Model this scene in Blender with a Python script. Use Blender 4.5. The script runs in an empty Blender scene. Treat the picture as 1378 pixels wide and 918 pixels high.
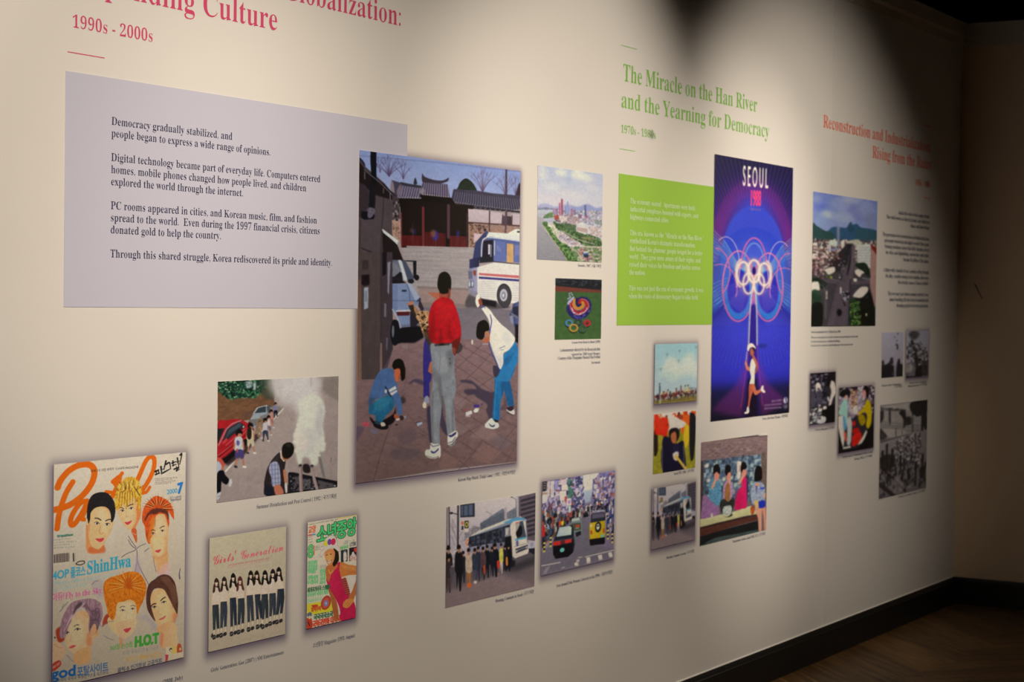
import bpy, math
import numpy as np
from mathutils import Vector, Matrix
SCENE = bpy.context.scene
COL = bpy.context.collection
# ---------------------------------------------------------------- camera
# The picture wall is the plane y = 0, its far corner is the origin, the floor is z = 0 (metres).
cam_d = bpy.data.cameras.new('camera'); cam = bpy.data.objects.new('camera', cam_d); COL.objects.link(cam)
cam_d.sensor_width = 36; cam_d.lens = 2513.85 / 1378 * 36; cam_d.clip_start = .05
right = Vector((0.51319776, -0.85816998, 0.01312811)); up = Vector((0.01116785, 0.02197168, 0.99969622)); fwd = Vector((0.85819773, 0.51289525, -0.02085973))
M = Matrix((right, up, -fwd)).transposed().to_4x4(); M.translation = (-9.28534651, -2.91975166, 1.5)
cam.matrix_world = M
cam_d.dof.use_dof = True; cam_d.dof.focus_distance = 4.7; cam_d.dof.aperture_fstop = 7
SCENE.camera = cam
# ---------------------------------------------------------------- world, light, exposure
SCENE.view_settings.view_transform = 'Standard'; SCENE.view_settings.look = 'None'
SCENE.view_settings.exposure = 0; SCENE.view_settings.gamma = 1; SCENE.view_settings.use_curve_mapping = False
w = bpy.data.worlds.new('world'); SCENE.world = w; w.use_nodes = True
w.node_tree.nodes['Background'].inputs[0].default_value = (.5, .42, .34, 1); w.node_tree.nodes['Background'].inputs[1].default_value = .045
def spot(name, loc, aim, power, angle, blend, colour, radius=.05):
    d = bpy.data.lights.new(name, 'SPOT'); d.energy = power; d.spot_size = math.radians(angle); d.spot_blend = blend; d.color = colour; d.shadow_soft_size = radius
    o = bpy.data.objects.new(name, d); COL.objects.link(o); o.location = loc
    o.rotation_euler = (Vector(aim) - Vector(loc)).to_track_quat('-Z', 'Y').to_euler(); return o
WARM = (1, .84, .66)
spot('track_spot_light_1', (-7.95, -2.36, 3.12), (-6.412, 0, 1.93), 350, 40.4, .88, WARM, .06)
spot('track_spot_light_2', (-5.906, -2.291, 3.12), (-5.033, 0, .953), 205, 67.3, .893, WARM, .06)
spot('track_spot_light_3', (-3.972, -2.54, 3.12), (-4.033, 0, 1.823), 240, 44.5, .93, WARM, .06)
spot('track_spot_light_4', (-1.139, -2.225, 3.12), (-3.157, 0, 1.111), 188, 48.1, .828, WARM, .06)
spot('track_spot_light_5', (-3.57, -2.92, 3.12), (-2.036, 0, 1.504), 363, 47.4, .941, WARM, .06)
# ---------------------------------------------------------------- materials
def mat(name, rough=.6, spec=.3):
    m = bpy.data.materials.new(name); m.use_nodes = True; b = m.node_tree.nodes['Principled BSDF']
    b.inputs['Roughness'].default_value = rough; b.inputs['Specular IOR Level'].default_value = spec
    return m, m.node_tree, b
def lin(h):                                            # (r, g, b) as seen on screen, 0-255 -> linear
    c = [q / 255 for q in h]
    return tuple(x / 12.92 if x <= .04045 else ((x + .055) / 1.055) ** 2.4 for x in c) + (1,)
def nd(t, kind, **k):
    n = t.nodes.new(kind)
    for a, v in k.items():
        if a.startswith('_'): setattr(n, a[1:], v)
        else: n.inputs[a.replace('_', ' ')].default_value = v
    return n
FLAT = {}
def flat(h, rough=.6):
    if h not in FLAT:
        m, t, b = mat('ink', rough, .25); b.inputs['Base Color'].default_value = lin(h)
        FLAT[h] = m
    return FLAT[h]
def wall_mat(name, base, scale=260, amp=.05, bump=.06, tint=None):
    m, t, b = mat(name, .75, .2); tc = nd(t, 'ShaderNodeTexCoord')
    n1 = nd(t, 'ShaderNodeTexNoise', Scale=scale, Detail=2.); n2 = nd(t, 'ShaderNodeTexNoise', Scale=1.1, Detail=3.)
    mp = nd(t, 'ShaderNodeMapping'); mp.inputs['Scale'].default_value = (1, 1, .25)
    t.links.new(tc.outputs['Object'], mp.inputs[0]); t.links.new(mp.outputs[0], n1.inputs['Vector']); t.links.new(tc.outputs['Object'], n2.inputs['Vector'])
    r = nd(t, 'ShaderNodeMapRange'); r.inputs['To Min'].default_value = 1 - amp; r.inputs['To Max'].default_value = 1 + amp; t.links.new(n2.outputs[0], r.inputs[0])
    mx = nd(t, 'ShaderNodeMix', _data_type='RGBA', _blend_type='MULTIPLY'); mx.inputs[0].default_value = 1; mx.inputs[6].default_value = base
    t.links.new(r.outputs[0], mx.inputs[7]); t.links.new(mx.outputs[2], b.inputs['Base Color'])
    bp = nd(t, 'ShaderNodeBump', Strength=bump, Distance=.002); t.links.new(n1.outputs[0], bp.inputs['Height']); t.links.new(bp.outputs[0], b.inputs['Normal'])
    return m
M_WALL = wall_mat('cream_wall_vinyl', (.78, .78, .78, 1)); M_WALL2 = wall_mat('cream_wall_vinyl_second_sheet', (.755, .755, .755, 1))
M_FAR = wall_mat('tan_painted_wall', (.84, .66, .48, 1), 180); M_CROWN = wall_mat('crown_paint', (.62, .58, .52, 1), 90)
M_BLACK, _t, _b = mat('black_ceiling_paint', .9, .1); _b.inputs['Base Color'].default_value = (.006, .006, .006, 1)
M_SKIRT, t_, b_ = mat('black_satin_skirting', .42, .35); b_.inputs['Base Color'].default_value = (.010, .0105, .011, 1)
n_ = nd(t_, 'ShaderNodeTexNoise', Scale=60.); bp_ = nd(t_, 'ShaderNodeBump', Strength=.05, Distance=.002); t_.links.new(n_.outputs[0], bp_.inputs['Height']); t_.links.new(bp_.outputs[0], b_.inputs['Normal'])
M_EDGE_HIGHLIGHT = flat((246, 244, 240), .8); M_BOARD = flat((214, 208, 196), .7); M_DARKWALL, _t, _b = mat('dim_gallery_wall', .9, .1); _b.inputs['Base Color'].default_value = (.42, .36, .29, 1)
def wood(name, rough):
    m, t, b = mat(name, rough, .35); tc = nd(t, 'ShaderNodeTexCoord'); oi = nd(t, 'ShaderNodeObjectInfo')
    mp = nd(t, 'ShaderNodeMapping'); mp.inputs['Scale'].default_value = (2.2, 26, 3); t.links.new(tc.outputs['Object'], mp.inputs[0])
    ad = nd(t, 'ShaderNodeVectorMath', _operation='ADD'); sc = nd(t, 'ShaderNodeVectorMath', _operation='SCALE'); sc.inputs[0].default_value = (31, 17, 9)
    t.links.new(oi.outputs['Random'], sc.inputs['Scale']); t.links.new(mp.outputs[0], ad.inputs[0]); t.links.new(sc.outputs[0], ad.inputs[1])
    n = nd(t, 'ShaderNodeTexNoise', Scale=1.6, Detail=6., Distortion=.6); t.links.new(ad.outputs[0], n.inputs['Vector'])
    cr = nd(t, 'ShaderNodeValToRGB'); e = cr.color_ramp.elements; e[0].position = .30; e[0].color = (.055, .026, .008, 1); e[1].position = .72; e[1].color = (.21, .115, .038, 1)
    t.links.new(n.outputs[0], cr.inputs[0]); mr = nd(t, 'ShaderNodeMapRange'); mr.inputs['To Min'].default_value = .72; mr.inputs['To Max'].default_value = 1.25; t.links.new(oi.outputs['Random'], mr.inputs[0])
    mx = nd(t, 'ShaderNodeMix', _data_type='RGBA', _blend_type='MULTIPLY'); mx.inputs[0].default_value = 1; t.links.new(cr.outputs[0], mx.inputs[6]); t.links.new(mr.outputs[0], mx.inputs[7]); t.links.new(mx.outputs[2], b.inputs['Base Color'])
    bp = nd(t, 'ShaderNodeBump', Strength=.12, Distance=.003); t.links.new(n.outputs[0], bp.inputs['Height']); t.links.new(bp.outputs[0], b.inputs['Normal'])
    return m
M_WOOD = wood('brown_oak', .5)
# ---------------------------------------------------------------- mesh helpers
def mesh(name, v, f, m, parent=None, loc=(0, 0, 0)):
    d = bpy.data.meshes.new(name); d.from_pydata([tuple(x) for x in v], [], f); d.update()
    for q in (m if isinstance(m, (list, tuple)) else [m]): d.materials.append(q)
    o = bpy.data.objects.new(name, d); COL.objects.link(o); o.location = loc
    if parent: o.parent = parent
    return o
BF = [(0, 3, 2, 1), (4, 5, 6, 7), (0, 1, 5, 4), (1, 2, 6, 5), (2, 3, 7, 6), (3, 0, 4, 7)]
def box(name, a, b, m, parent=None, loc=(0, 0, 0)):
    (x0, y0, z0), (x1, y1, z1) = a, b
    return mesh(name, [(x0, y0, z0), (x1, y0, z0), (x1, y1, z0), (x0, y1, z0), (x0, y0, z1), (x1, y0, z1), (x1, y1, z1), (x0, y1, z1)], BF, m, parent, loc)
def struct(o): o['kind'] = 'structure'; return o
def tag(o, label, cat, group=None):
    o['label'] = label; o['category'] = cat
    if group: o['group'] = group
    return o
def empty(name, loc): o = bpy.data.objects.new(name, None); COL.objects.link(o); o.location = loc; o.empty_display_size = .05; return o
def extrude_x(name, prof, x0, x1, m, mitre=0.):        # profile of (y, z) points swept along x
    n = len(prof); v = [(x0, y, z) for y, z in prof] + [(x1 + y * mitre, y, z) for y, z in prof]
    return mesh(name, v, [tuple(range(n))[::-1], tuple(range(n, 2 * n))] + [(i, (i + 1) % n, n + (i + 1) % n, n + i) for i in range(n)], m)
def extrude_y(name, prof, y0, y1, m, mitre=0.):        # profile of (x, z) points swept along y
    n = len(prof); v = [(x, y0, z) for x, z in prof] + [(x, y1 + x * mitre, z) for x, z in prof]
    return mesh(name, v, [tuple(range(n)), tuple(range(n, 2 * n))[::-1]] + [(i, n + i, n + (i + 1) % n, (i + 1) % n) for i in range(n)], m)
# ---------------------------------------------------------------- the room
XL, YR, ZC = -12.0, -6.0, 3.3
wl = struct(box('wall_left', (XL, .004, 0), (0, .2, 2.93), M_WALL))
box('wall_sheet', (XL, 0, 0), (-1.772, .004, 2.93), M_WALL, wl); box('wall_sheet', (-1.769, .0006, 0), (0, .004, 2.93), M_WALL2, wl)
struct(box('wall_back', (0, YR, 0), (.2, .2, 2.93), M_FAR))
struct(box('wall_left_upper', (XL, .02, 2.93), (.2, .2, ZC), M_BLACK)); struct(box('wall_back_upper', (.02, YR, 2.93), (.2, .02, ZC), M_BLACK))
struct(box('wall_front', (XL - .2, YR, 0), (XL, .2, ZC), M_DARKWALL)); struct(box('wall_right', (XL - .2, YR - .2, 0), (.2, YR, ZC), M_DARKWALL))
struct(box('ceiling', (XL - .2, YR - .2, ZC), (.2, .2, ZC + .1), M_BLACK))
fl = struct(box('floor', (XL - .2, YR - .2, -.2), (.2, .2, -.004), M_WOOD))
HB = .1355
struct(extrude_x('baseboard_left', [(0, 0), (-.015, 0), (-.015, HB - .022), (-.012, HB - .019), (-.012, HB - .014), (-.008, HB - .003), (-.006, HB), (0, HB)], XL, 0, M_SKIRT, 1.))
struct(extrude_y('baseboard_back', [(0, 0), (-.015, 0), (-.015, HB - .022), (-.012, HB - .019), (-.012, HB - .014), (-.008, HB - .003), (-.006, HB), (0, HB)][::-1], YR, 0, M_SKIRT, 1.))
struct(extrude_x('highlight_trim', [(0, HB), (-.0045, HB), (-.0035, HB + .0015), (0, HB + .003)], XL, -.004, M_EDGE_HIGHLIGHT))  # white strip added to draw the highlight along the skirting's top edge
cr = [(0, 2.815), (-.008, 2.818), (-.008, 2.848), (-.004, 2.852), (-.004, 2.856), (-.03, 2.862), (-.034, 2.93), (0, 2.93)]
struct(extrude_x('trim_2', cr, XL, 0, M_CROWN, 1.)); struct(extrude_y('trim_3', cr[::-1], YR, 0, M_CROWN, 1.))
# herringbone boards: two directions at 45 degrees to the picture wall
def clip(poly, nx, ny, d):
    out = []
    for i in range(len(poly)):
        a, b = poly[i], poly[(i + 1) % len(poly)]; da = a[0] * nx + a[1] * ny - d; db = b[0] * nx + b[1] * ny - d
        if da <= 0: out.append(a)
        if da * db < 0: t = da / (da - db); out.append((a[0] + (b[0] - a[0]) * t, a[1] + (b[1] - a[1]) * t))
    return out
PW, PN = .125, 6; PL = PW * PN; c45 = math.sqrt(.5); ORG = (-1.37, -.52)
share = None
for r in range(-26, 26):
    for s_ in range(-3, 4):
        for kind in (0, 1):
            u0, v0 = (r * PW + s_ * 2 * PL, r * PW) if kind == 0 else (r * PW + PL + s_ * 2 * PL, r * PW + PW - PL)
            us, vs = (PL, PW) if kind == 0 else (PW, PL); cu, cv = u0 + us / 2, v0 + vs / 2
            cx, cy = ORG[0] + (cu * c45 + cv * c45), ORG[1] + (-cu * c45 + cv * c45)
            if not (-3.1 < cx < .45 and -2.1 < cy < .45): continue
            ang = -math.pi / 4 + (0 if kind == 0 else math.pi / 2); ca, sa = math.cos(ang), math.sin(ang)
            hx, hy = PL / 2 - .0008, PW / 2 - .0008
            loc4 = [(-hx, -hy), (hx, -hy), (hx, hy), (-hx, hy)]; wp = [(cx + x * ca - y * sa, cy + x * sa + y * ca) for x, y in loc4]
            cl = clip(clip(wp, 0, 1, -.001), 1, 0, -.001)
            if len(cl) < 3: continue
            whole = len(cl) == 4 and all(abs(a[0] - b[0]) + abs(a[1] - b[1]) < 1e-6 for a, b in zip(cl, wp))
            if whole and share: o = bpy.data.objects.new('floor_plank', share); COL.objects.link(o)
            else:
                q = [((x - cx) * ca + (y - cy) * sa, -(x - cx) * sa + (y - cy) * ca) for x, y in cl]; n = len(q)
                v = [(x, y, -.004) for x, y in q] + [(x, y, -.0008) for x, y in q] + [(x - math.copysign(.0012, x), y - math.copysign(.0012, y), 0) for x, y in q]
                f = [tuple(range(2 * n, 3 * n))] + [(k * n + i, k * n + (i + 1) % n, (k + 1) * n + (i + 1) % n, (k + 1) * n + i) for k in (0, 1) for i in range(n)]
                o = mesh('floor_plank', v, f, M_WOOD)
                if whole: share = o.data
            o.parent = fl; o.location = (cx, cy, 0); o.rotation_euler = (0, 0, ang)
# a hair-thin scuff on the far wall
tag(mesh('scuff_mark', [(-.0006, y, z) for y, z in [(-.075, 1.63), (-.092, 1.615), (-.112, 1.575), (-.128, 1.545), (-.1255, 1.543), (-.107, 1.573), (-.088, 1.61)]], [tuple(range(7))], flat((42, 32, 25))), 'thin dark curved scuff on the bare brown far wall', 'scuff mark')
# ---------------------------------------------------------------- lettering
GL = {}
# outlines of the letters: font, letter, advance, then each closed loop as steps dx dy, in 1/250 em
for row in '''
S' 47;20 116 7 0 5 34 0 29 -17 0 0 -29
S( 81;39 58 2 33 7 30 11 27 16 25 -9 0 -19 -24 -15 -29 -10 -31 -3 -31 3 -31 10 -31 15 -29 19 -24 9 0 -16 25 -11 27 -7 30
S) 81;42 58 -2 -33 -7 -30 -11 -27 -16 -25 9 0 19 24 15 29 10 31 3 31 -3 31 -10 31 -15 29 -19 24 -9 0 16 -25 11 -27 7 -30
S, 55;17 -29 12 8 9 13 3 15 -2 12 -5 8 -7 4 -9 -5 -4 -10 3 -9 10 -4 -1 -16 -8 -12
S- 81;69 67 -57 0 0 -23 57 0
S. 55;27 28 -8 -5 -4 -10 4 -11 8 -4 9 4 4 11 -4 10
S0 140;70 -2 -13 1 -12 4 -9 6 -8 9 -6 11 -8 27 -2 16 0 35 2 16 8 27 6 11 8 9 9 6 12 4 13 1 13 -1 11 -4 10 -6 7 -9 6 -11 9 -27 2 -16 0 -35 -2 -16 -9 -27 -6 -11 -7 -9 -10 -6 -11 -4;70 14 14 5 7 15 4 33 -2 63 -2 15 -7 15 -13 5 -15 -5 -7 -15 -4 -33 0 -23 2 -40 2 -15 7 -15
S1 140;27 0 0 13 24 1 6 3 2 4 0 134 -13 -10 -15 -14 -6 -2 -4 1 -4 4 -3 6 -1 7 26 11 28 21 25 0 0 -157 3 -5 5 -3 25 -1 0 -13
S2 140;11 0 1 26 53 57 14 20 5 11 3 24 -1 13 -5 8 -7 5 -9 2 -13 -3 -8 -8 -4 -19 0 -13 -10 1 -10 4 -5 8 -2 11 1 9 4 8 7 7 19 8 10 1 28 0 13 -4 11 -6 7 -9 5 -10 1 -11 -3 -17 -4 -9 -18 -24 -64 -63 61 0 8 1 7 4 5 5 4 15 11 0 -1 -52
S3 140;49 -2 -9 2 -18 7 -7 6 -4 7 -1 8 1 8 4 6 6 3 6 2 1 -14 6 -10 11 -6 14 -2 17 3 7 4 5 7 3 10 2 13 -3 13 -8 11 -9 5 -10 3 -25 1 0 15 14 0 15 2 11 8 7 12 2 15 -2 12 -4 9 -8 6 -10 2 -9 -1 -7 -5 -4 -6 -4 -17 1 -10 -11 2 -10 4 -5 7 -2 9 3 12 10 11 10 5 13 3 16 1 17 -1 13 -4 11 -6 8 -8 5 -10 1 -12 -1 -10 -4 -9 -5 -9 -16 -12 -12 -5 22 -7 9 -5 7 -8 5 -11 2 -13 -2 -13 -4 -12 -6 -9 -8 -7 -10 -6 -23 -6
S5 140;50 -2 -10 2 -17 7 -6 6 -3 7 -1 8 1 7 3 6 6 3 5 1 2 -14 4 -7 6 -5 8 -3 10 -1 16 3 7 5 6 8 3 10 1 14 -2 17 -7 11 -12 7 -15 2 -17 -1 -11 -3 -9 4 7 86 90 0 2 -45 -11 0 -4 16 -5 2 -60 0 -4 -46 30 3 17 -1 15 -5 12 -7 9 -11 6 -13 2 -16 -2 -15 -4 -12 -6 -10 -9 -8 -9 -5 -22 -7
S6 140;73 -2 -11 1 -10 3 -9 5 -9 7 -6 9 -6 12 -5 14 -3 34 0 13 4 25 4 11 10 20 5 8 16 13 8 4 22 4 14 -1 10 -3 8 -5 5 -5 3 -7 1 -6 -2 -8 -4 -6 -8 -4 -11 -2 -3 22 -3 6 -6 3 -7 2 -15 -5 -11 -13 -5 -13 -3 -16 -1 -20 16 6 20 3 13 -1 12 -5 9 -7 7 -11 5 -12 1 -15 -1 -17 -5 -14 -8 -12 -11 -10 -13 -5;74 14 10 2 8 8 5 18 1 14 -3 22 -4 7 -8 7 -11 3 -16 -4 -12 -8 1 -23 2 -17 5 -13 10 -12
S7 140;44 0 67 152 -70 0 -11 -4 -5 -9 -1 -13 -11 0 2 52 114 0 0 -11 -68 -167
S8 140;69 -2 -24 3 -10 3 -11 8 -7 10 -5 11 -2 12 3 15 7 12 16 12 11 6 -17 13 -6 7 -6 12 -2 14 1 11 5 10 6 10 10 7 20 6 13 1 16 -2 13 -4 9 -7 7 -9 4 -10 2 -11 -3 -14 -6 -10 -10 -9 -15 -8 25 -15 8 -8 6 -13 3 -14 -2 -14 -5 -12 -9 -10 -13 -7 -15 -5;76 105 10 6 6 7 3 8 0 19 -2 7 -9 11 -6 3 -8 1 -11 -2 -7 -6 -5 -9 -1 -11 1 -12 6 -9 9 -7;70 12 12 2 10 6 6 10 2 13 -2 11 -7 10 -17 11 -13 6 -10 -7 -7 -7 -4 -10 -1 -13 1 -13 7 -10 10 -7
S9 140;44 -1 -10 3 -7 5 -4 6 -4 13 0 5 5 7 3 2 3 -11 6 -8 10 -6 12 -2 16 5 12 13 7 23 2 32 -18 -12 -8 -4 -11 -1 -13 1 -11 5 -9 7 -7 10 -5 13 -1 15 3 22 3 10 8 12 11 9 18 7 22 0 10 -3 10 -5 8 -7 7 -9 6 -11 4 -14 3 -16 0 -31 -1 -13 -5 -24 -5 -11 -11 -18 -7 -7 -17 -10 -10 -2;68 87 9 1 8 3 11 12 -3 36 -4 11 -9 11 -12 4 -12 -3 -8 -8 -5 -19 -1 -13 3 -20 9 -12
S: 55;27 114 -8 -4 -4 -10 4 -11 8 -4 9 4 4 11 -4 10;27 28 -8 -5 -4 -10 4 -11 8 -4 9 4 4 11 -4 10
SA 162;-1 0 0 7 6 1 6 3 10 17 58 145 3 0 64 -153 5 -7 6 -5 6 -1 0 -7 -75 0 0 7 14 2 6 8 -12 33 -59 0 -12 -32 6 -9 14 -2 0 -7;40 60 52 0 -26 59
SB 165;8 0 0 6 9 2 9 4 3 7 2 11 -1 117 -5 11 -11 5 -6 1 0 5 74 0 28 -2 19 -8 12 -12 4 -16 -5 -18 -12 -13 -24 -8 29 -9 15 -14 5 -20 -2 -14 -5 -12 -10 -10 -12 -7 -16 -4 -20 -2;66 94 22 1 12 6 7 11 2 16 -2 16 -4 10 -9 6 -13 2 -9 -1 -5 -3 -2 -12;83 9 15 2 10 7 4 7 3 23 -1 13 -3 9 -6 8 -8 4 -10 3 -21 1 0 -69 3 -5 6 -2
SC 174;95 -4 -15 2 -15 3 -12 7 -12 8 -10 11 -7 12 -7 14 -3 16 -1 16 1 16 3 15 7 14 7 13 10 10 12 9 13 6 15 4 15 1 25 -4 24 -7 9 3 4 8 2 0 0 -58 -2 0 -5 14 -9 13 -10 10 -11 7 -11 5 -13 1 -22 -5 -15 -15 -8 -25 -3 -36 3 -33 10 -24 16 -14 23 -4 21 3 11 4 19 14 6 9 4 -6 -14 -16 -15 -11 -19 -7
SD 184;10 0 0 6 8 2 8 3 3 6 1 123 -1 12 -4 7 -8 3 -9 2 0 5 74 0 27 -2 23 -8 17 -12 12 -16 8 -21 3 -25 -6 -37 -16 -27 -27 -15 -38 -6;83 9 15 2 13 6 11 11 6 14 4 20 1 24 -3 33 -9 24 -16 14 -22 5 -9 -1 -6 -3 -2 -6 0 -134 2 -6 6 -2
SE 164;8 0 0 6 9 1 9 4 4 7 1 11 0 109 -1 13 -5 8 -8 3 -9 2 0 5 138 0 0 -50 -1 0 -3 14 -5 11 -9 8 -10 5 -15 3 -30 0 -6 -5 -2 -10 1 -54 22 2 11 7 5 7 5 21 2 0 0 -84 -2 0 -1 14 -4 10 -5 7 -8 5 -10 2 -15 1 0 -66 4 -4 7 -2 31 1 10 2 12 6 10 8 9 11 6 14 3 0 -10 -53
SF 150;8 0 0 6 10 2 8 4 3 7 2 12 0 109 -2 11 -4 7 -8 3 -9 3 0 5 136 0 0 -50 -2 0 -2 14 -5 11 -8 8 -11 5 -19 3 -23 0 -7 -3 -2 -8 1 -57 20 2 12 6 5 7 5 22 2 0 0 -85 -2 0 -5 24 -5 7 -12 6 -20 3 -1 -54 2 -14 4 -5 14 -4 8 -1 0 -6
SG 189;100 -4 -17 2 -15 3 -14 7 -12 8 -10 10 -8 13 -6 14 -4 15 -1 17 1 17 4 15 6 14 8 12 10 10 12 9 13 6 13 4 16 1 26 -4 23 -7 8 3 4 8 4 0 0 -58 -3 0 -5 14 -8 12 -10 10 -11 8 -12 5 -13 1 -21 -5 -15 -15 -9 -25 -2 -35 1 -25 4 -19 7 -16 11 -11 13 -7 14 -2 13 1 9 4 5 7 1 31 -1 10 -5 6 -8 3 -11 1 0 6 79 0 0 -6 -9 -1 -7 -3 -4 -6 0 -47 -21 -8 -21 -5
SH 195;8 0 0 6 9 2 9 4 3 6 2 12 0 111 -2 10 -4 7 -7 4 -10 2 0 5 80 0 0 -5 -13 -3 -5 -2 -5 -10 1 -56 64 0 0 56 -5 10 -11 3 -7 2 0 5 80 0 0 -5 -10 -2 -8 -4 -3 -6 -1 -122 1 -11 3 -7 8 -4 10 -2 0 -6 -80 0 0 6 10 2 8 3 4 7 1 65 -64 0 0 -65 4 -6 8 -4 10 -2 0 -6
SI 97;7 0 0 6 9 2 9 4 4 6 2 10 0 116 -1 10 -5 5 -8 3 -10 2 0 5 82 0 0 -5 -10 -2 -8 -3 -5 -5 -1 -10 1 -122 1 -6 8 -6 14 -4 0 -6
SJ 123;40 -24 -10 1 -10 3 -8 5 -5 7 -4 8 -2 8 2 8 3 6 5 4 6 2 6 -2 4 -3 4 -6 0 -12 -5 -13 3 -5 10 -2 9 1 6 4 3 8 0 148 -5 11 -5 3 -15 4 0 5 83 0 0 -5 -13 -3 -5 -3 -4 -12 -1 -113 -3 -25 -10 -18 -16 -10
SK 190;8 0 0 6 10 2 8 4 4 6 1 12 0 111 -1 10 -4 7 -8 4 -9 2 0 5 79 0 0 -5 -13 -3 -5 -2 -4 -10 1 -62 63 61 3 8 -7 6 -15 2 0 5 68 0 0 -5 -18 -4 -17 -9 -46 -45 72 -89 10 -8 11 -3 0 -6 -84 0 0 6 14 2 4 2 2 3 -7 12 -45 55 -10 -6 1 -56 4 -6 8 -4 10 -2 0 -6
SM 236;8 0 0 6 9 2 8 4 4 6 2 11 -1 121 -1 5 -8 6 -13 3 0 5 59 0 51 -116 51 116 59 0 0 -5 -10 -2 -7 -4 -4 -7 -1 -10 0 -119 4 -11 11 -4 6 -1 0 -6 -77 0 0 6 12 3 5 3 5 10 -2 127 -64 -149 -4 0 -63 145 -2 -115 1 -12 4 -7 9 -4 10 -1 0 -6
SN 184;151 -4 -112 135 -1 -113 4 -7 8 -3 10 -2 0 -6 -51 0 0 6 12 2 5 3 5 10 0 124 -16 17 -6 2 0 5 48 0 90 -106 1 86 -4 9 -12 4 -6 2 0 5 50 0 0 -5 -10 -2 -7 -4 -4 -6 0 -156
SO 196;85 -3 -11 2 -20 9 -9 6 -15 16 -6 10 -8 21 -2 12 0 24 2 11 8 22 6 9 15 16 9 6 21 9 12 3 24 0 10 -3 21 -8 8 -7 16 -15 5 -10 9 -21 2 -12 0 -24 -2 -12 -9 -21 -6 -10 -15 -16 -9 -6 -21 -9 -11 -2;99 4 20 5 14 15 8 25 3 36 -1 24 -4 20 -7 16 -10 11 -11 7 -14 2 -21 -5 -14 -15 -8 -25 -3 -35 2 -25 4 -19 6 -16 10 -12 12 -6
SP 156;8 0 0 6 9 2 9 4 3 6 2 12 0 111 -2 10 -4 7 -7 4 -10 2 0 5 91 0 14 -2 11 -3 11 -7 8 -9 5 -12 2 -12 -2 -13 -5 -12 -8 -9 -12 -8 -14 -4 -43 -1 0 -59 4 -6 8 -4 10 -2 0 -6;66 85 26 2 11 7 7 11 2 17 -2 18 -5 12 -10 6 -15 3 -11 -3 -3 -4
SR 176;8 0 0 6 9 2 9 4 3 6 2 12 0 111 -2 10 -4 7 -7 4 -10 2 0 5 95 -1 19 -4 13 -6 10 -8 5 -12 3 -13 -5 -19 -11 -13 -22 -9 51 -75 6 -2 5 -1 0 -6 -50 0 -51 79 -10 0 0 -61 4 -6 8 -4 10 -2 0 -6;66 87 27 2 13 7 6 7 3 10 1 12 -4 20 -10 12 -18 4 -9 -1 -7 -2 -2 -6
SS 146;18 -4 0 63 4 0 3 -17 6 -13 8 -11 10 -7 11 -4 14 -2 13 2 11 6 6 9 3 12 -3 10 -7 9 -12 7 -36 19 -18 15 -5 9 -4 10 -1 10 2 14 5 13 7 10 9 7 12 5 20 1 32 -7 10 1 3 6 3 0 0 -54 -2 0 -4 13 -6 12 -8 9 -10 7 -11 4 -10 2 -13 -2 -10 -5 -6 -8 -2 -9 1 -10 6 -7 20 -12 37 -19 10 -7 7 -9 5 -8 3 -21 -2 -14 -6 -13 -8 -11 -12 -8 -20 -6 -24 0 -28 8 -7 -2 -3 -7
ST 158;37 0 0 6 9 2 9 3 4 7 2 12 -1 132 -17 -2 -11 -3 -10 -7 -7 -8 -5 -11 -1 -12 -3 0 0 50 145 0 0 -51 -3 0 -6 24 -17 15 -29 5 -1 -132 1 -12 5 -7 8 -4 11 -1 0 -6
SU 184;92 -5 -20 2 -16 5 -11 9 -8 12 -5 16 -2 19 0 83 -1 10 -4 7 -8 4 -9 2 0 5 79 0 0 -5 -13 -3 -5 -2 -4 -10 0 -111 3 -11 5 -8 12 -8 18 -3 25 6 16 17 5 28 0 82 -1 10 -5 7 -8 4 -10 2 0 5 49 0 0 -5 -8 -3 -7 -4 -4 -6 0 -83 -2 -24 -6 -18 -8 -14 -11 -9 -16 -6
SV 160;81 -5 -66 155 -4 7 -7 4 -7 3 0 5 79 0 0 -5 -15 -3 -6 -3 -1 -6 3 -11 40 -88 37 94 0 11 -6 3 -14 3 0 5 48 0 0 -5 -6 -2 -6 -3 -6 -6 -60 -158
SW 228;65 -4 -53 158 -4 5 -6 3 -6 2 0 5 69 0 0 -5 -11 -3 -4 -3 0 -12 33 -89 32 74 -9 25 -5 4 -13 4 0 5 73 0 0 -5 -12 -3 -5 -7 32 -92 28 75 3 14 -1 6 -4 4 -12 3 0 5 40 0 0 -5 -6 -3 -5 -4 -8 -16 -47 -145 -3 0 -43 119 -49 -119
SY 158;40 0 0 6 9 2 9 4 3 6 2 49 -50 87 -6 6 -10 3 0 6 78 0 0 -6 -14 -2 -5 -2 0 -8 36 -67 39 61 2 7 -6 8 -15 3 0 6 49 0 0 -6 -10 -5 -6 -5 -48 -77 1 -58 4 -6 8 -4 10 -2 0 -6
Sa 128;95 -4 -13 5 -7 12 -14 -9 -12 -5 -13 -2 -11 2 -8 6 -5 8 -2 11 2 10 5 9 8 7 29 14 22 7 0 28 -4 6 -7 4 -10 1 -14 -2 -5 -6 6 -12 1 -4 -1 -6 -3 -5 -4 -3 -6 -1 -6 1 -4 4 -3 5 -1 7 2 8 4 7 6 7 9 4 11 3 14 1 15 -1 12 -3 8 -5 5 -8 4 -10 2 -76 6 -2 6 2 1 -4 -8 -8 -8 -5;56 12 11 3 10 8 -1 40 -20 -6 -11 -11 -4 -15 4 -14
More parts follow.
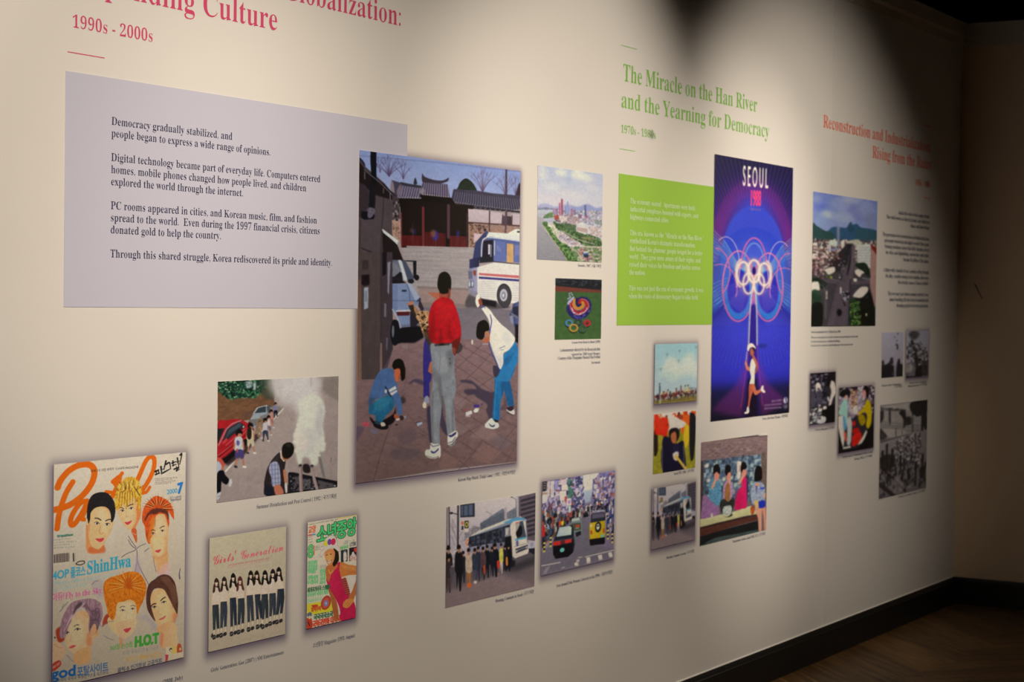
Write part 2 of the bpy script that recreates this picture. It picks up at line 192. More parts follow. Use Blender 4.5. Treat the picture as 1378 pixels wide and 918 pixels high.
Sb 134;18 -4 0 158 -2 6 -5 2 -6 2 0 5 44 0 1 -65 12 8 9 5 11 1 12 -2 10 -5 8 -9 7 -11 5 -19 1 -10 -4 -23 -4 -11 -11 -17 -16 -11 -9 -3 -9 -1 -11 2 -10 5 -12 8 -20 -15;68 5 13 3 8 10 4 24 1 18 -2 25 -3 9 -8 8 -13 3 -12 -4 -5 -5 -2 -6 0 -65 4 -15
Sc 110;58 -4 -13 2 -11 6 -10 9 -7 13 -6 19 -1 11 3 22 5 10 12 16 7 6 18 8 10 1 15 -2 11 -6 7 -9 3 -11 -2 -6 -2 -5 -4 -3 -5 -1 -9 5 -3 13 0 7 -3 7 -10 3 -14 -5 -8 -13 -2 -23 1 -17 3 -14 6 -11 12 -10 15 -4 14 3 11 10 2 -5 -12 -14 -15 -9
Sd 138;52 -4 -12 2 -9 6 -9 9 -6 12 -5 19 -1 11 3 23 3 10 7 13 9 9 10 6 13 2 9 -1 9 -5 11 -8 1 52 -4 4 -7 3 -6 1 0 5 49 0 0 -149 1 -5 5 -3 6 -2 0 -6 -29 -3 -15 -5 -1 19 -11 -10 -10 -6;64 10 7 1 6 4 6 6 3 7 0 62 -2 6 -5 5 -7 3 -7 1 -12 -3 -7 -9 -4 -21 -1 -15 2 -26 3 -9 7 -9
Se 112;57 -4 -13 2 -11 6 -9 9 -7 13 -6 21 -1 11 3 22 4 9 7 12 10 10 11 5 14 2 12 -1 10 -5 9 -8 7 -11 4 -13 2 -18 -62 0 3 -26 12 -15 18 -5 11 1 9 6 7 9 2 -5 -13 -17 -15 -10;41 71 36 0 0 23 -2 9 -6 6 -9 2 -12 -4 -6 -12
Sf 80;8 0 0 6 9 2 4 5 1 90 -14 0 0 12 14 0 2 28 4 11 6 8 8 6 10 4 13 1 13 -2 10 -5 5 -8 2 -9 -1 -7 -2 -5 -4 -3 -10 -1 -3 3 -2 4 -1 11 4 10 -2 3 -7 1 -8 -1 -5 -4 -2 -14 1 -31 21 0 0 -12 -21 0 0 -88 4 -6 7 -2 8 -1 0 -6
Sg 122;40 -51 -12 2 -8 4 -9 8 -3 9 5 11 15 7 -13 10 -3 12 1 8 5 7 9 7 14 7 -18 9 -9 13 -3 16 2 11 4 9 7 8 10 6 12 4 12 1 14 -1 15 -4 29 0 0 -13 -19 0 7 -12 2 -12 -2 -10 -4 -9 -6 -8 -8 -6 -10 -3 -30 -2 -10 -7 -1 -5 5 -6 12 -2 35 -1 17 -6 6 -6 4 -9 1 -10 -2 -11 -5 -9 -8 -8 -12 -5 -15 -4;59 46 9 2 6 6 2 10 0 29 -2 10 -6 6 -10 2 -9 -2 -6 -6 -2 -10 0 -29 2 -10 6 -6;60 -44 22 3 14 6 5 10 -2 6 -5 4 -17 2 -42 0 -8 -6 -2 -8 1 -6 8 -6 11 -3
Sh 142;9 0 0 6 5 1 5 2 3 12 0 128 -2 11 -5 3 -6 1 0 5 44 0 1 -70 13 11 11 6 12 2 17 -4 10 -13 3 -22 1 -65 2 -5 5 -2 5 -1 0 -6 -55 0 0 6 9 3 3 12 0 69 -2 6 -5 4 -8 1 -12 -3 -11 -10 1 -74 2 -5 5 -2 5 -1 0 -6
Si 74;37 135 -6 1 -5 4 -3 6 -1 8 1 7 3 6 5 4 7 1 6 -1 5 -4 3 -6 2 -7 -2 -8 -3 -6 -6 -4;9 0 0 6 10 3 3 5 0 88 -2 4 -5 3 -5 1 0 5 43 0 0 -101 2 -4 5 -3 5 -1 0 -6
Sj 78;40 136 -7 1 -5 4 -3 6 -1 7 1 7 4 6 5 4 6 2 6 -2 5 -4 3 -6 2 -7 -2 -7 -3 -6 -5 -4;14 -52 -17 3 -11 10 -3 6 -1 7 1 6 3 5 3 3 11 0 3 -3 3 -4 0 -9 -5 -11 3 -3 7 -2 9 2 5 5 2 17 -1 121 -3 5 -6 3 -7 1 0 5 47 0 0 -123 -2 -13 -4 -11 -6 -9 -8 -6 -11 -4
Sk 134;9 0 0 6 5 1 5 2 3 12 0 127 -2 12 -5 3 -5 1 0 5 43 0 1 -106 38 35 2 6 -5 4 -10 2 0 5 47 0 0 -5 -13 -4 -12 -9 -21 -19 47 -65 5 -6 6 -1 0 -6 -57 0 0 6 8 1 3 5 -3 7 -28 36 -9 -5 1 -36 2 -4 5 -3 5 -1 0 -6
Sl 74;9 0 0 6 10 3 3 5 0 141 -2 5 -5 3 -5 1 0 5 43 0 0 -155 2 -4 5 -3 5 -1 0 -6
Sm 206;9 0 0 6 5 1 5 2 3 12 0 74 -2 11 -5 3 -6 1 0 5 43 0 1 -17 13 11 11 7 11 2 14 -2 9 -7 8 -12 12 12 12 7 12 2 17 -4 9 -13 4 -22 0 -65 3 -5 4 -2 5 -1 0 -6 -54 0 0 6 5 1 5 3 2 11 0 60 -2 15 -5 4 -8 1 -12 -3 -10 -9 1 -75 2 -4 4 -3 5 -1 0 -6 -53 0 0 6 4 1 6 3 2 11 0 60 -2 15 -5 4 -8 1 -12 -3 -10 -10 0 -74 3 -4 4 -3 5 -1 0 -6
Sn 142;9 0 0 6 5 1 5 2 3 12 0 74 -2 11 -5 3 -6 1 0 5 44 0 1 -16 13 11 11 6 12 2 17 -4 10 -13 3 -22 1 -65 2 -5 5 -2 5 -1 0 -6 -55 0 0 6 9 3 3 12 0 69 -2 6 -5 4 -8 1 -12 -3 -11 -10 1 -74 2 -5 5 -2 5 -1 0 -6
So 126;63 -4 -20 4 -8 5 -10 9 -8 12 -6 20 -1 11 3 22 4 10 8 12 10 9 13 6 14 2 15 -2 13 -5 10 -10 8 -12 6 -20 1 -11 -3 -23 -4 -9 -8 -12 -10 -10 -13 -6;63 4 10 3 8 7 3 28 0 35 -4 24 -7 8 -10 3 -11 -3 -7 -8 -4 -24 1 -47 3 -16 7 -7
Sp 138;9 -52 0 6 8 2 3 3 2 17 0 115 -2 15 -5 2 -5 2 0 5 41 0 2 -17 11 11 10 7 12 3 11 -2 10 -6 9 -9 6 -12 5 -20 1 -10 -3 -23 -3 -10 -7 -13 -8 -9 -11 -6 -12 -3 -10 2 -9 6 -11 8 0 -49 2 -4 10 -4 5 -1 0 -6;73 10 11 3 8 9 4 21 1 15 -2 25 -2 10 -7 8 -12 3 -12 -4 -10 -12 0 -63 9 -11
Sr 107;9 0 0 6 10 3 3 5 0 88 -2 4 -5 3 -5 1 0 5 42 0 2 -21 10 10 7 8 9 5 7 1 8 -1 5 -4 4 -6 1 -8 -1 -6 -3 -5 -3 -4 -11 0 -3 2 -8 10 -6 1 -7 -2 -5 -5 -4 -8 0 -69 3 -4 14 -3 0 -6
Ss 107;56 -4 -10 2 -19 6 -7 -2 -2 -5 -2 0 0 42 2 0 4 -14 8 -11 11 -6 11 -3 9 1 7 4 5 5 1 7 -4 10 -10 7 -30 16 -7 8 -5 9 -1 10 2 14 7 12 7 6 9 3 10 2 25 -5 8 1 2 4 2 0 0 -36 -2 0 -4 12 -8 8 -9 6 -10 2 -9 -1 -5 -3 -5 -5 -1 -6 1 -5 9 -9 35 -18 7 -8 4 -9 1 -11 -1 -12 -4 -9 -5 -8 -7 -6 -9 -3
St 85;46 -3 -12 2 -7 5 -5 9 -1 14 -1 77 -10 0 0 7 25 26 14 21 3 0 0 -43 23 0 0 -11 -23 0 -1 -81 2 -4 4 -3 6 -1 9 3 6 10 2 -4 -9 -15 -11 -9
Su 140;49 -4 -14 3 -8 8 -4 7 -3 22 0 57 -3 12 -5 4 -5 1 0 5 44 0 0 -94 3 -4 5 -3 7 -1 12 3 10 8 -1 77 -2 5 -6 3 -6 1 0 5 45 0 0 -96 3 -5 5 -2 6 -1 0 -6 -30 -4 -15 -5 -1 19 -10 -8 -8 -5 -9 -4
Sv 114;55 -4 -45 109 -4 3 -5 2 0 5 58 0 0 -5 -10 -2 -4 -5 24 -58 24 57 -5 6 -10 2 0 5 33 0 0 -5 -5 -2 -9 -10 -39 -102
Sw 162;47 -4 -38 103 -4 7 -6 4 -1 5 51 0 0 -5 -6 -2 -3 -5 2 -9 20 -47 19 40 -8 21 -8 2 0 5 53 0 0 -5 -7 -2 -4 -5 18 -51 22 51 -4 5 -8 2 0 5 29 0 0 -5 -4 -1 -4 -3 -44 -110 -3 0 -26 78 -33 -78
Sx 118;4 0 1 5 9 6 11 10 24 30 -31 47 -7 8 -7 4 0 5 57 0 0 -5 -8 -2 -3 -3 18 -29 18 19 4 9 -4 4 -9 2 0 5 37 0 -1 -4 -10 -6 -11 -10 -21 -26 40 -61 6 -2 0 -6 -57 0 0 6 8 1 4 4 -5 11 -15 21 -22 -26 -1 -4 4 -6 9 -2 0 -5
Sy 112;20 -52 -8 1 -6 5 -4 6 -2 9 1 6 3 5 4 4 6 1 4 -1 4 -3 2 -4 2 -13 6 -1 6 2 7 7 6 11 4 15 -43 105 -4 4 -8 3 0 5 58 0 0 -5 -9 -2 -4 -5 24 -59 20 46 2 12 -1 4 -8 3 -4 1 0 5 31 0 0 -5 -4 -2 -8 -9 -46 -123 -11 -19 -6 -5 -7 -3
Sz 109;7 0 1 5 57 102 -30 -1 -10 -5 -7 -8 -3 -12 -3 0 2 34 86 0 0 -6 -56 -100 29 2 12 5 8 9 6 15 2 0 -3 -40
S| 65;25 -57 15 0 0 227 -15 0
S“ 107;92 173 -13 -9 -8 -13 -3 -16 4 -17 10 -6 8 3 4 12 -3 9 -10 5 0 14 10 13;37 173 -12 -9 -9 -13 -3 -16 4 -17 10 -6 8 3 4 12 -3 9 -10 5 1 14 9 13
S” 107;70 112 12 8 8 13 4 16 -4 17 -10 7 -9 -4 -3 -11 3 -10 10 -5 -1 -14 -9 -13;15 112 12 8 9 13 3 16 -4 17 -10 7 -8 -4 -4 -11 3 -10 10 -5 -1 -14 -9 -13
B! 68;20 121 10 -67 4 -4 4 4 10 67 -2 35 -4 12 -8 5 -8 -5 -4 -12;34 28 -10 -4 -5 -11 5 -11 10 -4 10 4 5 11 -5 11
B& 156;124 85 -12 -19 -6 -8 -24 27 18 15 10 14 3 16 -5 19 -15 13 -21 6 -24 -6 -14 -14 -6 -20 3 -14 7 -14 10 -12 -22 -14 -14 -16 -5 -20 6 -20 15 -15 22 -5 16 2 18 8 20 16 20 -24 31 0 -35 40 12 15 10 15 6 15;89 40 -12 -10 -12 -7 -13 -3 -14 6 -6 12 3 12 10 11 17 11;52 130 6 12 12 4 14 -4 6 -13 -2 -9 -6 -8 -14 -10 -8 8 -6 10
B, 55;15 -30 16 9 10 13 3 14 -2 14 -6 8 -10 3 -10 -5 -4 -10 3 -10 9 -4 -1 -14 -8 -13
B- 81;71 67 -61 0 0 -23 61 0
B. 55;28 28 -12 -4 -4 -11 4 -11 12 -4 10 4 4 11 -4 11
B0 125;118 86 -4 35 -12 27 -17 18 -23 7 -22 -7 -18 -18 -10 -27 -4 -35 4 -36 10 -28 18 -18 22 -6 23 6 17 18 12 28;93 86 -3 -35 -11 -22 -17 -8 -16 8 -10 22 -4 35 4 34 10 22 16 8 17 -8 11 -22
B1 125;75 170 -25 0 0 -170 25 0
B2 125;116 24 -64 0 24 30 16 24 10 21 2 21 -6 28 -18 18 -28 7 -13 -2 -13 -5 -14 -10 0 -30 14 14 12 6 12 3 16 -5 10 -10 4 -17 -2 -13 -4 -12 -19 -32 -47 -58 0 -2 108 0
B3 125;20 142 16 6 14 2 15 -4 10 -8 4 -14 -4 -14 -11 -8 -19 -2 0 -23 20 -3 13 -10 4 -16 -4 -14 -10 -10 -14 -3 -12 1 -13 4 -13 8 0 -26 24 -9 12 -1 28 6 19 18 7 28 -2 16 -8 15 -14 9 12 10 7 12 3 16 -7 24 -17 15 -27 6 -23 -3 -10 -4
B4 125;100 173 -11 0 -86 -105 0 -12 72 0 0 -56 25 0 0 56 18 0 0 22 -18 0;74 126 1 0 0 -48 -39 0
B5 125;101 170 -75 0 0 -88 32 1 20 -12 7 -19 -5 -16 -12 -10 -18 -5 -12 1 -13 4 -13 8 0 -26 14 -6 14 -3 14 -1 22 4 18 11 12 17 4 22 -5 22 -12 18 -19 11 -26 3 0 42 53 0
B6 125;80 173 -30 -25 -22 -28 -12 -30 -5 -32 4 -24 11 -20 18 -12 22 -4 25 7 19 18 6 26 -6 25 -17 18 -25 6 -14 -2 -12 -4 8 18 12 16 14 16 18 12;36 66 14 8 14 2 14 -4 10 -10 4 -13 -4 -15 -9 -10 -15 -3 -16 5 -11 16
B7 125;122 170 -110 0 0 -22 74 0 -62 -140 22 -10
B8 125;117 46 -3 16 -8 14 -12 11 11 11 7 12 2 14 -6 24 -18 18 -26 7 -26 -7 -19 -17 -7 -25 2 -14 8 -12 10 -11 -14 -11 -8 -14 -2 -16 8 -24 19 -18 28 -6 27 6 20 18;90 124 -4 -13 -10 -9 -12 -4 -14 4 -10 10 -4 12 4 14 10 8 14 4 14 -4 8 -9;92 48 -3 -14 -10 -9 -17 -4 -15 3 -11 10 -4 14 4 14 11 10 16 3 15 -3 10 -10
B9 125;47 -2 27 22 22 28 14 31 6 31 -5 26 -11 19 -17 13 -22 5 -27 -7 -18 -20 -7 -24 7 -25 16 -18 26 -7 13 2 13 6 -6 -16 -11 -18 -15 -16 -20 -14;34 122 3 14 10 10 15 4 14 -5 10 -11 4 -15 -1 -14 -14 -7 -13 -2 -14 4 -10 9
BA 167;90 172 -16 0 -74 -172 25 0 21 50 73 0 23 -50 25 0;82 134 27 -62 -53 0
BB 141;19 0 59 0 34 7 18 17 6 22 -5 20 -15 16 -21 8 15 9 8 13 3 15 -5 21 -18 16 -30 6 -49 0;44 148 22 0 18 -3 9 -9 3 -11 -4 -15 -12 -10 -20 -2 -16 0;44 76 29 0 21 -4 12 -9 4 -14 -2 -13 -12 -10 -22 -4 -30 0
BC 177;164 159 -22 7 -18 6 -18 1 -38 -7 -30 -18 -19 -29 -7 -36 6 -29 16 -27 28 -21 42 -8 24 2 20 5 18 8 0 27 -20 -11 -20 -7 -20 -2 -28 5 -22 13 -14 20 -4 27 4 26 14 21 22 14 28 4 18 -2 20 -6 20 -10
BD 188;19 0 67 0 38 7 28 19 18 28 6 32 -6 30 -16 27 -28 20 -40 7 -67 0;44 148 38 0 30 -4 22 -14 12 -20 5 -24 -3 -20 -10 -20 -22 -17 -34 -7 -38 0
BE 125;116 170 -97 0 0 -170 99 0 0 22 -74 0 0 53 69 0 0 22 -69 0 0 51 72 0
BF 118;110 170 -91 0 0 -170 25 0 0 80 66 0 0 22 -66 0 0 46 66 0
BG 185;168 84 -57 0 0 -22 33 0 0 -35 -24 -6 -13 -1 -28 5 -22 13 -14 21 -5 26 5 26 13 21 22 14 26 4 20 -2 20 -6 21 -8 0 24 -23 9 -20 5 -18 1 -36 -7 -30 -18 -18 -28 -8 -36 8 -34 18 -28 29 -18 37 -6 22 1 20 5 22 8
BH 182;164 170 -25 0 0 -74 -95 0 0 74 -25 0 0 -170 25 0 0 74 95 0 0 -74 25 0
BI 62;44 170 -25 0 0 -170 25 0
BJ 62;44 170 -25 0 0 -164 -1 -23 -8 -13 -20 -4 -6 0 5 -23 7 -1 28 8 15 20 5 28
BL 122;43 170 -25 0 0 -170 102 0 0 22 -77 0
BM 195;178 170 -24 0 -56 -70 -56 70 -24 0 0 -170 25 0 1 133 52 -66 4 0 53 66 0 -133 25 0
BN 195;176 170 -22 0 0 -132 -116 132 -20 0 0 -170 24 0 0 132 114 -132 20 0
BO 206;12 86 6 -34 18 -28 28 -19 38 -7 39 7 29 19 18 28 6 34 -6 33 -18 28 -29 19 -38 7 -38 -7 -29 -20 -18 -27;36 86 6 25 14 21 20 14 27 4 27 -4 20 -14 14 -21 6 -25 -6 -26 -14 -21 -20 -14 -27 -5 -27 5 -20 14 -14 21
BP 128;18 170 0 -170 24 0 0 74 26 0 32 6 19 17 6 25 -6 24 -17 18 -31 6;42 148 29 0 17 -4 9 -9 3 -13 -4 -14 -10 -9 -16 -3 -28 0
BS 114;100 161 -12 7 -14 4 -12 1 -28 -6 -18 -15 -6 -24 12 -29 50 -36 12 -21 -3 -10 -9 -9 -16 -3 -16 2 -16 9 -13 13 0 -30 15 -10 16 -4 17 -2 25 6 16 16 6 24 -11 32 -25 20 -26 15 -11 19 3 11 10 7 14 3 12 -2 14 -5 14 -11
BT 151;147 170 -143 0 0 -22 60 0 0 -148 24 0 0 148 59 0
BU 177;162 170 -24 0 -2 -114 -2 -12 -7 -10 -10 -7 -13 -5 -17 -2 -14 2 -13 4 -10 9 -6 8 -4 11 0 116 -24 0 0 -106 6 -30 16 -20 22 -12 26 -4 34 4 23 14 15 22 4 29
BV 151;151 170 -24 0 -51 -119 -52 119 -24 0 74 -172 5 0
BX 177;172 170 -30 0 -53 -64 -53 64 -30 0 68 -82 -74 -88 30 0 59 70 58 -70 29 0 -72 88
BY 151;76 112 -46 58 -30 0 64 -80 0 -90 24 0 0 90 63 80 -29 0
BZ 162;112 148 -108 -148 154 0 0 22 -108 0 108 148 -147 0 0 -22
Ba 107;103 20 -12 -6 -3 2 -1 4 0 58 -6 20 -15 12 -20 4 -15 -1 -13 -5 -9 -8 0 -25 11 11 12 6 12 2 16 -5 4 -15 0 -6 -37 -14 -15 -11 -6 -17 4 -14 10 -10 14 -4 10 1 10 4 10 7 6 -10 12 -2 9 2 12 6;64 23 -9 -7 -10 -2 -11 4 -5 12 5 10 13 9 17 7
Bb 125;37 170 -22 0 0 -164 12 -4 29 -4 26 4 18 12 12 19 4 25 -6 30 -17 19 -25 7 -11 0 -10 -4 -10 -6;37 83 13 9 12 2 17 -4 11 -14 4 -20 -4 -20 -12 -12 -18 -5 -23 3
Bc 110;98 107 -20 7 -12 0 -24 -4 -16 -12 -12 -19 -4 -25 4 -22 12 -18 18 -12 24 -4 24 3 9 3 0 22 -21 -6 -9 -1 -20 4 -13 13 -5 20 5 20 12 13 18 5 9 -1 9 -3 12 -7
Bd 128;113 170 -23 0 0 -60 -12 4 -11 0 -23 -4 -18 -11 -11 -18 -4 -22 4 -25 11 -18 17 -12 23 -4 47 0;90 19 -22 0 -20 5 -11 12 -3 20 4 20 13 14 19 4 10 0 10 -4
Be 120;110 32 -14 -7 -12 -5 -14 -1 -18 4 -13 11 -7 19 80 0 -4 27 -10 19 -15 11 -20 4 -21 -4 -17 -11 -11 -18 -4 -23 4 -23 10 -19 18 -14 23 -4 17 1 14 5 14 7;33 68 5 14 10 10 16 4 13 -4 9 -10 4 -14
Bg 107;106 112 -47 0 -26 -4 -17 -14 -6 -20 2 -12 4 -10 8 -8 11 -6 -13 -6 -5 -10 3 -8 8 -6 -16 -7 -9 -10 -3 -15 6 -17 19 -12 27 -5 28 5 18 12 7 19 -3 14 -10 10 -20 8 -18 4 -12 4 -4 6 8 8 19 4 19 10 6 10 4 14 -2 13 -10 12 24 0;74 74 -3 -12 -7 -7 -12 -3 -12 3 -7 7 -3 11 3 10 8 7 11 3 16 -6;84 -24 -4 -8 -11 -6 -17 -2 -17 2 -11 6 -3 10 3 8 9 6 13 2 16 -1 15 -5
Bi 55;38 112 -22 0 0 -112 22 0;41 146 -4 10 -9 4 -10 -4 -4 -10 4 -9 10 -4 9 4
Bl 55;38 170 -22 0 0 -170 22 0
Bn 125;38 112 -22 0 0 -112 22 0 0 80 10 10 8 5 10 2 11 -3 8 -10 3 -14 0 -70 22 0 0 70 -6 24 -13 16 -19 4 -13 -2 -11 -6 -10 -8
Bo 138;68 114 -23 -4 -19 -12 -12 -18 -5 -22 5 -24 12 -20 18 -12 24 -4 25 4 19 12 12 19 5 25 -5 22 -12 18 -20 12;68 94 20 -4 14 -14 4 -19 -4 -21 -14 -14 -20 -4 -19 4 -13 14 -4 22 4 18 14 14
Bp 125;36 3 12 -4 11 -1 23 4 18 12 12 18 4 24 -4 24 -12 18 -20 10 -27 4 -39 0 0 -170 22 0;36 92 21 0 20 -4 12 -12 5 -20 -6 -20 -12 -14 -18 -4 -11 1 -11 4
Br 99;18 112 0 -112 22 0 0 59 3 17 10 12 14 6 9 -4 12 -8 12 20 -14 10 -14 2 -10 -2 -11 -10 -11 -16 0 26
Bs 96;81 106 -23 8 -10 0 -20 -3 -12 -11 -5 -16 8 -19 19 -13 18 -12 8 -10 -6 -9 -11 -3 -11 1 -12 5 -14 8 0 -24 14 -6 12 -4 14 0 18 4 14 12 4 17 -2 11 -8 9 -40 29 -2 5 4 7 10 3 10 -1 11 -4 12 -6
Bt 84;42 136 -42 -41 0 -3 20 0 0 -59 4 -18 12 -13 20 -4 14 2 13 6 0 20 -13 -6 -12 -2 -10 4 -6 13 0 57 36 0 0 20 -36 0
By 110;110 112 -26 0 -28 -63 -30 63 -26 0 44 -88 -38 -82 24 0
K가 230;166 207 0 -227 20 0 0 118 36 0 0 17 -36 0 0 92;24 182 0 -16 84 0 -10 -39 -18 -34 -28 -29 -38 -24 12 -16 46 30 32 38 18 44 6 46
K계 230;185 207 0 -227 19 0 0 227;22 178 0 -17 66 0 -6 -34 -15 -31 -23 -28 -32 -24 12 -14 29 20 23 24 16 25 10 28 38 0 0 -39 -42 0 0 -18 42 0 0 -78 19 0 0 209 -19 0 0 -57 -34 0 3 34
K고 230;34 184 0 -17 138 0 -2 -51 -6 -56 20 -3 8 83 0 44;92 110 0 -80 -80 0 0 -18 205 0 0 18 -105 0 0 80
K공 230;114 64 -33 -3 -25 -8 -15 -13 -5 -18 5 -17 15 -13 25 -8 33 -3 32 3 25 8 16 13 5 17 -5 18 -16 13 -25 8;114 48 30 -3 21 -9 7 -14 -7 -13 -21 -9 -30 -3 -31 3 -20 9 -7 13 7 14 20 9;36 196 0 -18 134 0 -2 -38 -4 -22 20 -2 6 42 1 38;96 145 0 -43 -83 0 0 -18 203 0 0 18 -99 0 0 43
K과 230;23 182 0 -17 93 0 -6 -83 20 -2 6 74 1 28;13 30 103 4 36 4 0 16 -74 -6 0 70 -20 0 0 -70 -48 0;165 207 0 -227 21 0 0 114 36 0 0 18 -36 0 0 95
K관 230;25 190 0 -18 91 0 -6 -60 21 -2 6 80;14 72 104 4 36 6 -2 15 -72 -6 0 48 -21 0 0 -49 -48 0;168 207 0 -171 20 0 0 80 33 0 0 18 -33 0 0 73;46 52 0 -66 150 0 0 16 -130 0 0 50
K교 230;34 184 0 -17 138 0 0 -53 -8 -53 21 -2 8 79 0 46;118 104 0 -74 -34 0 0 74 -22 0 0 -74 -50 0 0 -18 205 0 0 18 -78 0 0 74
K국 230;34 57 0 -17 138 0 0 -60 20 0 0 77 -67 0 0 41 93 0 0 18 -32 0 5 80 -153 0 0 -17 132 0 -2 -39 -4 -24 -152 0 0 -18 92 0 0 -41
K기 230;178 207 0 -227 20 0 0 227;26 182 0 -16 84 0 -8 -39 -18 -34 -29 -29 -39 -24 10 -17 48 31 34 38 18 43 6 47
K년 230;114 134 0 -16 64 0 0 -79 20 0 0 167 -20 0 0 -28 -64 0 0 -18 64 0 0 -26;54 54 0 -68 150 0 0 16 -130 0 0 52;26 73 90 4 26 4 -2 17 -94 -8 0 100 -20 0
K논 230;12 88 0 -16 205 0 0 16 -92 0 0 34 69 0 0 16 -134 0 0 60 -20 0 0 -76 64 0 0 -34;38 53 0 -67 158 0 0 16 -137 0 0 51
K대 230;134 202 0 -210 18 0 0 107 32 0 0 -119 20 0 0 227 -20 0 0 -91 -32 0 0 86;20 180 0 -144 60 2 39 5 -2 17 -75 -6 0 108 62 0 0 18
K듀 230;12 77 0 -17 54 0 0 -80 20 0 0 80 58 0 0 -80 20 0 0 80 54 0 0 17;40 195 0 -88 152 0 0 17 -130 0 0 54 126 0 0 17
K록 230;36 48 0 -17 136 0 0 -49 20 0 0 66;39 106 65 0 0 -24 -92 0 0 -16 206 0 0 16 -93 0 0 24 71 0 0 16 -136 0 0 24 131 0 0 55 -153 0 0 -17 132 0 0 -22 -131 0
K릭 230;177 206 0 -138 21 0 0 138;47 56 0 -17 130 0 0 -59 21 0 0 76;24 194 0 -18 82 0 0 -29 -82 0 0 -66 75 1 53 6 -2 18 -77 -8 -29 0 0 32 82 0 0 64
K립 230;177 206 0 -124 21 0 0 124;52 71 0 -87 146 0 0 87 -20 0 0 -27 -106 0 0 27;72 28 106 0 0 -28 -106 0;24 196 0 -17 82 0 0 -29 -82 0 0 -63 75 1 53 6 -2 18 -77 -8 -29 0 0 30 82 0 0 62
K만 230;22 186 0 -104 104 0 0 104;106 170 0 -72 -64 0 0 72;168 207 0 -166 20 0 0 80 34 0 0 17 -34 0 0 69;48 57 0 -71 150 0 0 16 -130 0 0 55
K물 230;39 200 0 -70 151 0 0 70;170 183 0 -36 -110 0 0 36;38 -17 160 0 0 16 -140 0 0 23 132 0 0 51 -65 0 0 22 92 0 0 17 -205 0 0 -17 92 0 0 -22 -66 0 0 -16 132 0 0 -20 -132 0
K민 230;24 187 0 -105 106 0 0 105;110 170 0 -72 -66 0 0 72;177 206 0 -162 21 0 0 162;52 60 0 -72 153 0 0 17 -131 0 0 55
K박 230;41 58 0 -16 127 0 0 -62 20 0 0 78;22 192 0 -106 104 0 0 106 -20 0 0 -34 -64 0 0 34;42 141 64 0 0 -39 -64 0;168 207 0 -137 20 0 0 61 34 0 0 17 -34 0 0 59
K별 230;44 148 62 0 0 -34 -62 0;178 158 0 -24 -52 0 0 24;24 196 0 -98 102 0 0 20 52 0 0 -29 20 0 0 118 -20 0 0 -33 -52 0 0 22 -20 0 0 -32 -62 0 0 32;54 -16 153 0 0 16 -133 0 0 24 124 0 0 54 -145 0 0 -16 125 0 0 -22 -124 0
K부 230;38 198 0 -98 154 0 0 98 -22 0 0 -32 -111 0 0 32;59 150 111 0 0 -33 -111 0;12 73 0 -17 92 0 0 -76 20 0 0 76 94 0 0 17
K사 230;68 188 0 -41 -4 -31 -13 -29 -19 -25 -22 -16 12 -17 18 13 16 17 13 21 9 24 10 -22 12 -20 16 -16 17 -12 13 16 -22 16 -19 23 -13 28 -4 30 0 41;166 207 0 -227 20 0 0 118 38 0 0 18 -38 0 0 91
K상 230;116 64 -31 -4 -23 -8 -16 -12 -4 -18 4 -18 16 -12 23 -8 31 -3 31 3 23 8 15 12 5 18 -5 18 -15 12 -23 8;116 47 29 -3 19 -8 6 -14 -6 -13 -19 -9 -29 -2 -29 2 -19 9 -6 13 6 14 19 8;68 195 0 -23 -4 -25 -12 -22 -18 -18 -22 -13 10 -16 19 10 16 12 13 16 8 19 13 -21 18 -18 23 -12 11 16 -23 12 -16 16 -12 20 -4 22 0 25;168 207 0 -137 20 0 0 61 34 0 0 17 -34 0 0 59
K서 230;178 207 0 -77 -52 0 0 -17 52 0 0 -133 20 0 0 227;71 188 0 -41 -5 -31 -12 -30 -18 -24 -24 -17 14 -17 18 13 16 17 12 22 10 24 9 -22 13 -21 16 -17 18 -12 12 17 -23 16 -19 23 -12 28 -4 31 0 41
K세 230;185 207 0 -227 20 0 0 227;139 202 0 -76 -37 0 0 -18 37 0 0 -116 19 0 0 210;60 186 0 -44 -4 -28 -10 -28 -15 -24 -21 -17 13 -15 15 12 14 16 10 19 8 21 7 -20 10 -17 13 -15 14 -12 12 16 -20 18 -14 22 -10 26 -2 27 0 43
K소 230;104 82 0 -55 -92 0 0 -17 206 0 0 17 -94 0 0 55;103 192 0 -18 -7 -26 -19 -24 -27 -18 -30 -10 10 -16 26 8 24 14 20 18 14 22 14 -22 21 -18 24 -14 26 -8 9 16 -30 10 -26 18 -20 24 -7 26 0 18
K속 230;36 54 0 -16 135 0 0 -58 21 0 0 74;104 128 0 -34 -92 0 0 -18 206 0 0 18 -93 0 0 34;104 204 0 -11 -6 -21 -18 -18 -26 -14 -29 -8 7 -16 26 6 24 11 18 15 14 18 14 -18 20 -15 23 -11 25 -6 8 16 -29 8 -25 14 -18 18 -7 21 0 11
K스 230;12 28 0 -17 206 0 0 17;103 191 0 -17 -7 -28 -19 -24 -27 -18 -29 -10 9 -18 26 9 24 14 20 19 14 23 14 -23 20 -19 24 -14 26 -9 10 18 -30 10 -27 18 -19 24 -7 28 0 17
K아 230;72 190 -22 -6 -18 -16 -12 -25 -4 -33 4 -32 12 -25 18 -16 22 -5 24 5 18 16 11 25 5 32 -5 33 -11 25 -18 16;72 171 20 -8 13 -21 5 -32 -5 -32 -13 -20 -20 -8 -19 8 -13 20 -4 32 4 32 13 21;166 207 0 -227 20 0 0 119 38 0 0 17 -38 0 0 91
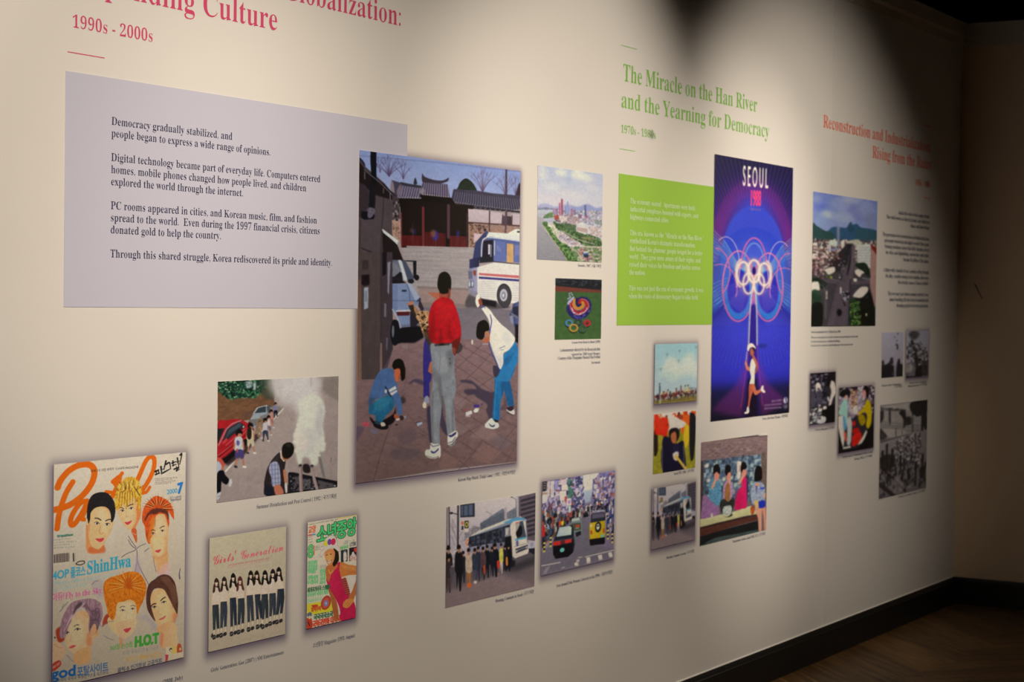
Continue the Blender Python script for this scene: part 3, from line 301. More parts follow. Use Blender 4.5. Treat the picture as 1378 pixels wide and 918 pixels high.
K앙 230;76 194 -24 -4 -18 -12 -13 -16 -5 -22 5 -22 13 -16 18 -12 24 -3 23 3 19 12 12 16 4 22 -4 22 -12 16 -19 12;76 176 20 -5 14 -13 4 -18 -4 -18 -14 -13 -20 -5 -20 5 -14 13 -6 18 6 18 14 13;116 66 -31 -3 -23 -9 -16 -13 -4 -17 4 -18 16 -14 23 -8 31 -3 31 3 23 8 15 14 5 18 -5 17 -15 13 -23 9;116 49 29 -3 19 -9 6 -13 -6 -14 -19 -9 -29 -3 -29 3 -19 9 -6 14 6 13 19 9;168 207 0 -134 20 0 0 60 34 0 0 17 -34 0 0 57
K양 230;76 194 -24 -4 -18 -12 -13 -16 -5 -22 5 -22 13 -16 18 -12 24 -3 23 3 19 12 12 16 4 22 -4 22 -12 16 -19 12;76 176 20 -5 14 -13 4 -18 -4 -18 -14 -13 -20 -5 -20 5 -14 13 -6 18 6 18 14 13;116 66 -31 -3 -23 -9 -16 -13 -4 -17 4 -18 16 -14 23 -8 31 -3 31 3 23 8 15 14 5 18 -5 17 -15 13 -23 9;116 49 29 -3 19 -9 6 -13 -6 -14 -19 -9 -29 -3 -29 3 -19 9 -6 14 6 13 19 9;168 207 0 -134 20 0 0 35 33 0 0 17 -33 0 0 31 33 0 0 17 -33 0 0 34
K역 230;48 61 0 -17 130 0 0 -64 20 0 0 81;74 176 20 -4 14 -14 4 -18 -4 -20 -14 -12 -20 -5 -20 5 -13 12 -5 20 5 18 13 14;178 156 0 -33 -48 0 2 17 0 8 -2 8;74 194 -23 -4 -19 -11 -12 -17 -4 -22 4 -22 12 -18 19 -10 23 -4 18 2 16 7 12 11 58 0 0 -32 20 0 0 133 -20 0 0 -33 -57 0 -13 10 -16 8
K울 230;114 204 -33 -2 -25 -8 -16 -12 -5 -17 5 -17 16 -12 25 -8 33 -2 34 2 25 8 15 12 6 17 -6 17 -15 12 -25 8;114 188 32 -2 20 -8 7 -13 -7 -13 -20 -8 -32 -2 -31 2 -19 8 -8 13 8 13 19 8;38 -17 160 0 0 16 -140 0 0 23 132 0 0 52 -65 0 0 20 92 0 0 17 -205 0 0 -17 92 0 0 -20 -66 0 0 -16 132 0 0 -20 -132 0
K원 230;85 198 -29 -6 -20 -13 -6 -21 6 -21 20 -13 29 -5 29 5 19 13 7 21 -7 21 -19 13;85 182 19 -3 12 -9 4 -12 -4 -12 -12 -9 -19 -3 -19 3 -12 9 -5 12 5 12 12 9;14 85 62 1 0 -44 22 0 0 46 60 6 -1 15 -145 -7;131 73 0 -15 46 0 0 -23 21 0 0 171 -21 0 0 -133;44 52 0 -66 159 0 0 16 -139 0 0 50
K육 230;114 202 -32 -4 -26 -8 -16 -14 -5 -18 5 -18 16 -14 26 -8 32 -3 34 3 24 8 16 14 6 18 -6 18 -16 14 -24 8;114 185 32 -3 20 -10 7 -14 -7 -14 -20 -10 -32 -2 -30 2 -20 10 -8 14 8 14 20 10;36 53 0 -17 135 0 0 -56 21 0 0 73 -29 0 0 28 54 0 0 17 -205 0 0 -17 54 0 0 -28;87 81 55 0 0 -28 -55 0
K이 230;177 207 0 -227 21 0 0 227;78 190 -23 -6 -18 -16 -12 -25 -4 -33 4 -32 12 -25 18 -16 23 -5 23 5 19 16 11 25 5 32 -5 33 -11 25 -19 16;78 171 20 -8 12 -21 6 -32 -6 -32 -12 -20 -20 -8 -20 8 -12 20 -5 32 5 32 12 21
K인 230;177 206 0 -164 21 0 0 164;76 191 -23 -5 -19 -11 -12 -17 -4 -22 4 -24 12 -17 19 -11 23 -4 24 4 18 11 13 17 5 24 -5 22 -13 17 -18 11;76 173 20 -5 14 -13 6 -19 -6 -20 -14 -14 -20 -4 -20 4 -13 14 -5 20 5 19 13 13;52 58 0 -72 153 0 0 16 -131 0 0 56
K일 230;76 198 -24 -3 -18 -11 -12 -16 -4 -20 4 -20 12 -16 18 -10 24 -4 24 4 18 10 12 16 4 20 -4 20 -12 16 -18 11;76 182 20 -5 13 -11 5 -18 -5 -17 -13 -11 -20 -4 -20 4 -13 11 -5 17 5 18 13 11;177 207 0 -116 21 0 0 116;52 -16 154 0 0 16 -134 0 0 25 126 0 0 55 -146 0 0 -16 126 0 0 -24 -126 0
K정 230;124 65 -32 -3 -23 -8 -15 -14 -5 -17 5 -18 15 -13 23 -8 32 -4 32 4 23 8 15 13 6 18 -6 17 -15 14 -23 8;124 49 30 -3 18 -9 7 -14 -7 -14 -18 -9 -30 -3 -30 3 -18 9 -6 14 6 14 18 9;178 207 0 -59 -44 0 0 -17 44 0 0 -59 20 0 0 135;20 190 0 -16 50 0 -4 -32 -12 -22 -18 -17 -22 -13 10 -16 19 10 16 12 13 16 9 20 13 -22 18 -18 24 -12 10 17 -22 11 -18 16 -11 20 -4 30 49 0 0 16
K중 230;114 44 31 -2 19 -8 7 -13 -7 -13 -19 -8 -31 -3 -30 3 -19 8 -7 13 7 13 19 8;12 101 0 -17 92 0 0 -24 -28 -4 -21 -8 -13 -12 -5 -15 5 -17 16 -12 24 -8 32 -3 33 3 24 8 15 12 6 17 -5 15 -13 12 -21 8 -28 4 0 24 92 0 0 17;31 196 0 -16 71 0 -8 -18 -18 -14 -24 -11 -28 -6 7 -17 27 6 24 10 20 14 12 16 14 -16 19 -14 24 -10 27 -6 8 17 -29 6 -25 11 -16 14 -8 18 70 0 0 16
K집 230;177 207 0 -123 21 0 0 123;52 74 0 -90 146 0 0 90 -20 0 0 -28 -106 0 0 28;72 30 106 0 0 -30 -106 0;21 192 0 -17 52 0 -5 -27 -11 -20 -19 -16 -22 -12 10 -16 19 8 16 12 13 16 10 18 9 -17 13 -14 16 -11 19 -8 10 16 -23 10 -18 16 -12 18 -4 27 51 0 0 17
K책 230;52 56 0 -17 130 0 0 -59 21 0 0 76;60 204 0 -27 -41 0 0 -17 41 0 -4 -23 -8 -19 -14 -16 -20 -12 10 -15 20 12 16 17 10 20 10 -18 16 -16 19 -11 10 15 -19 11 -14 15 -10 18 -2 22 40 0 0 17 -40 0 0 27;135 202 0 -132 20 0 0 60 29 0 0 -62 19 0 0 138 -19 0 0 -60 -29 0 0 56
K체 230;184 207 0 -227 20 0 0 227;140 202 0 -84 -35 0 0 -18 35 0 0 -108 19 0 0 210;59 198 0 -33 -42 0 0 -17 42 0 -3 -39 -10 -27 -15 -22 -21 -18 13 -15 15 12 13 15 11 20 7 20 7 -20 10 -16 14 -15 15 -11 12 16 -21 16 -14 21 -10 25 -4 38 42 0 0 17 -42 0 0 33
K코 230;37 185 0 -17 135 0 0 -38 -142 -6 4 -18 136 8 -8 -53 21 -3 8 60 1 67;92 87 0 -59 -80 0 0 -16 205 0 0 16 -105 0 0 59
K클 230;13 114 0 -16 203 0 0 16 -30 0 5 82 -153 0 0 -16 132 -1 0 -21 -137 -4 3 -17 134 6 -5 -29;37 -16 163 0 0 16 -142 0 0 24 134 0 0 52 -156 0 0 -16 136 0 0 -21 -135 0
K탈 230;23 196 0 -100 75 2 46 4 -2 17 -69 -5 -29 0 0 25 78 0 0 16 -78 0 0 24 82 0 0 17;168 207 0 -118 20 0 0 51 34 0 0 18 -34 0 0 49;45 -17 151 0 0 17 -130 0 0 24 122 0 0 54 -144 0 0 -16 124 0 0 -22 -123 0
K텔 230;184 206 0 -122 19 0 0 122;140 202 0 -46 -30 0 0 -16 30 0 0 -53 20 0 0 115;23 193 0 -99 57 1 40 5 -2 16 -76 -6 0 26 58 0 0 16 -58 0 0 24 66 0 0 17;54 -17 158 0 0 17 -137 0 0 22 128 0 0 52 -149 0 0 -16 129 0 0 -20 -129 0
K톱 230;38 62 0 -78 152 0 0 78 -20 0 0 -21 -111 0 0 21;59 25 111 0 0 -25 -111 0;40 202 0 -88 64 0 0 -22 -92 0 0 -17 205 0 0 17 -92 0 0 22 68 0 0 16 -133 0 0 21 126 0 0 15 -126 0 0 20 132 0 0 16
K트 230;12 27 0 -17 206 0 0 17;39 188 0 -120 155 0 0 17 -134 0 0 35 127 0 0 17 -127 0 0 33 132 0 0 18
K특 230;12 88 0 -18 205 0 0 18;36 49 0 -17 134 0 0 -52 20 0 0 69;40 201 0 -93 153 0 0 17 -133 0 0 23 126 0 0 16 -126 0 0 20 132 0 0 17
K파 230;12 36 104 4 37 5 -1 15 -35 -3 0 109 24 0 0 16 -125 0 0 -16 24 0 0 -112 -30 0;60 166 37 0 0 -110 -37 -2;166 207 0 -227 20 0 0 119 38 0 0 17 -38 0 0 91
K포 230;31 94 0 -16 73 0 0 -52 -92 0 0 -18 206 0 0 18 -94 0 0 52 74 0 0 16 -35 0 0 74 35 0 0 17 -168 0 0 -17 36 0 0 -74;86 168 56 0 0 -74 -56 0
K폴 230;12 104 0 -16 205 0 0 16 -92 0 0 22 71 0 0 16 -32 0 0 43 34 0 0 16 -166 0 0 -16 34 0 0 -43 -34 0 0 -16 72 0 0 -22;86 185 56 0 0 -43 -56 0;38 -17 160 0 0 16 -140 0 0 22 132 0 0 49 -152 0 0 -16 132 0 0 -18 -132 0
K학 230;80 154 -28 -5 -20 -14 -6 -21 6 -22 20 -14 28 -5 28 5 19 14 7 22 -7 21 -19 14;80 138 18 -3 12 -9 4 -12 -4 -14 -12 -8 -18 -3 -18 3 -12 8 -4 14 4 12 12 9;41 53 0 -17 127 0 0 -56 20 0 0 73;70 208 0 -25 -57 0 0 -17 133 0 0 17 -56 0 0 25;168 207 0 -141 20 0 0 61 34 0 0 17 -34 0 0 63
K한 230;80 150 -28 -6 -20 -14 -6 -22 6 -22 20 -15 28 -5 28 5 19 15 7 22 -7 22 -19 14;80 134 18 -4 12 -8 4 -14 -4 -14 -12 -9 -18 -3 -18 3 -12 9 -4 14 4 14 12 8;168 206 0 -169 20 0 0 78 34 0 0 17 -34 0 0 74;70 206 0 -27 -57 0 0 -17 133 0 0 17 -56 0 0 27;48 50 0 -64 150 0 0 16 -130 0 0 48
K화 230;82 134 17 -4 12 -9 4 -13 -4 -14 -12 -9 -17 -3 -18 3 -12 9 -4 14 4 13 12 9;82 150 -28 -6 -19 -14 -7 -22 6 -20 14 -14 23 -8 0 -24 -61 -1 3 -17 104 4 37 5 -2 15 -60 -6 0 24 22 8 16 14 5 20 -7 22 -18 14;166 207 0 -227 21 0 0 114 35 0 0 17 -35 0 0 96;71 206 0 -26 -57 0 0 -18 135 0 0 18 -57 0 0 26
K회 230;176 207 0 -227 21 0 0 227;87 134 18 -4 13 -9 4 -13 -4 -14 -13 -9 -18 -3 -18 3 -12 9 -5 14 5 13 12 9;87 150 -29 -6 -18 -14 -7 -22 5 -20 16 -14 23 -8 0 -24 -63 -1 3 -17 108 4 38 4 -1 16 -64 -5 0 23 23 8 15 14 6 20 -8 22 -18 14;77 206 0 -27 -59 0 0 -17 138 0 0 17 -58 0 0 27
K히 230;177 207 0 -227 21 0 0 227;86 135 -22 -4 -18 -11 -12 -16 -4 -21 4 -21 12 -16 18 -11 22 -4 22 4 18 11 12 16 4 21 -4 21 -12 16 -18 11;86 118 18 -5 13 -12 5 -18 -5 -18 -13 -13 -18 -4 -19 4 -13 13 -4 18 4 18 13 12;75 204 0 -34 -57 0 0 -16 135 0 0 16 -57 0 0 34
C' 47;18 116 11 0 5 34 0 29 -22 0 0 -29
CG 170;84 -2 -12 4 -9 4 -9 9 -4 13 2 8 6 6 7 5 9 1 7 0 5 -3 4 -5 1 -4 -4 -9 -17 -7 -1 -4 2 -5 13 -5 8 -1 12 3 12 10 16 22 9 15 -10 -5 -11 -1 -13 1 -11 5 -8 8 -20 1 -12 4 -9 6 -7 8 -4 8 -2 11 2 13 6 11 10 11 12 9 14 7 13 2 4 -2 -13 -8 -16 -16 -8 -10 -6 -12 -1 -12 2 -10 6 -8 9 -6 16 -2 -4 20 1 12 4 10 14 18 9 8 21 13 11 4 20 3 10 -1 8 -4 4 -7 2 -7 -1 -8 -11 -19 -8 -10 -23 -19 -25 -13 -14 -4 6 -6 12 -2 11 1 12 5 36 20 3 -1 -8 -11 -12 -38 -6 -10 -8 -8 -9 -8 -11 -4 -14 -4;102 71 21 7 9 6 24 18 9 10 11 18 1 6 -3 10 -7 4 -7 -1 -15 -10 -8 -7 -22 -30 -10 -21
Ca 132;78 -2 -6 2 -5 2 -3 6 -2 7 -10 -9 -10 -6 -11 -2 -10 2 -8 4 -5 8 -2 10 2 9 4 10 15 18 21 13 11 4 11 1 12 -3 6 -8 4 10 28 1 -30 -63 2 -2 15 8 9 8 5 -5 -23 -19 -10 -4;36 4 9 3 16 15 19 32 2 7 -2 7 -6 2 -10 -4 -17 -19 -5 -8 -10 -23 -2 -6 2 -4
Ce 103;38 -2 -14 2 -10 6 -8 8 -2 11 2 9 4 8 16 18 10 6 22 10 10 1 8 -1 8 -4 4 -5 2 -7 -2 -8 -6 -6 -8 -7 -24 -10 -14 -3 -4 -15 2 -4 6 -1 10 1 12 4 11 7 12 10 5 -5 -18 -13 -22 -10;39 32 15 6 8 4 9 13 1 7 -1 6 -3 2 -8 -6 -16 -22
Ci 86;64 91 -8 6 0 5 1 5 3 5 6 2 10 0 7 -5 1 -5 -1 -5 -3 -5 -6 -2;72 23 -14 -13 -10 -8 -8 -2 -8 -2 -14 4 -5 14 5 14 13 25 -13 -13 -4 6 26 27 35 2 -35 -67 0 -2 10 4 18 16
Cl 104;76 23 -22 -19 -8 -4 -10 -2 -9 2 -7 3 -4 6 -1 7 3 12 12 24 -12 -10 -5 4 25 26 44 72 30 2 -70 -129 0 -8 2 -1 9 4 18 16
Cn 144;0 -2 38 59 -1 2 -18 -17 -5 6 22 20 10 6 9 2 7 -4 3 -12 -1 -11 16 15 14 10 12 3 7 -1 5 -4 4 -7 2 -9 -4 -12 -22 -30 0 -4 1 -2 16 11 10 9 5 -5 -22 -19 -8 -4 -8 -2 -7 2 -6 4 -3 7 -2 15 2 5 28 37 -1 1 -9 -5 -24 -21 -33 -43
Co 112;34 -2 -11 2 -9 6 -6 8 -2 10 2 9 4 9 16 18 10 6 21 10 11 1 11 -1 8 -5 5 -7 2 -10 -2 -8 -8 -16 -8 -9 9 3 9 7 5 -5 -17 -12 -18 -4 -10 -6 -11 -4;40 6 6 2 6 4 0 4 4 7 10 4 8 13 6 11 2 11 -2 5 -4 2 -6 -2 -16 -17 -9 -14 -9 -19 0 -9
Cr 102;88 23 -24 -21 -14 -4 -10 2 -8 4 -6 6 -1 8 3 14 5 8 13 15 9 7 -17 -2 -20 -18 -4 6 16 14 6 18 4 2 3 0 0 -7 3 -3 26 -5 7 -7 1 -4 -9 -18 -16 -23 -1 -7 6 1 24 19
Cs 88;77 26 -21 -18 -8 -5 -15 -5 -19 2 -6 4 -5 5 -1 7 3 8 3 2 10 1 3 -3 3 -6 -3 -7 -8 -3 3 -2 4 0 8 2 6 11 6 25 0 19 -22 -21 -4 6 34 34 4 2 4 0 0 -4 -4 -10 12 -24 2 -10 -2 -8 -4 -8 12 11
Ct 110;14 48 26 28 40 64 32 2 -18 -32 16 0 -2 -8 -20 0 -46 -82 -4 -10 4 -2 10 4 19 16 5 -5 -22 -18 -11 -5 -11 -2 -7 2 -6 4 -3 6 -1 12 16 33 -13 -13
'''.strip().split('\n'):
    head, *parts = row.split(';')
    GL[row[0], row[1]] = (int(head[3:]) / 250, [np.cumsum(np.array(q.split(), float).reshape(-1, 2), 0) / 250 for q in parts if q])
def glyph_loops(font, s):
    x = 0; out = []
    for ch in s:
        if ch == ' ': x += .27; continue
        f = 'K' if ord(ch) >= 0x1100 and ch not in '“”' else (font if font in 'SC' else 'B')
        adv, lp = GL.get((f, ch)) or GL['K', '국']
        out += [l + np.array([x, 0]) for l in lp]; x += adv + (.0 if f != 'K' else -.03)
    return out, max(x, .01)
def letter_mesh(name, lines, m, y, parent=None):
    """lines: (font, text, x0, x1 or None, z, xscale, zscale) -> one flat mesh of letters standing y in front of the wall"""
    cu = bpy.data.curves.new('tmp', 'CURVE'); cu.dimensions = '2D'; cu.fill_mode = 'BOTH'
    for font, s, x0, x1, z0, z1, xs, zs in lines:
        lp, adv = glyph_loops(font, s)
        if x1 is not None: xs = (x1 - x0) / adv
        for l in lp:
            sp = cu.splines.new('POLY'); sp.points.add(len(l) - 1); sp.use_cyclic_u = True
            co = np.zeros((len(l), 4), np.float32); co[:, 0] = x0 + l[:, 0] * xs; co[:, 1] = z0 + (z1 - z0) * l[:, 0] / adv + l[:, 1] * zs; co[:, 3] = 1
            sp.points.foreach_set('co', co.ravel())
    t = bpy.data.objects.new('tmp', cu); d = bpy.data.meshes.new_from_object(t)
    bpy.data.objects.remove(t); bpy.data.curves.remove(cu)
    n = len(d.vertices); co = np.zeros(n * 3, np.float32); d.vertices.foreach_get('co', co); co = co.reshape(-1, 3)
    org = np.array([co[:, 0].mean(), 0, co[:, 1].mean()]); new = np.stack([co[:, 0], np.zeros(n), co[:, 1]], 1) - org
    d.vertices.foreach_set('co', new.astype(np.float32).ravel()); d.update(); d.name = name
    d.materials.clear(); d.materials.append(m)
    o = bpy.data.objects.new(name, d); COL.objects.link(o); o.location = (org[0], -y, org[2])
    if parent: o.parent = parent; o.matrix_parent_inverse = Matrix.Translation(-parent.location)
    return o
def words(ln, m, t):                                   # one line of a heading, each word a part of its own
    font, s, x0, x1, z0, z1, xs, zs = ln; tot = glyph_loops(font, s)[1]
    if x1 is not None: xs = (x1 - x0) / tot
    x = 0
    for wd in s.split(' '):
        wa = glyph_loops(font, wd)[1]; za, zb = z0 + (z1 - z0) * x / tot, z0 + (z1 - z0) * (x + wa) / tot
        letter_mesh('word', [(font, wd, x0 + x * xs, None, za, zb, xs, zs)], m, .0006, t); x += wa + .27
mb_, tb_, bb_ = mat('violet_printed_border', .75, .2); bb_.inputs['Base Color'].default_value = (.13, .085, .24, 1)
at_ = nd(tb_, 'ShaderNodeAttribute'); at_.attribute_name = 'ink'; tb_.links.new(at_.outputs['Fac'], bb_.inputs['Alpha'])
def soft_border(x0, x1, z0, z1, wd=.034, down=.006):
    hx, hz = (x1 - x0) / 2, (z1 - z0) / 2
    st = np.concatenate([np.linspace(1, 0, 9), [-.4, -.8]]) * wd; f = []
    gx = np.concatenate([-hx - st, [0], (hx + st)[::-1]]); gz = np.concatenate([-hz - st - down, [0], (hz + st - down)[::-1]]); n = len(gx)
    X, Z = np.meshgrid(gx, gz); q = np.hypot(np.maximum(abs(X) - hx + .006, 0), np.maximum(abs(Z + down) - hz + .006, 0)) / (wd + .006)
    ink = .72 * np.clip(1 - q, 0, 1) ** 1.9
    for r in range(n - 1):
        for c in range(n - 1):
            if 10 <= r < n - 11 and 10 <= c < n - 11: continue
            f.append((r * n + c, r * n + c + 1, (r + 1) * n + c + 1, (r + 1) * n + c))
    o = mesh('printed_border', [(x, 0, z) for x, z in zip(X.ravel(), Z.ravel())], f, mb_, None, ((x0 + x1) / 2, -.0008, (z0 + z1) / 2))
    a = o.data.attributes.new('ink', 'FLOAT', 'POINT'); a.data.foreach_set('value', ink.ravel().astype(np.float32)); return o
# ---------------------------------------------------------------- flat print: a small painter for the pictures on the boards
def s2l(c): return np.where(c <= .04045, c / 12.92, ((c + .055) / 1.055) ** 2.4)
def hexc(h): h = int(h); return np.array([h // 1600 / 39, h // 40 % 40 / 39, h % 40 / 39], np.float32)      # colour packed as three levels of 40
def smooth_pts(p, closed, k=5):
    p = np.asarray(p, float); n = len(p)
    if n < 3: return p
    q = np.vstack([p[-1:], p, p[:2]]) if closed else np.vstack([p[:1], p, p[-1:]])
    out = []
    for i in range(1, len(q) - 2):
        a, b, c, d = q[i - 1], q[i], q[i + 1], q[i + 2]
        for t in np.arange(k) / k:
            out.append(.5 * (2 * b + (c - a) * t + (2 * a - 5 * b + 4 * c - d) * t * t + (3 * b - a - 3 * c + d) * t ** 3))
    if not closed: out.append(q[-2])
    return np.array(out)
def box_blur(m, r):
    if r < .3: return m
    rad = max(1, int(round(r)))
    for _ in range(2 if r > .8 else 1):
        for ax in (0, 1):
            c = np.cumsum(np.pad(m, [(rad + 1, rad) if i == ax else (0, 0) for i in range(m.ndim)], mode='edge'), axis=ax)
            n = m.shape[ax]
            hi = np.take(c, np.arange(n) + 2 * rad + 1, axis=ax); lo = np.take(c, np.arange(n), axis=ax)
            m = (hi - lo) / (2 * rad + 1)
    return m
class Print:
    def __init__(s, w, h):
        s.w, s.h = w, h; s.a = np.ones((h, w, 3), np.float32) * .8; s.rs = np.random.RandomState(7)
    def noise(s, sh, sx, sy):
        gy, gx = int(sh[0] / sy) + 3, int(sh[1] / sx) + 3
        g = s.rs.rand(gy, gx) * 2 - 1
        y = np.arange(sh[0]) / sy; x = np.arange(sh[1]) / sx
        iy, ix = y.astype(int), x.astype(int); fy = (y - iy)[:, None]; fx = (x - ix)[None]
        fy = fy * fy * (3 - 2 * fy); fx = fx * fx * (3 - 2 * fx)
        A, B = g[iy][:, ix], g[iy][:, ix + 1]; C_, D = g[iy + 1][:, ix], g[iy + 1][:, ix + 1]
        return (A * (1 - fx) + B * fx) * (1 - fy) + (C_ * (1 - fx) + D * fx) * fy
    def region(s, x0, y0, x1, y1, pad):
        return max(0, int(x0 - pad)), max(0, int(y0 - pad)), min(s.w, int(x1 + pad) + 2), min(s.h, int(y1 + pad) + 2)
    def fill(s, loops, pad=0, ss=3):
        allp = np.vstack(loops); X0, Y0, X1, Y1 = s.region(*allp.min(0), *allp.max(0), pad + 1)
        if X1 <= X0 or Y1 <= Y0: return None
        W_, H_ = (X1 - X0) * ss, (Y1 - Y0) * ss
        tog = np.zeros((H_, W_ + 1), np.int32); ys = Y0 + (np.arange(H_) + .5) / ss
        for lp in loops:
            for (xa, ya), (xb, yb) in zip(lp, np.roll(lp, -1, 0)):
                if ya == yb: continue
                lo, hi = min(ya, yb), max(ya, yb)
                i0 = max(0, int(math.ceil((lo - Y0) * ss - .5))); i1 = min(H_ - 1, int(math.ceil((hi - Y0) * ss - .5)) - 1)
                if i1 < i0: continue
                r = np.arange(i0, i1 + 1); x = xa + (ys[r] - ya) * (xb - xa) / (yb - ya)
                tog[r, np.clip(np.ceil((x - X0) * ss - .5).astype(int), 0, W_)] += 1
        m = (np.cumsum(tog, 1)[:, :W_] & 1).astype(np.float32)
        return X0, Y0, m.reshape(Y1 - Y0, ss, X1 - X0, ss).mean((1, 3))
    def stroke(s, pts, w0, w1, pad=0):
        pts = np.asarray(pts, float); X0, Y0, X1, Y1 = s.region(*pts.min(0), *pts.max(0), pad + max(w0, w1))
        if X1 <= X0 or Y1 <= Y0: return None
        m = np.zeros((Y1 - Y0, X1 - X0), np.float32); n = max(1, len(pts) - 1)
        for i in range(n):
            a, b = pts[i], pts[min(i + 1, len(pts) - 1)]; wa = (w0 + (w1 - w0) * i / n) / 2; wb = (w0 + (w1 - w0) * (i + 1) / n) / 2
            q = max(wa, wb) + 1.5
            ax, ay, bx, by = max(X0, int(min(a[0], b[0]) - q)), max(Y0, int(min(a[1], b[1]) - q)), min(X1, int(max(a[0], b[0]) + q) + 1), min(Y1, int(max(a[1], b[1]) + q) + 1)
            if bx <= ax or by <= ay: continue
            yy, xx = np.mgrid[ay:by, ax:bx] + .5; d = b - a; L = max(d @ d, 1e-9)
            t = np.clip(((xx - a[0]) * d[0] + (yy - a[1]) * d[1]) / L, 0, 1)
            dist = np.hypot(xx - a[0] - t * d[0], yy - a[1] - t * d[1]); wr = wa + (wb - wa) * t
            c = np.clip(wr - dist + .5, 0, 1) * np.minimum(1, 2 * wr + .15)
            v = m[ay - Y0:by - Y0, ax - X0:bx - X0]; np.maximum(v, c, out=v)
        return X0, Y0, m
    def put(s, reg, col, o):
        if reg is None: return
        X0, Y0, m = reg
        b = o.get('b', 0) * SC
        if b: m = box_blur(m, b)
        m = m * o.get('a', 1)
        h, w = m.shape; c = np.broadcast_to(hexc(col), (h, w, 3)).copy()
        if 'g' in o or 'h' in o:
            rows = np.where(m.max(1 if 'g' in o else 0) > .02)[0]
            if len(rows):
                lo, hi = rows[0], rows[-1] + 1; t = np.clip((np.arange(h if 'g' in o else w) - lo) / max(1, hi - lo), 0, 1)
                t = t[:, None, None] if 'g' in o else t[None, :, None]
                c = c * (1 - t) + hexc(o.get('g', o.get('h'))) * t
        if 'n' in o:
            n = np.zeros((h, w))
            for k in range(2): n += s.noise((h, w), max(1, o.get('x', 3) * SC / (1 + 2 * k)), max(1, o.get('y', 3) * SC / (1 + 2 * k))) * (.7, .5)[k]
            c = c * (1 + o['n'] * n[..., None])
        v = s.a[Y0:Y0 + h, X0:X0 + w]; v += (np.clip(c, 0, 1) - v) * m[..., None]
    def text(s, font, string, p0, p1, cap, col, o):
        p0, p1 = np.array(p0, float), np.array(p1, float)
        loops, adv = glyph_loops(font, string)
        if not loops: return
        W_ = adv; d = (p1 - p0) / W_; k = cap / (.7 if font != 'K' else .78)
        sl = o.get('sl', 0)
        out = [np.stack([p0[0] + l[:, 0] * d[0] + sl * l[:, 1] * k, p0[1] + l[:, 0] * d[1] - l[:, 1] * k], 1) for l in loops]
        if 'w' in o:
            pts = np.vstack(out); X0, Y0, X1, Y1 = s.region(*pts.min(0), *pts.max(0), o['w'] * SC + 2)
            m = np.zeros((max(0, Y1 - Y0), max(0, X1 - X0)), np.float32)
            if m.size == 0: return
            for l in out:
                r = s.stroke(np.vstack([l, l[:1]]), o['w'] * SC, o['w'] * SC)
                if r:
                    v = m[r[1] - Y0:r[1] - Y0 + r[2].shape[0], r[0] - X0:r[0] - X0 + r[2].shape[1]]
                    np.maximum(v, r[2][:v.shape[0], :v.shape[1]], out=v)
            r = s.fill(out)
            if r:
                v = m[r[1] - Y0:r[1] - Y0 + r[2].shape[0], r[0] - X0:r[0] - X0 + r[2].shape[1]]
                np.maximum(v, r[2][:v.shape[0], :v.shape[1]], out=v)
            s.put((X0, Y0, m), col, o)
        else: s.put(s.fill(out), col, o)
    def run(s, art):
        for line in art.strip().split('\n'):
            head, _, txt = line.partition(' t='); f = head.split(' '); op, col = f[0], f[1]; o = {}; pts = []
            for t in f[2:]:
                if '=' in t:
                    k, v = t.split('=', 1); o[k] = v if k in 'ghcf' else float(v)
                elif ',' in t: pts.append([float(q) for q in t.split(',')])
            P = np.array(pts) * (s.w / 1000, s.h / 1000) if pts else None
            if op in 'PS':
                if op == 'S': P = smooth_pts(P, True)
                s.put(s.fill([P], o.get('b', 0) * SC * 3), col, o)
            elif op in 'LW':
                if op == 'W': P = smooth_pts(P, False)
                s.put(s.stroke(P, o['w'] * SC, o.get('v', o['w']) * SC, o.get('b', 0) * SC * 3), col, o)
            elif op == 'E':
                t = np.arange(28) * 2 * math.pi / 28; rot = math.radians(o.get('r', 0)); x, y = np.cos(t) * o['x1'] * SC, np.sin(t) * o['y1'] * SC
                for c in P: s.put(s.fill([np.stack([c[0] + x * math.cos(rot) - y * math.sin(rot), c[1] + x * math.sin(rot) + y * math.cos(rot)], 1)], o.get('b', 0) * SC * 3), col, o)
            elif op == 'K':                                    # many small daubs inside an outline
                r = s.fill([P]); X0, Y0, m = r; ys, xs = np.where(m > .5)
                if len(ys) == 0: continue
                pal = col.split('/'); n = int(o['k'])
                for i in s.rs.randint(0, len(ys), n):
                    hw = s.rs.uniform(o['w0'], o['w1']) * SC / 2; hh = s.rs.uniform(o['h0'], o['h1']) * SC / 2
                    cx, cy = X0 + xs[i], Y0 + ys[i]; a = o.get('a', 1); sk = o.get('k1', 0)
                    xa, ya, xb, yb = max(0, int(cx - hw)), max(0, int(cy - hh)), min(s.w, int(cx + hw) + 1), min(s.h, int(cy + hh) + 1)
                    if 'k1' in o:
                        s.put(s.stroke([(cx - hw, cy + hh * sk), (cx + hw, cy - hh * sk)], max(1., hh), max(1., hh)), pal[s.rs.randint(len(pal))], dict(a=a))
                    else:
                        v = s.a[ya:yb, xa:xb]; v += (hexc(pal[s.rs.randint(len(pal))]) - v) * a
            elif op in 'RO':
                q = np.array(pts); t = np.radians(np.linspace(*q[-1], int(o.get('m', 26))))
                u = lambda r: np.stack([q[0, 0] + r[0] * np.cos(t), q[0, 1] + r[1] * np.sin(t)], 1) * (s.w / 1000, s.h / 1000)
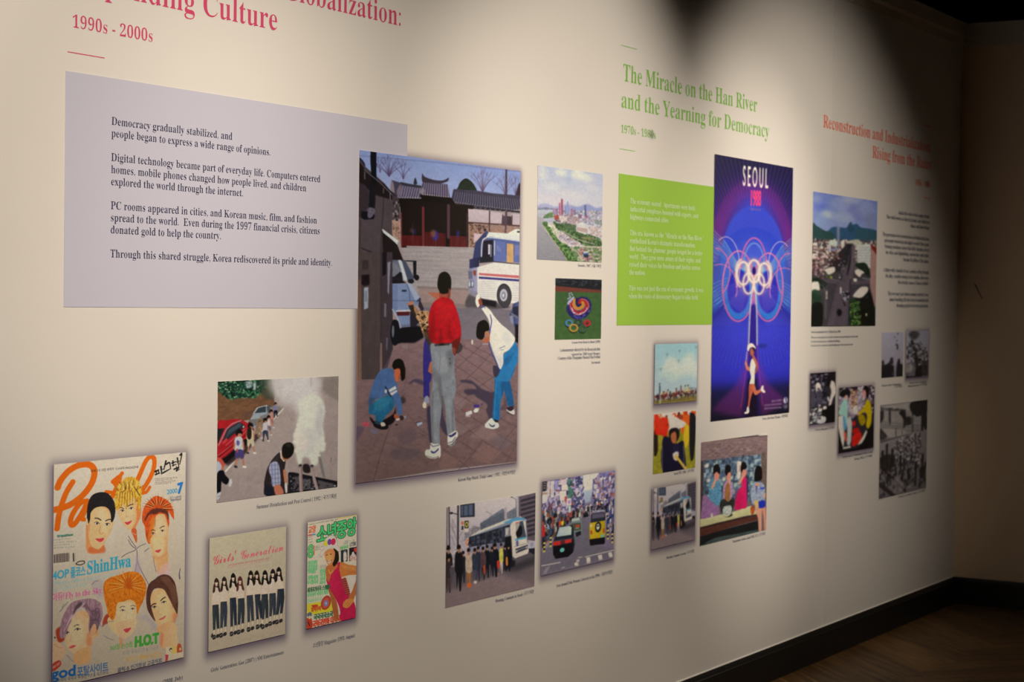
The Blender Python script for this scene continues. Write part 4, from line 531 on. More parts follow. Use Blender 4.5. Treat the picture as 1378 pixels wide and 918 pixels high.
                if op == 'O': s.put(s.stroke(smooth_pts(u(q[1]), False, 3), o['w'] * SC, o['w'] * SC, o.get('b', 0) * SC * 3), col, o)
                else:
                    for ra, rb in zip(u(q[1]), u(q[2])): s.put(s.stroke([ra, rb], o['w'] * SC, o['w'] * SC), col, o)
            elif op == 'T': s.text(o.get('f', 'S'), txt, P[0], P[1], o['c1'] * SC, col, o)
            elif op == 'Z': s.a = box_blur(s.a, o['b'] * SC)
            elif op == 'N':
                for k in range(3): s.a *= (1 + o['n'] * s.noise((s.h, s.w), o['x'] * SC, o['y'] * SC))[..., None]
        for k, am in ((.8, .035), (3, .02)): s.a *= (1 + am * s.noise((s.h, s.w), k * SC, k * SC))[..., None]      # print grain
        s.a = np.clip(s.a, 0.004, 1)
SC = 1.8                                                # texture pixels per photograph pixel
def print_mat(name, wpx, hpx, art):
    p = Print(int(wpx * SC), int(hpx * SC)); p.run(art)
    if name[8:] not in ('pastel', 'gg', 'boys', 'seoul', 'yeo'): p.a = p.a ** 1.13           # photographic prints are a little denser
    a = np.ones((p.h, p.w, 4), np.float32); a[..., :3] = p.a[::-1]
    im = bpy.data.images.new(name, p.w, p.h); im.pixels.foreach_set(a.ravel()); im.update(); im.pack()
    m, t, b = mat(name, .45, .3); n = t.nodes.new('ShaderNodeTexImage'); n.image = im; n.extension = 'EXTEND'
    t.links.new(n.outputs[0], b.inputs['Base Color']); return m
def face(name, x0, x1, z0, z1, y0, y1, m, back, parent=None):      # a thin sheet whose front carries the picture
    cx, cz = (x0 + x1) / 2, (z0 + z1) / 2; hx, hz = (x1 - x0) / 2, (z1 - z0) / 2
    o = box(name, (-hx, -y1, -hz), (hx, -y0, hz), [m, back], parent, (cx, 0, cz)); d = o.data
    uv = d.uv_layers.new(name='uv')
    for pl in d.polygons:
        front = pl.normal.y < -.9; pl.material_index = 0 if front else 1
        for li in pl.loop_indices:
            c = d.vertices[d.loops[li].vertex_index].co; uv.data[li].uv = ((c.x + hx) / (2 * hx), (c.z + hz) / (2 * hz))
    return o
# ---------------------------------------------------------------- printed text panels
t = empty('text_panel', (-6.3015, 0, 1.4767)); tag(t, 'large lavender-grey text panel with dark English paragraphs behind the street games photo', 'text panel')
b = box('panel_sheet', (0, -.0011, 0), (1.3200, -.0004, 0.5117), flat((201, 204, 228), .7), t)
letter_mesh('paragraph', [('S', 'Democracy gradually stabilized, and', -6.1589, None, 1.8845, 1.8845, 0.0269, 0.0259),
    ('S', 'people began to express a wide range of opinions.', -6.1589, None, 1.8576, 1.8576, 0.0269, 0.0259)], flat((54, 59, 94)), .0016, t)
letter_mesh('paragraph', [('S', 'Digital technology became part of everyday life. Computers entered', -6.1589, None, 1.8038, 1.8038, 0.0269, 0.0259),
    ('S', 'homes, mobile phones changed how people lived, and children', -6.1589, None, 1.7768, 1.7768, 0.0269, 0.0259),
    ('S', 'explored the world through the internet.', -6.1589, None, 1.7499, 1.7499, 0.0269, 0.0259)], flat((54, 59, 94)), .0016, t)
letter_mesh('paragraph', [('S', 'PC rooms appeared in cities, and Korean music, film, and fashion', -6.1589, None, 1.6961, 1.6961, 0.0269, 0.0259),
    ('S', 'spread to the world.  Even during the 1997 financial crisis, citizens', -6.1589, None, 1.6692, 1.6692, 0.0269, 0.0259),
    ('S', 'donated gold to help the country.', -6.1589, None, 1.6423, 1.6423, 0.0269, 0.0259)], flat((54, 59, 94)), .0016, t)
letter_mesh('paragraph', [('S', 'Through this shared struggle, Korea rediscovered its pride and identity.', -6.1589, None, 1.5884, 1.5884, 0.0269, 0.0259)], flat((54, 59, 94)), .0016, t)
t = empty('text_panel', (-3.7160, 0, 1.4263)); tag(t, 'lime green text panel with pale English paragraphs beside the blue poster', 'text panel')
b = box('panel_sheet', (0, -.0011, 0), (0.7810, -.0004, 0.5100), flat((155, 205, 76), .7), t)
letter_mesh('paragraph', [('S', 'The economy soared.  Apartments were built,', -3.6325, None, 1.8408, 1.8408, 0.0267, 0.0260),
    ('S', 'industrial complexes boomed with exports, and', -3.6325, None, 1.8139, 1.8139, 0.0267, 0.0260),
    ('S', 'highways connected cities.', -3.6325, None, 1.7870, 1.7870, 0.0267, 0.0260)], flat((215, 242, 203)), .0016, t)
letter_mesh('paragraph', [('S', 'This era, known as the “Miracle on the Han River,”', -3.6325, None, 1.7332, 1.7332, 0.0267, 0.0260),
    ('S', "symbolized Korea's dramatic transformation.", -3.6325, None, 1.7063, 1.7063, 0.0267, 0.0260),
    ('S', 'But behind the glamour, people longed for a better', -3.6325, None, 1.6794, 1.6794, 0.0267, 0.0260),
    ('S', 'world.  They grew more aware of their rights, and', -3.6325, None, 1.6525, 1.6525, 0.0267, 0.0260),
    ('S', 'raised their voices for freedom and justice across', -3.6325, None, 1.6256, 1.6256, 0.0267, 0.0260),
    ('S', 'the nation.', -3.6325, None, 1.5987, 1.5987, 0.0267, 0.0260)], flat((215, 242, 203)), .0016, t)
letter_mesh('paragraph', [('S', 'This was not just the era of economic growth, it was', -3.6325, None, 1.5448, 1.5448, 0.0267, 0.0260),
    ('S', 'when the roots of democracy began to take hold.', -3.6325, None, 1.5179, 1.5179, 0.0267, 0.0260)], flat((215, 242, 203)), .0016, t)
t = empty('wall_text', (-.47, 0, 1.5)); tag(t, 'right-aligned dark paragraphs printed on the wall beside the photo of a city avenue', 'wall text')
letter_mesh('paragraph', [('S', 'Amidst the ruins of war, people rebuilt.', -0.9209, None, 1.9311, 1.9311, 0.0267, 0.0264),
    ('S', 'They built homes on charred ground, sent children to', -1.0846, None, 1.9041, 1.9041, 0.0267, 0.0264),
    ('S', 'school, and shared hope.', -0.7531, None, 1.8772, 1.8772, 0.0267, 0.0264)], flat((95, 99, 128)), .0006, t)
letter_mesh('paragraph', [('S', 'The government led reconstruction and industrialization,', -1.1297, None, 1.8233, 1.8233, 0.0267, 0.0264),
    ('S', 'and people worked day and night to realize these goals.', -1.1041, None, 1.7964, 1.7964, 0.0267, 0.0264),
    ('S', 'Farming machinery entered the fields, factories rose in', -1.1015, None, 1.7694, 1.7694, 0.0267, 0.0264),
    ('S', 'the cities, and shipbuilding, construction, and textiles', -1.0853, None, 1.7425, 1.7425, 0.0267, 0.0264),
    ('S', 'became the pillars of the nation.', -0.8410, None, 1.7155, 1.7155, 0.0267, 0.0264)], flat((95, 99, 128)), .0006, t)
letter_mesh('paragraph', [('S', 'A father with a bundle of coal, a mother selling through', -1.1099, None, 1.6617, 1.6617, 0.0267, 0.0264),
    ('S', 'the alley, a mother sewing at her machine, these were', -1.0807, None, 1.6347, 1.6347, 0.0267, 0.0264),
    ('S', "the everyday scenes of Korea's rebirth.", -0.9115, None, 1.6078, 1.6078, 0.0267, 0.0264)], flat((95, 99, 128)), .0006, t)
letter_mesh('paragraph', [('S', "This era wasn't just about economic growth, it was", -1.0485, None, 1.5539, 1.5539, 0.0267, 0.0264),
    ('S', 'about breathing life back into the mainland and', -1.0231, None, 1.5270, 1.5270, 0.0267, 0.0264),
    ('S', 'dreaming again for the next generation.', -0.9260, None, 1.5000, 1.5000, 0.0267, 0.0264)], flat((95, 99, 128)), .0006, t)
# ---------------------------------------------------------------- headings
t = empty('wall_heading', (-6.2827, 0, 2.1716)); tag(t, 'large pink heading and dates above the lavender panel, cut off at the top', 'wall heading')
words(('S', 'Democratization and Globalization:', -6.3585, None, 2.2558, 2.2558, 0.0871, 0.0812), flat((215, 80, 126)), t)
words(('S', 'Expanding Culture', -6.2827, None, 2.1716, 2.1716, 0.0871, 0.0812), flat((215, 80, 126)), t)
letter_mesh('date_line', [('S', '1990s - 2000s', -6.2827, -6.0225, 2.0855, 2.0855, 1.0000, 0.0403)], flat((215, 80, 126)), .0006, t)
o = box('rule_line', (-6.2954, -.0006, 2.0293), (-6.1812, 0, 2.0313), flat((215, 80, 126))); o.parent = t; o.matrix_parent_inverse = Matrix.Translation(-t.location)
t = empty('wall_heading', (-3.7073, 0, 2.1590)); tag(t, 'green two-line heading with dates and short rules above the lime green panel', 'wall heading')
words(('S', 'The Miracle on the Han River', -3.6961, -2.5713, 2.2490, 2.2490, 1.0000, 0.0842), flat((130, 200, 78)), t)
words(('S', 'and the Yearning for Democracy', -3.7073, -2.4492, 2.1590, 2.1590, 1.0000, 0.0805), flat((130, 200, 78)), t)
letter_mesh('date_line', [('S', '1970s - 1980s', -3.7069, -3.4428, 2.0746, 2.0746, 1.0000, 0.0381)], flat((130, 200, 78)), .0006, t)
o = box('rule_line', (-3.7138, -.0006, 2.3649), (-3.5974, 0, 2.3671), flat((130, 200, 78))); o.parent = t; o.matrix_parent_inverse = Matrix.Translation(-t.location)
o = box('rule_line', (-3.7138, -.0006, 2.0181), (-3.5974, 0, 2.0203), flat((130, 200, 78))); o.parent = t; o.matrix_parent_inverse = Matrix.Translation(-t.location)
t = empty('wall_heading', (-1.2816, 0, 2.1673)); tag(t, 'red right-aligned heading with dates fading into shadow near the room corner', 'wall heading')
words(('S', 'Reconstruction and Industrialization:', -1.8803, -0.4672, 2.2509, 2.2509, 1.0000, 0.0777), flat((243, 110, 78)), t)
words(('S', 'Rising from the Ruins', -1.2816, -0.4587, 2.1673, 2.1673, 1.0000, 0.0780), flat((243, 110, 78)), t)
letter_mesh('date_line', [('S', '1950s - 1960s', -0.6956, -0.4639, 2.0817, 2.0817, 1.0000, 0.0383)], flat((243, 110, 78)), .0006, t)
o = box('rule_line', (-0.5766, -.0006, 2.3731), (-0.4735, 0, 2.3760), flat((243, 110, 78))); o.parent = t; o.matrix_parent_inverse = Matrix.Translation(-t.location)
o = box('rule_line', (-0.5742, -.0006, 2.0267), (-0.4654, 0, 2.0296), flat((243, 110, 78))); o.parent = t; o.matrix_parent_inverse = Matrix.Translation(-t.location)
# ---------------------------------------------------------------- captions
tag(letter_mesh('photo_caption', [('S', 'Korean Slap-Match (Ttakji Game) | 1992 | 국립민속박물관', -4.6967, -4.3697, 0.9748, 0.9748, 1.0000, 0.0141)], flat((102, 110, 137)), .0006), 'small dark caption under the large photo of boys playing in a street', 'caption', 'captions under the pictures')
tag(letter_mesh('photo_caption', [('S', 'Summer Disinfection and Pest Control | 1992 | 국가기록원', -5.6289, -5.2933, 0.9772, 0.9772, 1.0000, 0.0142)], flat((102, 110, 137)), .0006), 'small dark caption under the photo of the smoking truck', 'caption', 'captions under the pictures')
tag(letter_mesh('photo_caption', [('S', "Girls' Generation: Gee (2007) | SM Entertainment", -5.7977, -5.5123, 0.5972, 0.5972, 1.0000, 0.0138)], flat((102, 110, 137)), .0006), 'small dark caption under the album cover of nine girls', 'caption', 'captions under the pictures')
tag(letter_mesh('photo_caption', [('S', '소년중앙 Magazine (1993, August)', -5.3903, -5.2021, 0.5945, 0.5945, 1.0000, 0.0149)], flat((102, 110, 137)), .0006), 'small dark caption under the comic magazine with the woman in red', 'caption', 'captions under the pictures')
tag(letter_mesh('photo_caption', [('S', 'Pastel Magazine (2000, July)', -6.0739, -5.8984, 0.5977, 0.5977, 1.0000, 0.0131)], flat((102, 110, 137)), .0006), 'small dark caption under the orange-titled magazine, cut by the photo edge', 'caption', 'captions under the pictures')
tag(letter_mesh('photo_caption', [('S', 'Morning Commute in Seoul | 국가기록원', -4.4788, -4.2473, 0.5914, 0.5914, 1.0000, 0.0147)], flat((102, 110, 137)), .0006), 'small dark caption under the larger photo of people queuing for a bus', 'caption', 'captions under the pictures')
tag(letter_mesh('photo_caption', [('S', 'Area Around Ewha Womans University in the 1990s | 서울역사박물관', -4.1039, -3.7209, 0.5910, 0.5910, 1.0000, 0.0155)], flat((102, 110, 137)), .0006), 'small dark caption under the photo of the yellow jeep', 'caption', 'captions under the pictures')
tag(letter_mesh('photo_caption', [('S', 'Yeouido | 1987 | 서울 기록원', -3.9919, -3.8328, 1.6177, 1.6177, 1.0000, 0.0120)], flat((102, 110, 137)), .0006), 'small dark caption under the aerial photo of a riverside city', 'caption', 'captions under the pictures')
tag(letter_mesh('photo_caption', [('S', 'A scene from Hand in Hand (1989)', -4.0264, -3.8304, 1.3690, 1.3690, 1.0000, 0.0120),
    ('S', '| a documentary directed by Im Kwon-taek that', -4.1036, -3.8307, 1.3439, 1.3439, 1.0000, 0.0154),
    ('S', 'captured the 1988 Seoul Olympics', -4.0278, -3.8303, 1.3302, 1.3302, 1.0000, 0.0120),
    ('S', '| Courtesy of the Chungmuro Musical Film Festival', -4.1173, -3.8299, 1.3181, 1.3181, 1.0000, 0.0153),
    ('S', 'Secretariat', -3.8914, -3.8295, 1.3010, 1.3010, 1.0000, 0.0122)], flat((102, 110, 137)), .0006), 'small dark caption under the photo of the field emblem, five lines', 'caption', 'captions under the pictures')
tag(letter_mesh('photo_caption', [('S', 'Poster of the Seoul Olympics | 대한체육회', -2.4727, -2.2100, 1.0487, 1.0487, 1.0000, 0.0147)], flat((102, 110, 137)), .0006), 'small dark caption under the tall blue poster', 'caption', 'captions under the pictures')
tag(letter_mesh('photo_caption', [('S', 'Seoul 1981 | 1981 | 국가기록원', -3.2593, -3.0909, 0.8892, 0.8892, 1.0000, 0.0134)], flat((102, 110, 137)), .0006), 'small dark caption under the tug-of-war photo', 'caption', 'captions under the pictures')
tag(letter_mesh('photo_caption', [('S', 'Morning Commute in Seoul | 국가기록원', -3.3113, -3.0804, 0.5931, 0.5931, 1.0000, 0.0133)], flat((102, 110, 137)), .0006), 'small dark caption under the smaller copy of the bus queue photo', 'caption', 'captions under the pictures')
tag(letter_mesh('photo_caption', [('S', 'Watermelon Vendors, Seoul 1980, 1972 | 국가기록원', -2.7374, -2.4248, 0.5913, 0.5913, 1.0000, 0.0143)], flat((102, 110, 137)), .0006), 'small dark caption under the photo of children drinking on a bench', 'caption', 'captions under the pictures')
tag(letter_mesh('photo_caption', [('S', 'View of Gwanghwamun from City Hall in Seoul, 1960s', -1.9768, -1.6362, 1.3870, 1.3870, 1.0000, 0.0146),
    ('S', "The area was designated as the city's central axis and redeveloped in that decade", -1.9759, -1.4222, 1.3647, 1.3647, 1.0000, 0.0128),
    ('S', 'It shows the progress of urban building', -1.9751, -1.6441, 1.3474, 1.3474, 1.0000, 0.0128),
    ('S', 'It became the ceremonial road leading up to the old palace gate', -1.9744, -1.4850, 1.3307, 1.3307, 1.0000, 0.0128)], flat((102, 110, 137)), .0006), 'small dark caption under the photo of a wide city avenue, four lines', 'caption', 'captions under the pictures')
tag(letter_mesh('photo_caption', [('S', 'Korean Army Paratroopers', -1.1049, -0.8432, 1.1365, 1.1365, 1.0000, 0.0140),
    ('S', '국가기록원', -0.9303, -0.8301, 1.1250, 1.1250, 1.0000, 0.0143)], flat((102, 110, 137)), .0006), 'small dark caption under the grey photo of falling dots over a skyline', 'caption', 'captions under the pictures')
tag(letter_mesh('photo_caption', [('S', 'Street view of refugees', -0.7253, -0.4689, 1.1367, 1.1367, 1.0000, 0.0146),
    ('S', 'during the war | 국가기록원', -0.7437, -0.4650, 1.1225, 1.1225, 1.0000, 0.0146)], flat((102, 110, 137)), .0006), 'small dark caption under the grey photo of people around a tree', 'caption', 'captions under the pictures')
tag(letter_mesh('photo_caption', [('S', 'Workers sorting goods | 국가기록원', -1.9115, -1.6912, 0.9753, 0.9753, 1.0000, 0.0129)], flat((102, 110, 137)), .0006), 'small dark caption under the grey photo of workers at a table', 'caption', 'captions under the pictures')
tag(letter_mesh('photo_caption', [('S', 'Market scene in Namdaemun Market, Seoul', -1.5940, -1.2170, 0.8416, 0.8416, 1.0000, 0.0134),
    ('S', 'during 1963 | 국가기록원', -1.4416, -1.2163, 0.8228, 0.8228, 1.0000, 0.0136)], flat((102, 110, 137)), .0006), 'small dark caption under the colour photo of a market seller', 'caption', 'captions under the pictures')
tag(letter_mesh('photo_caption', [('S', 'Crowds at a railway station | 국가기록원', -0.8571, -0.4690, 0.6058, 0.6058, 1.0000, 0.0145)], flat((102, 110, 137)), .0006), 'small dark caption under the tall grey photo of a crowd', 'caption', 'captions under the pictures')
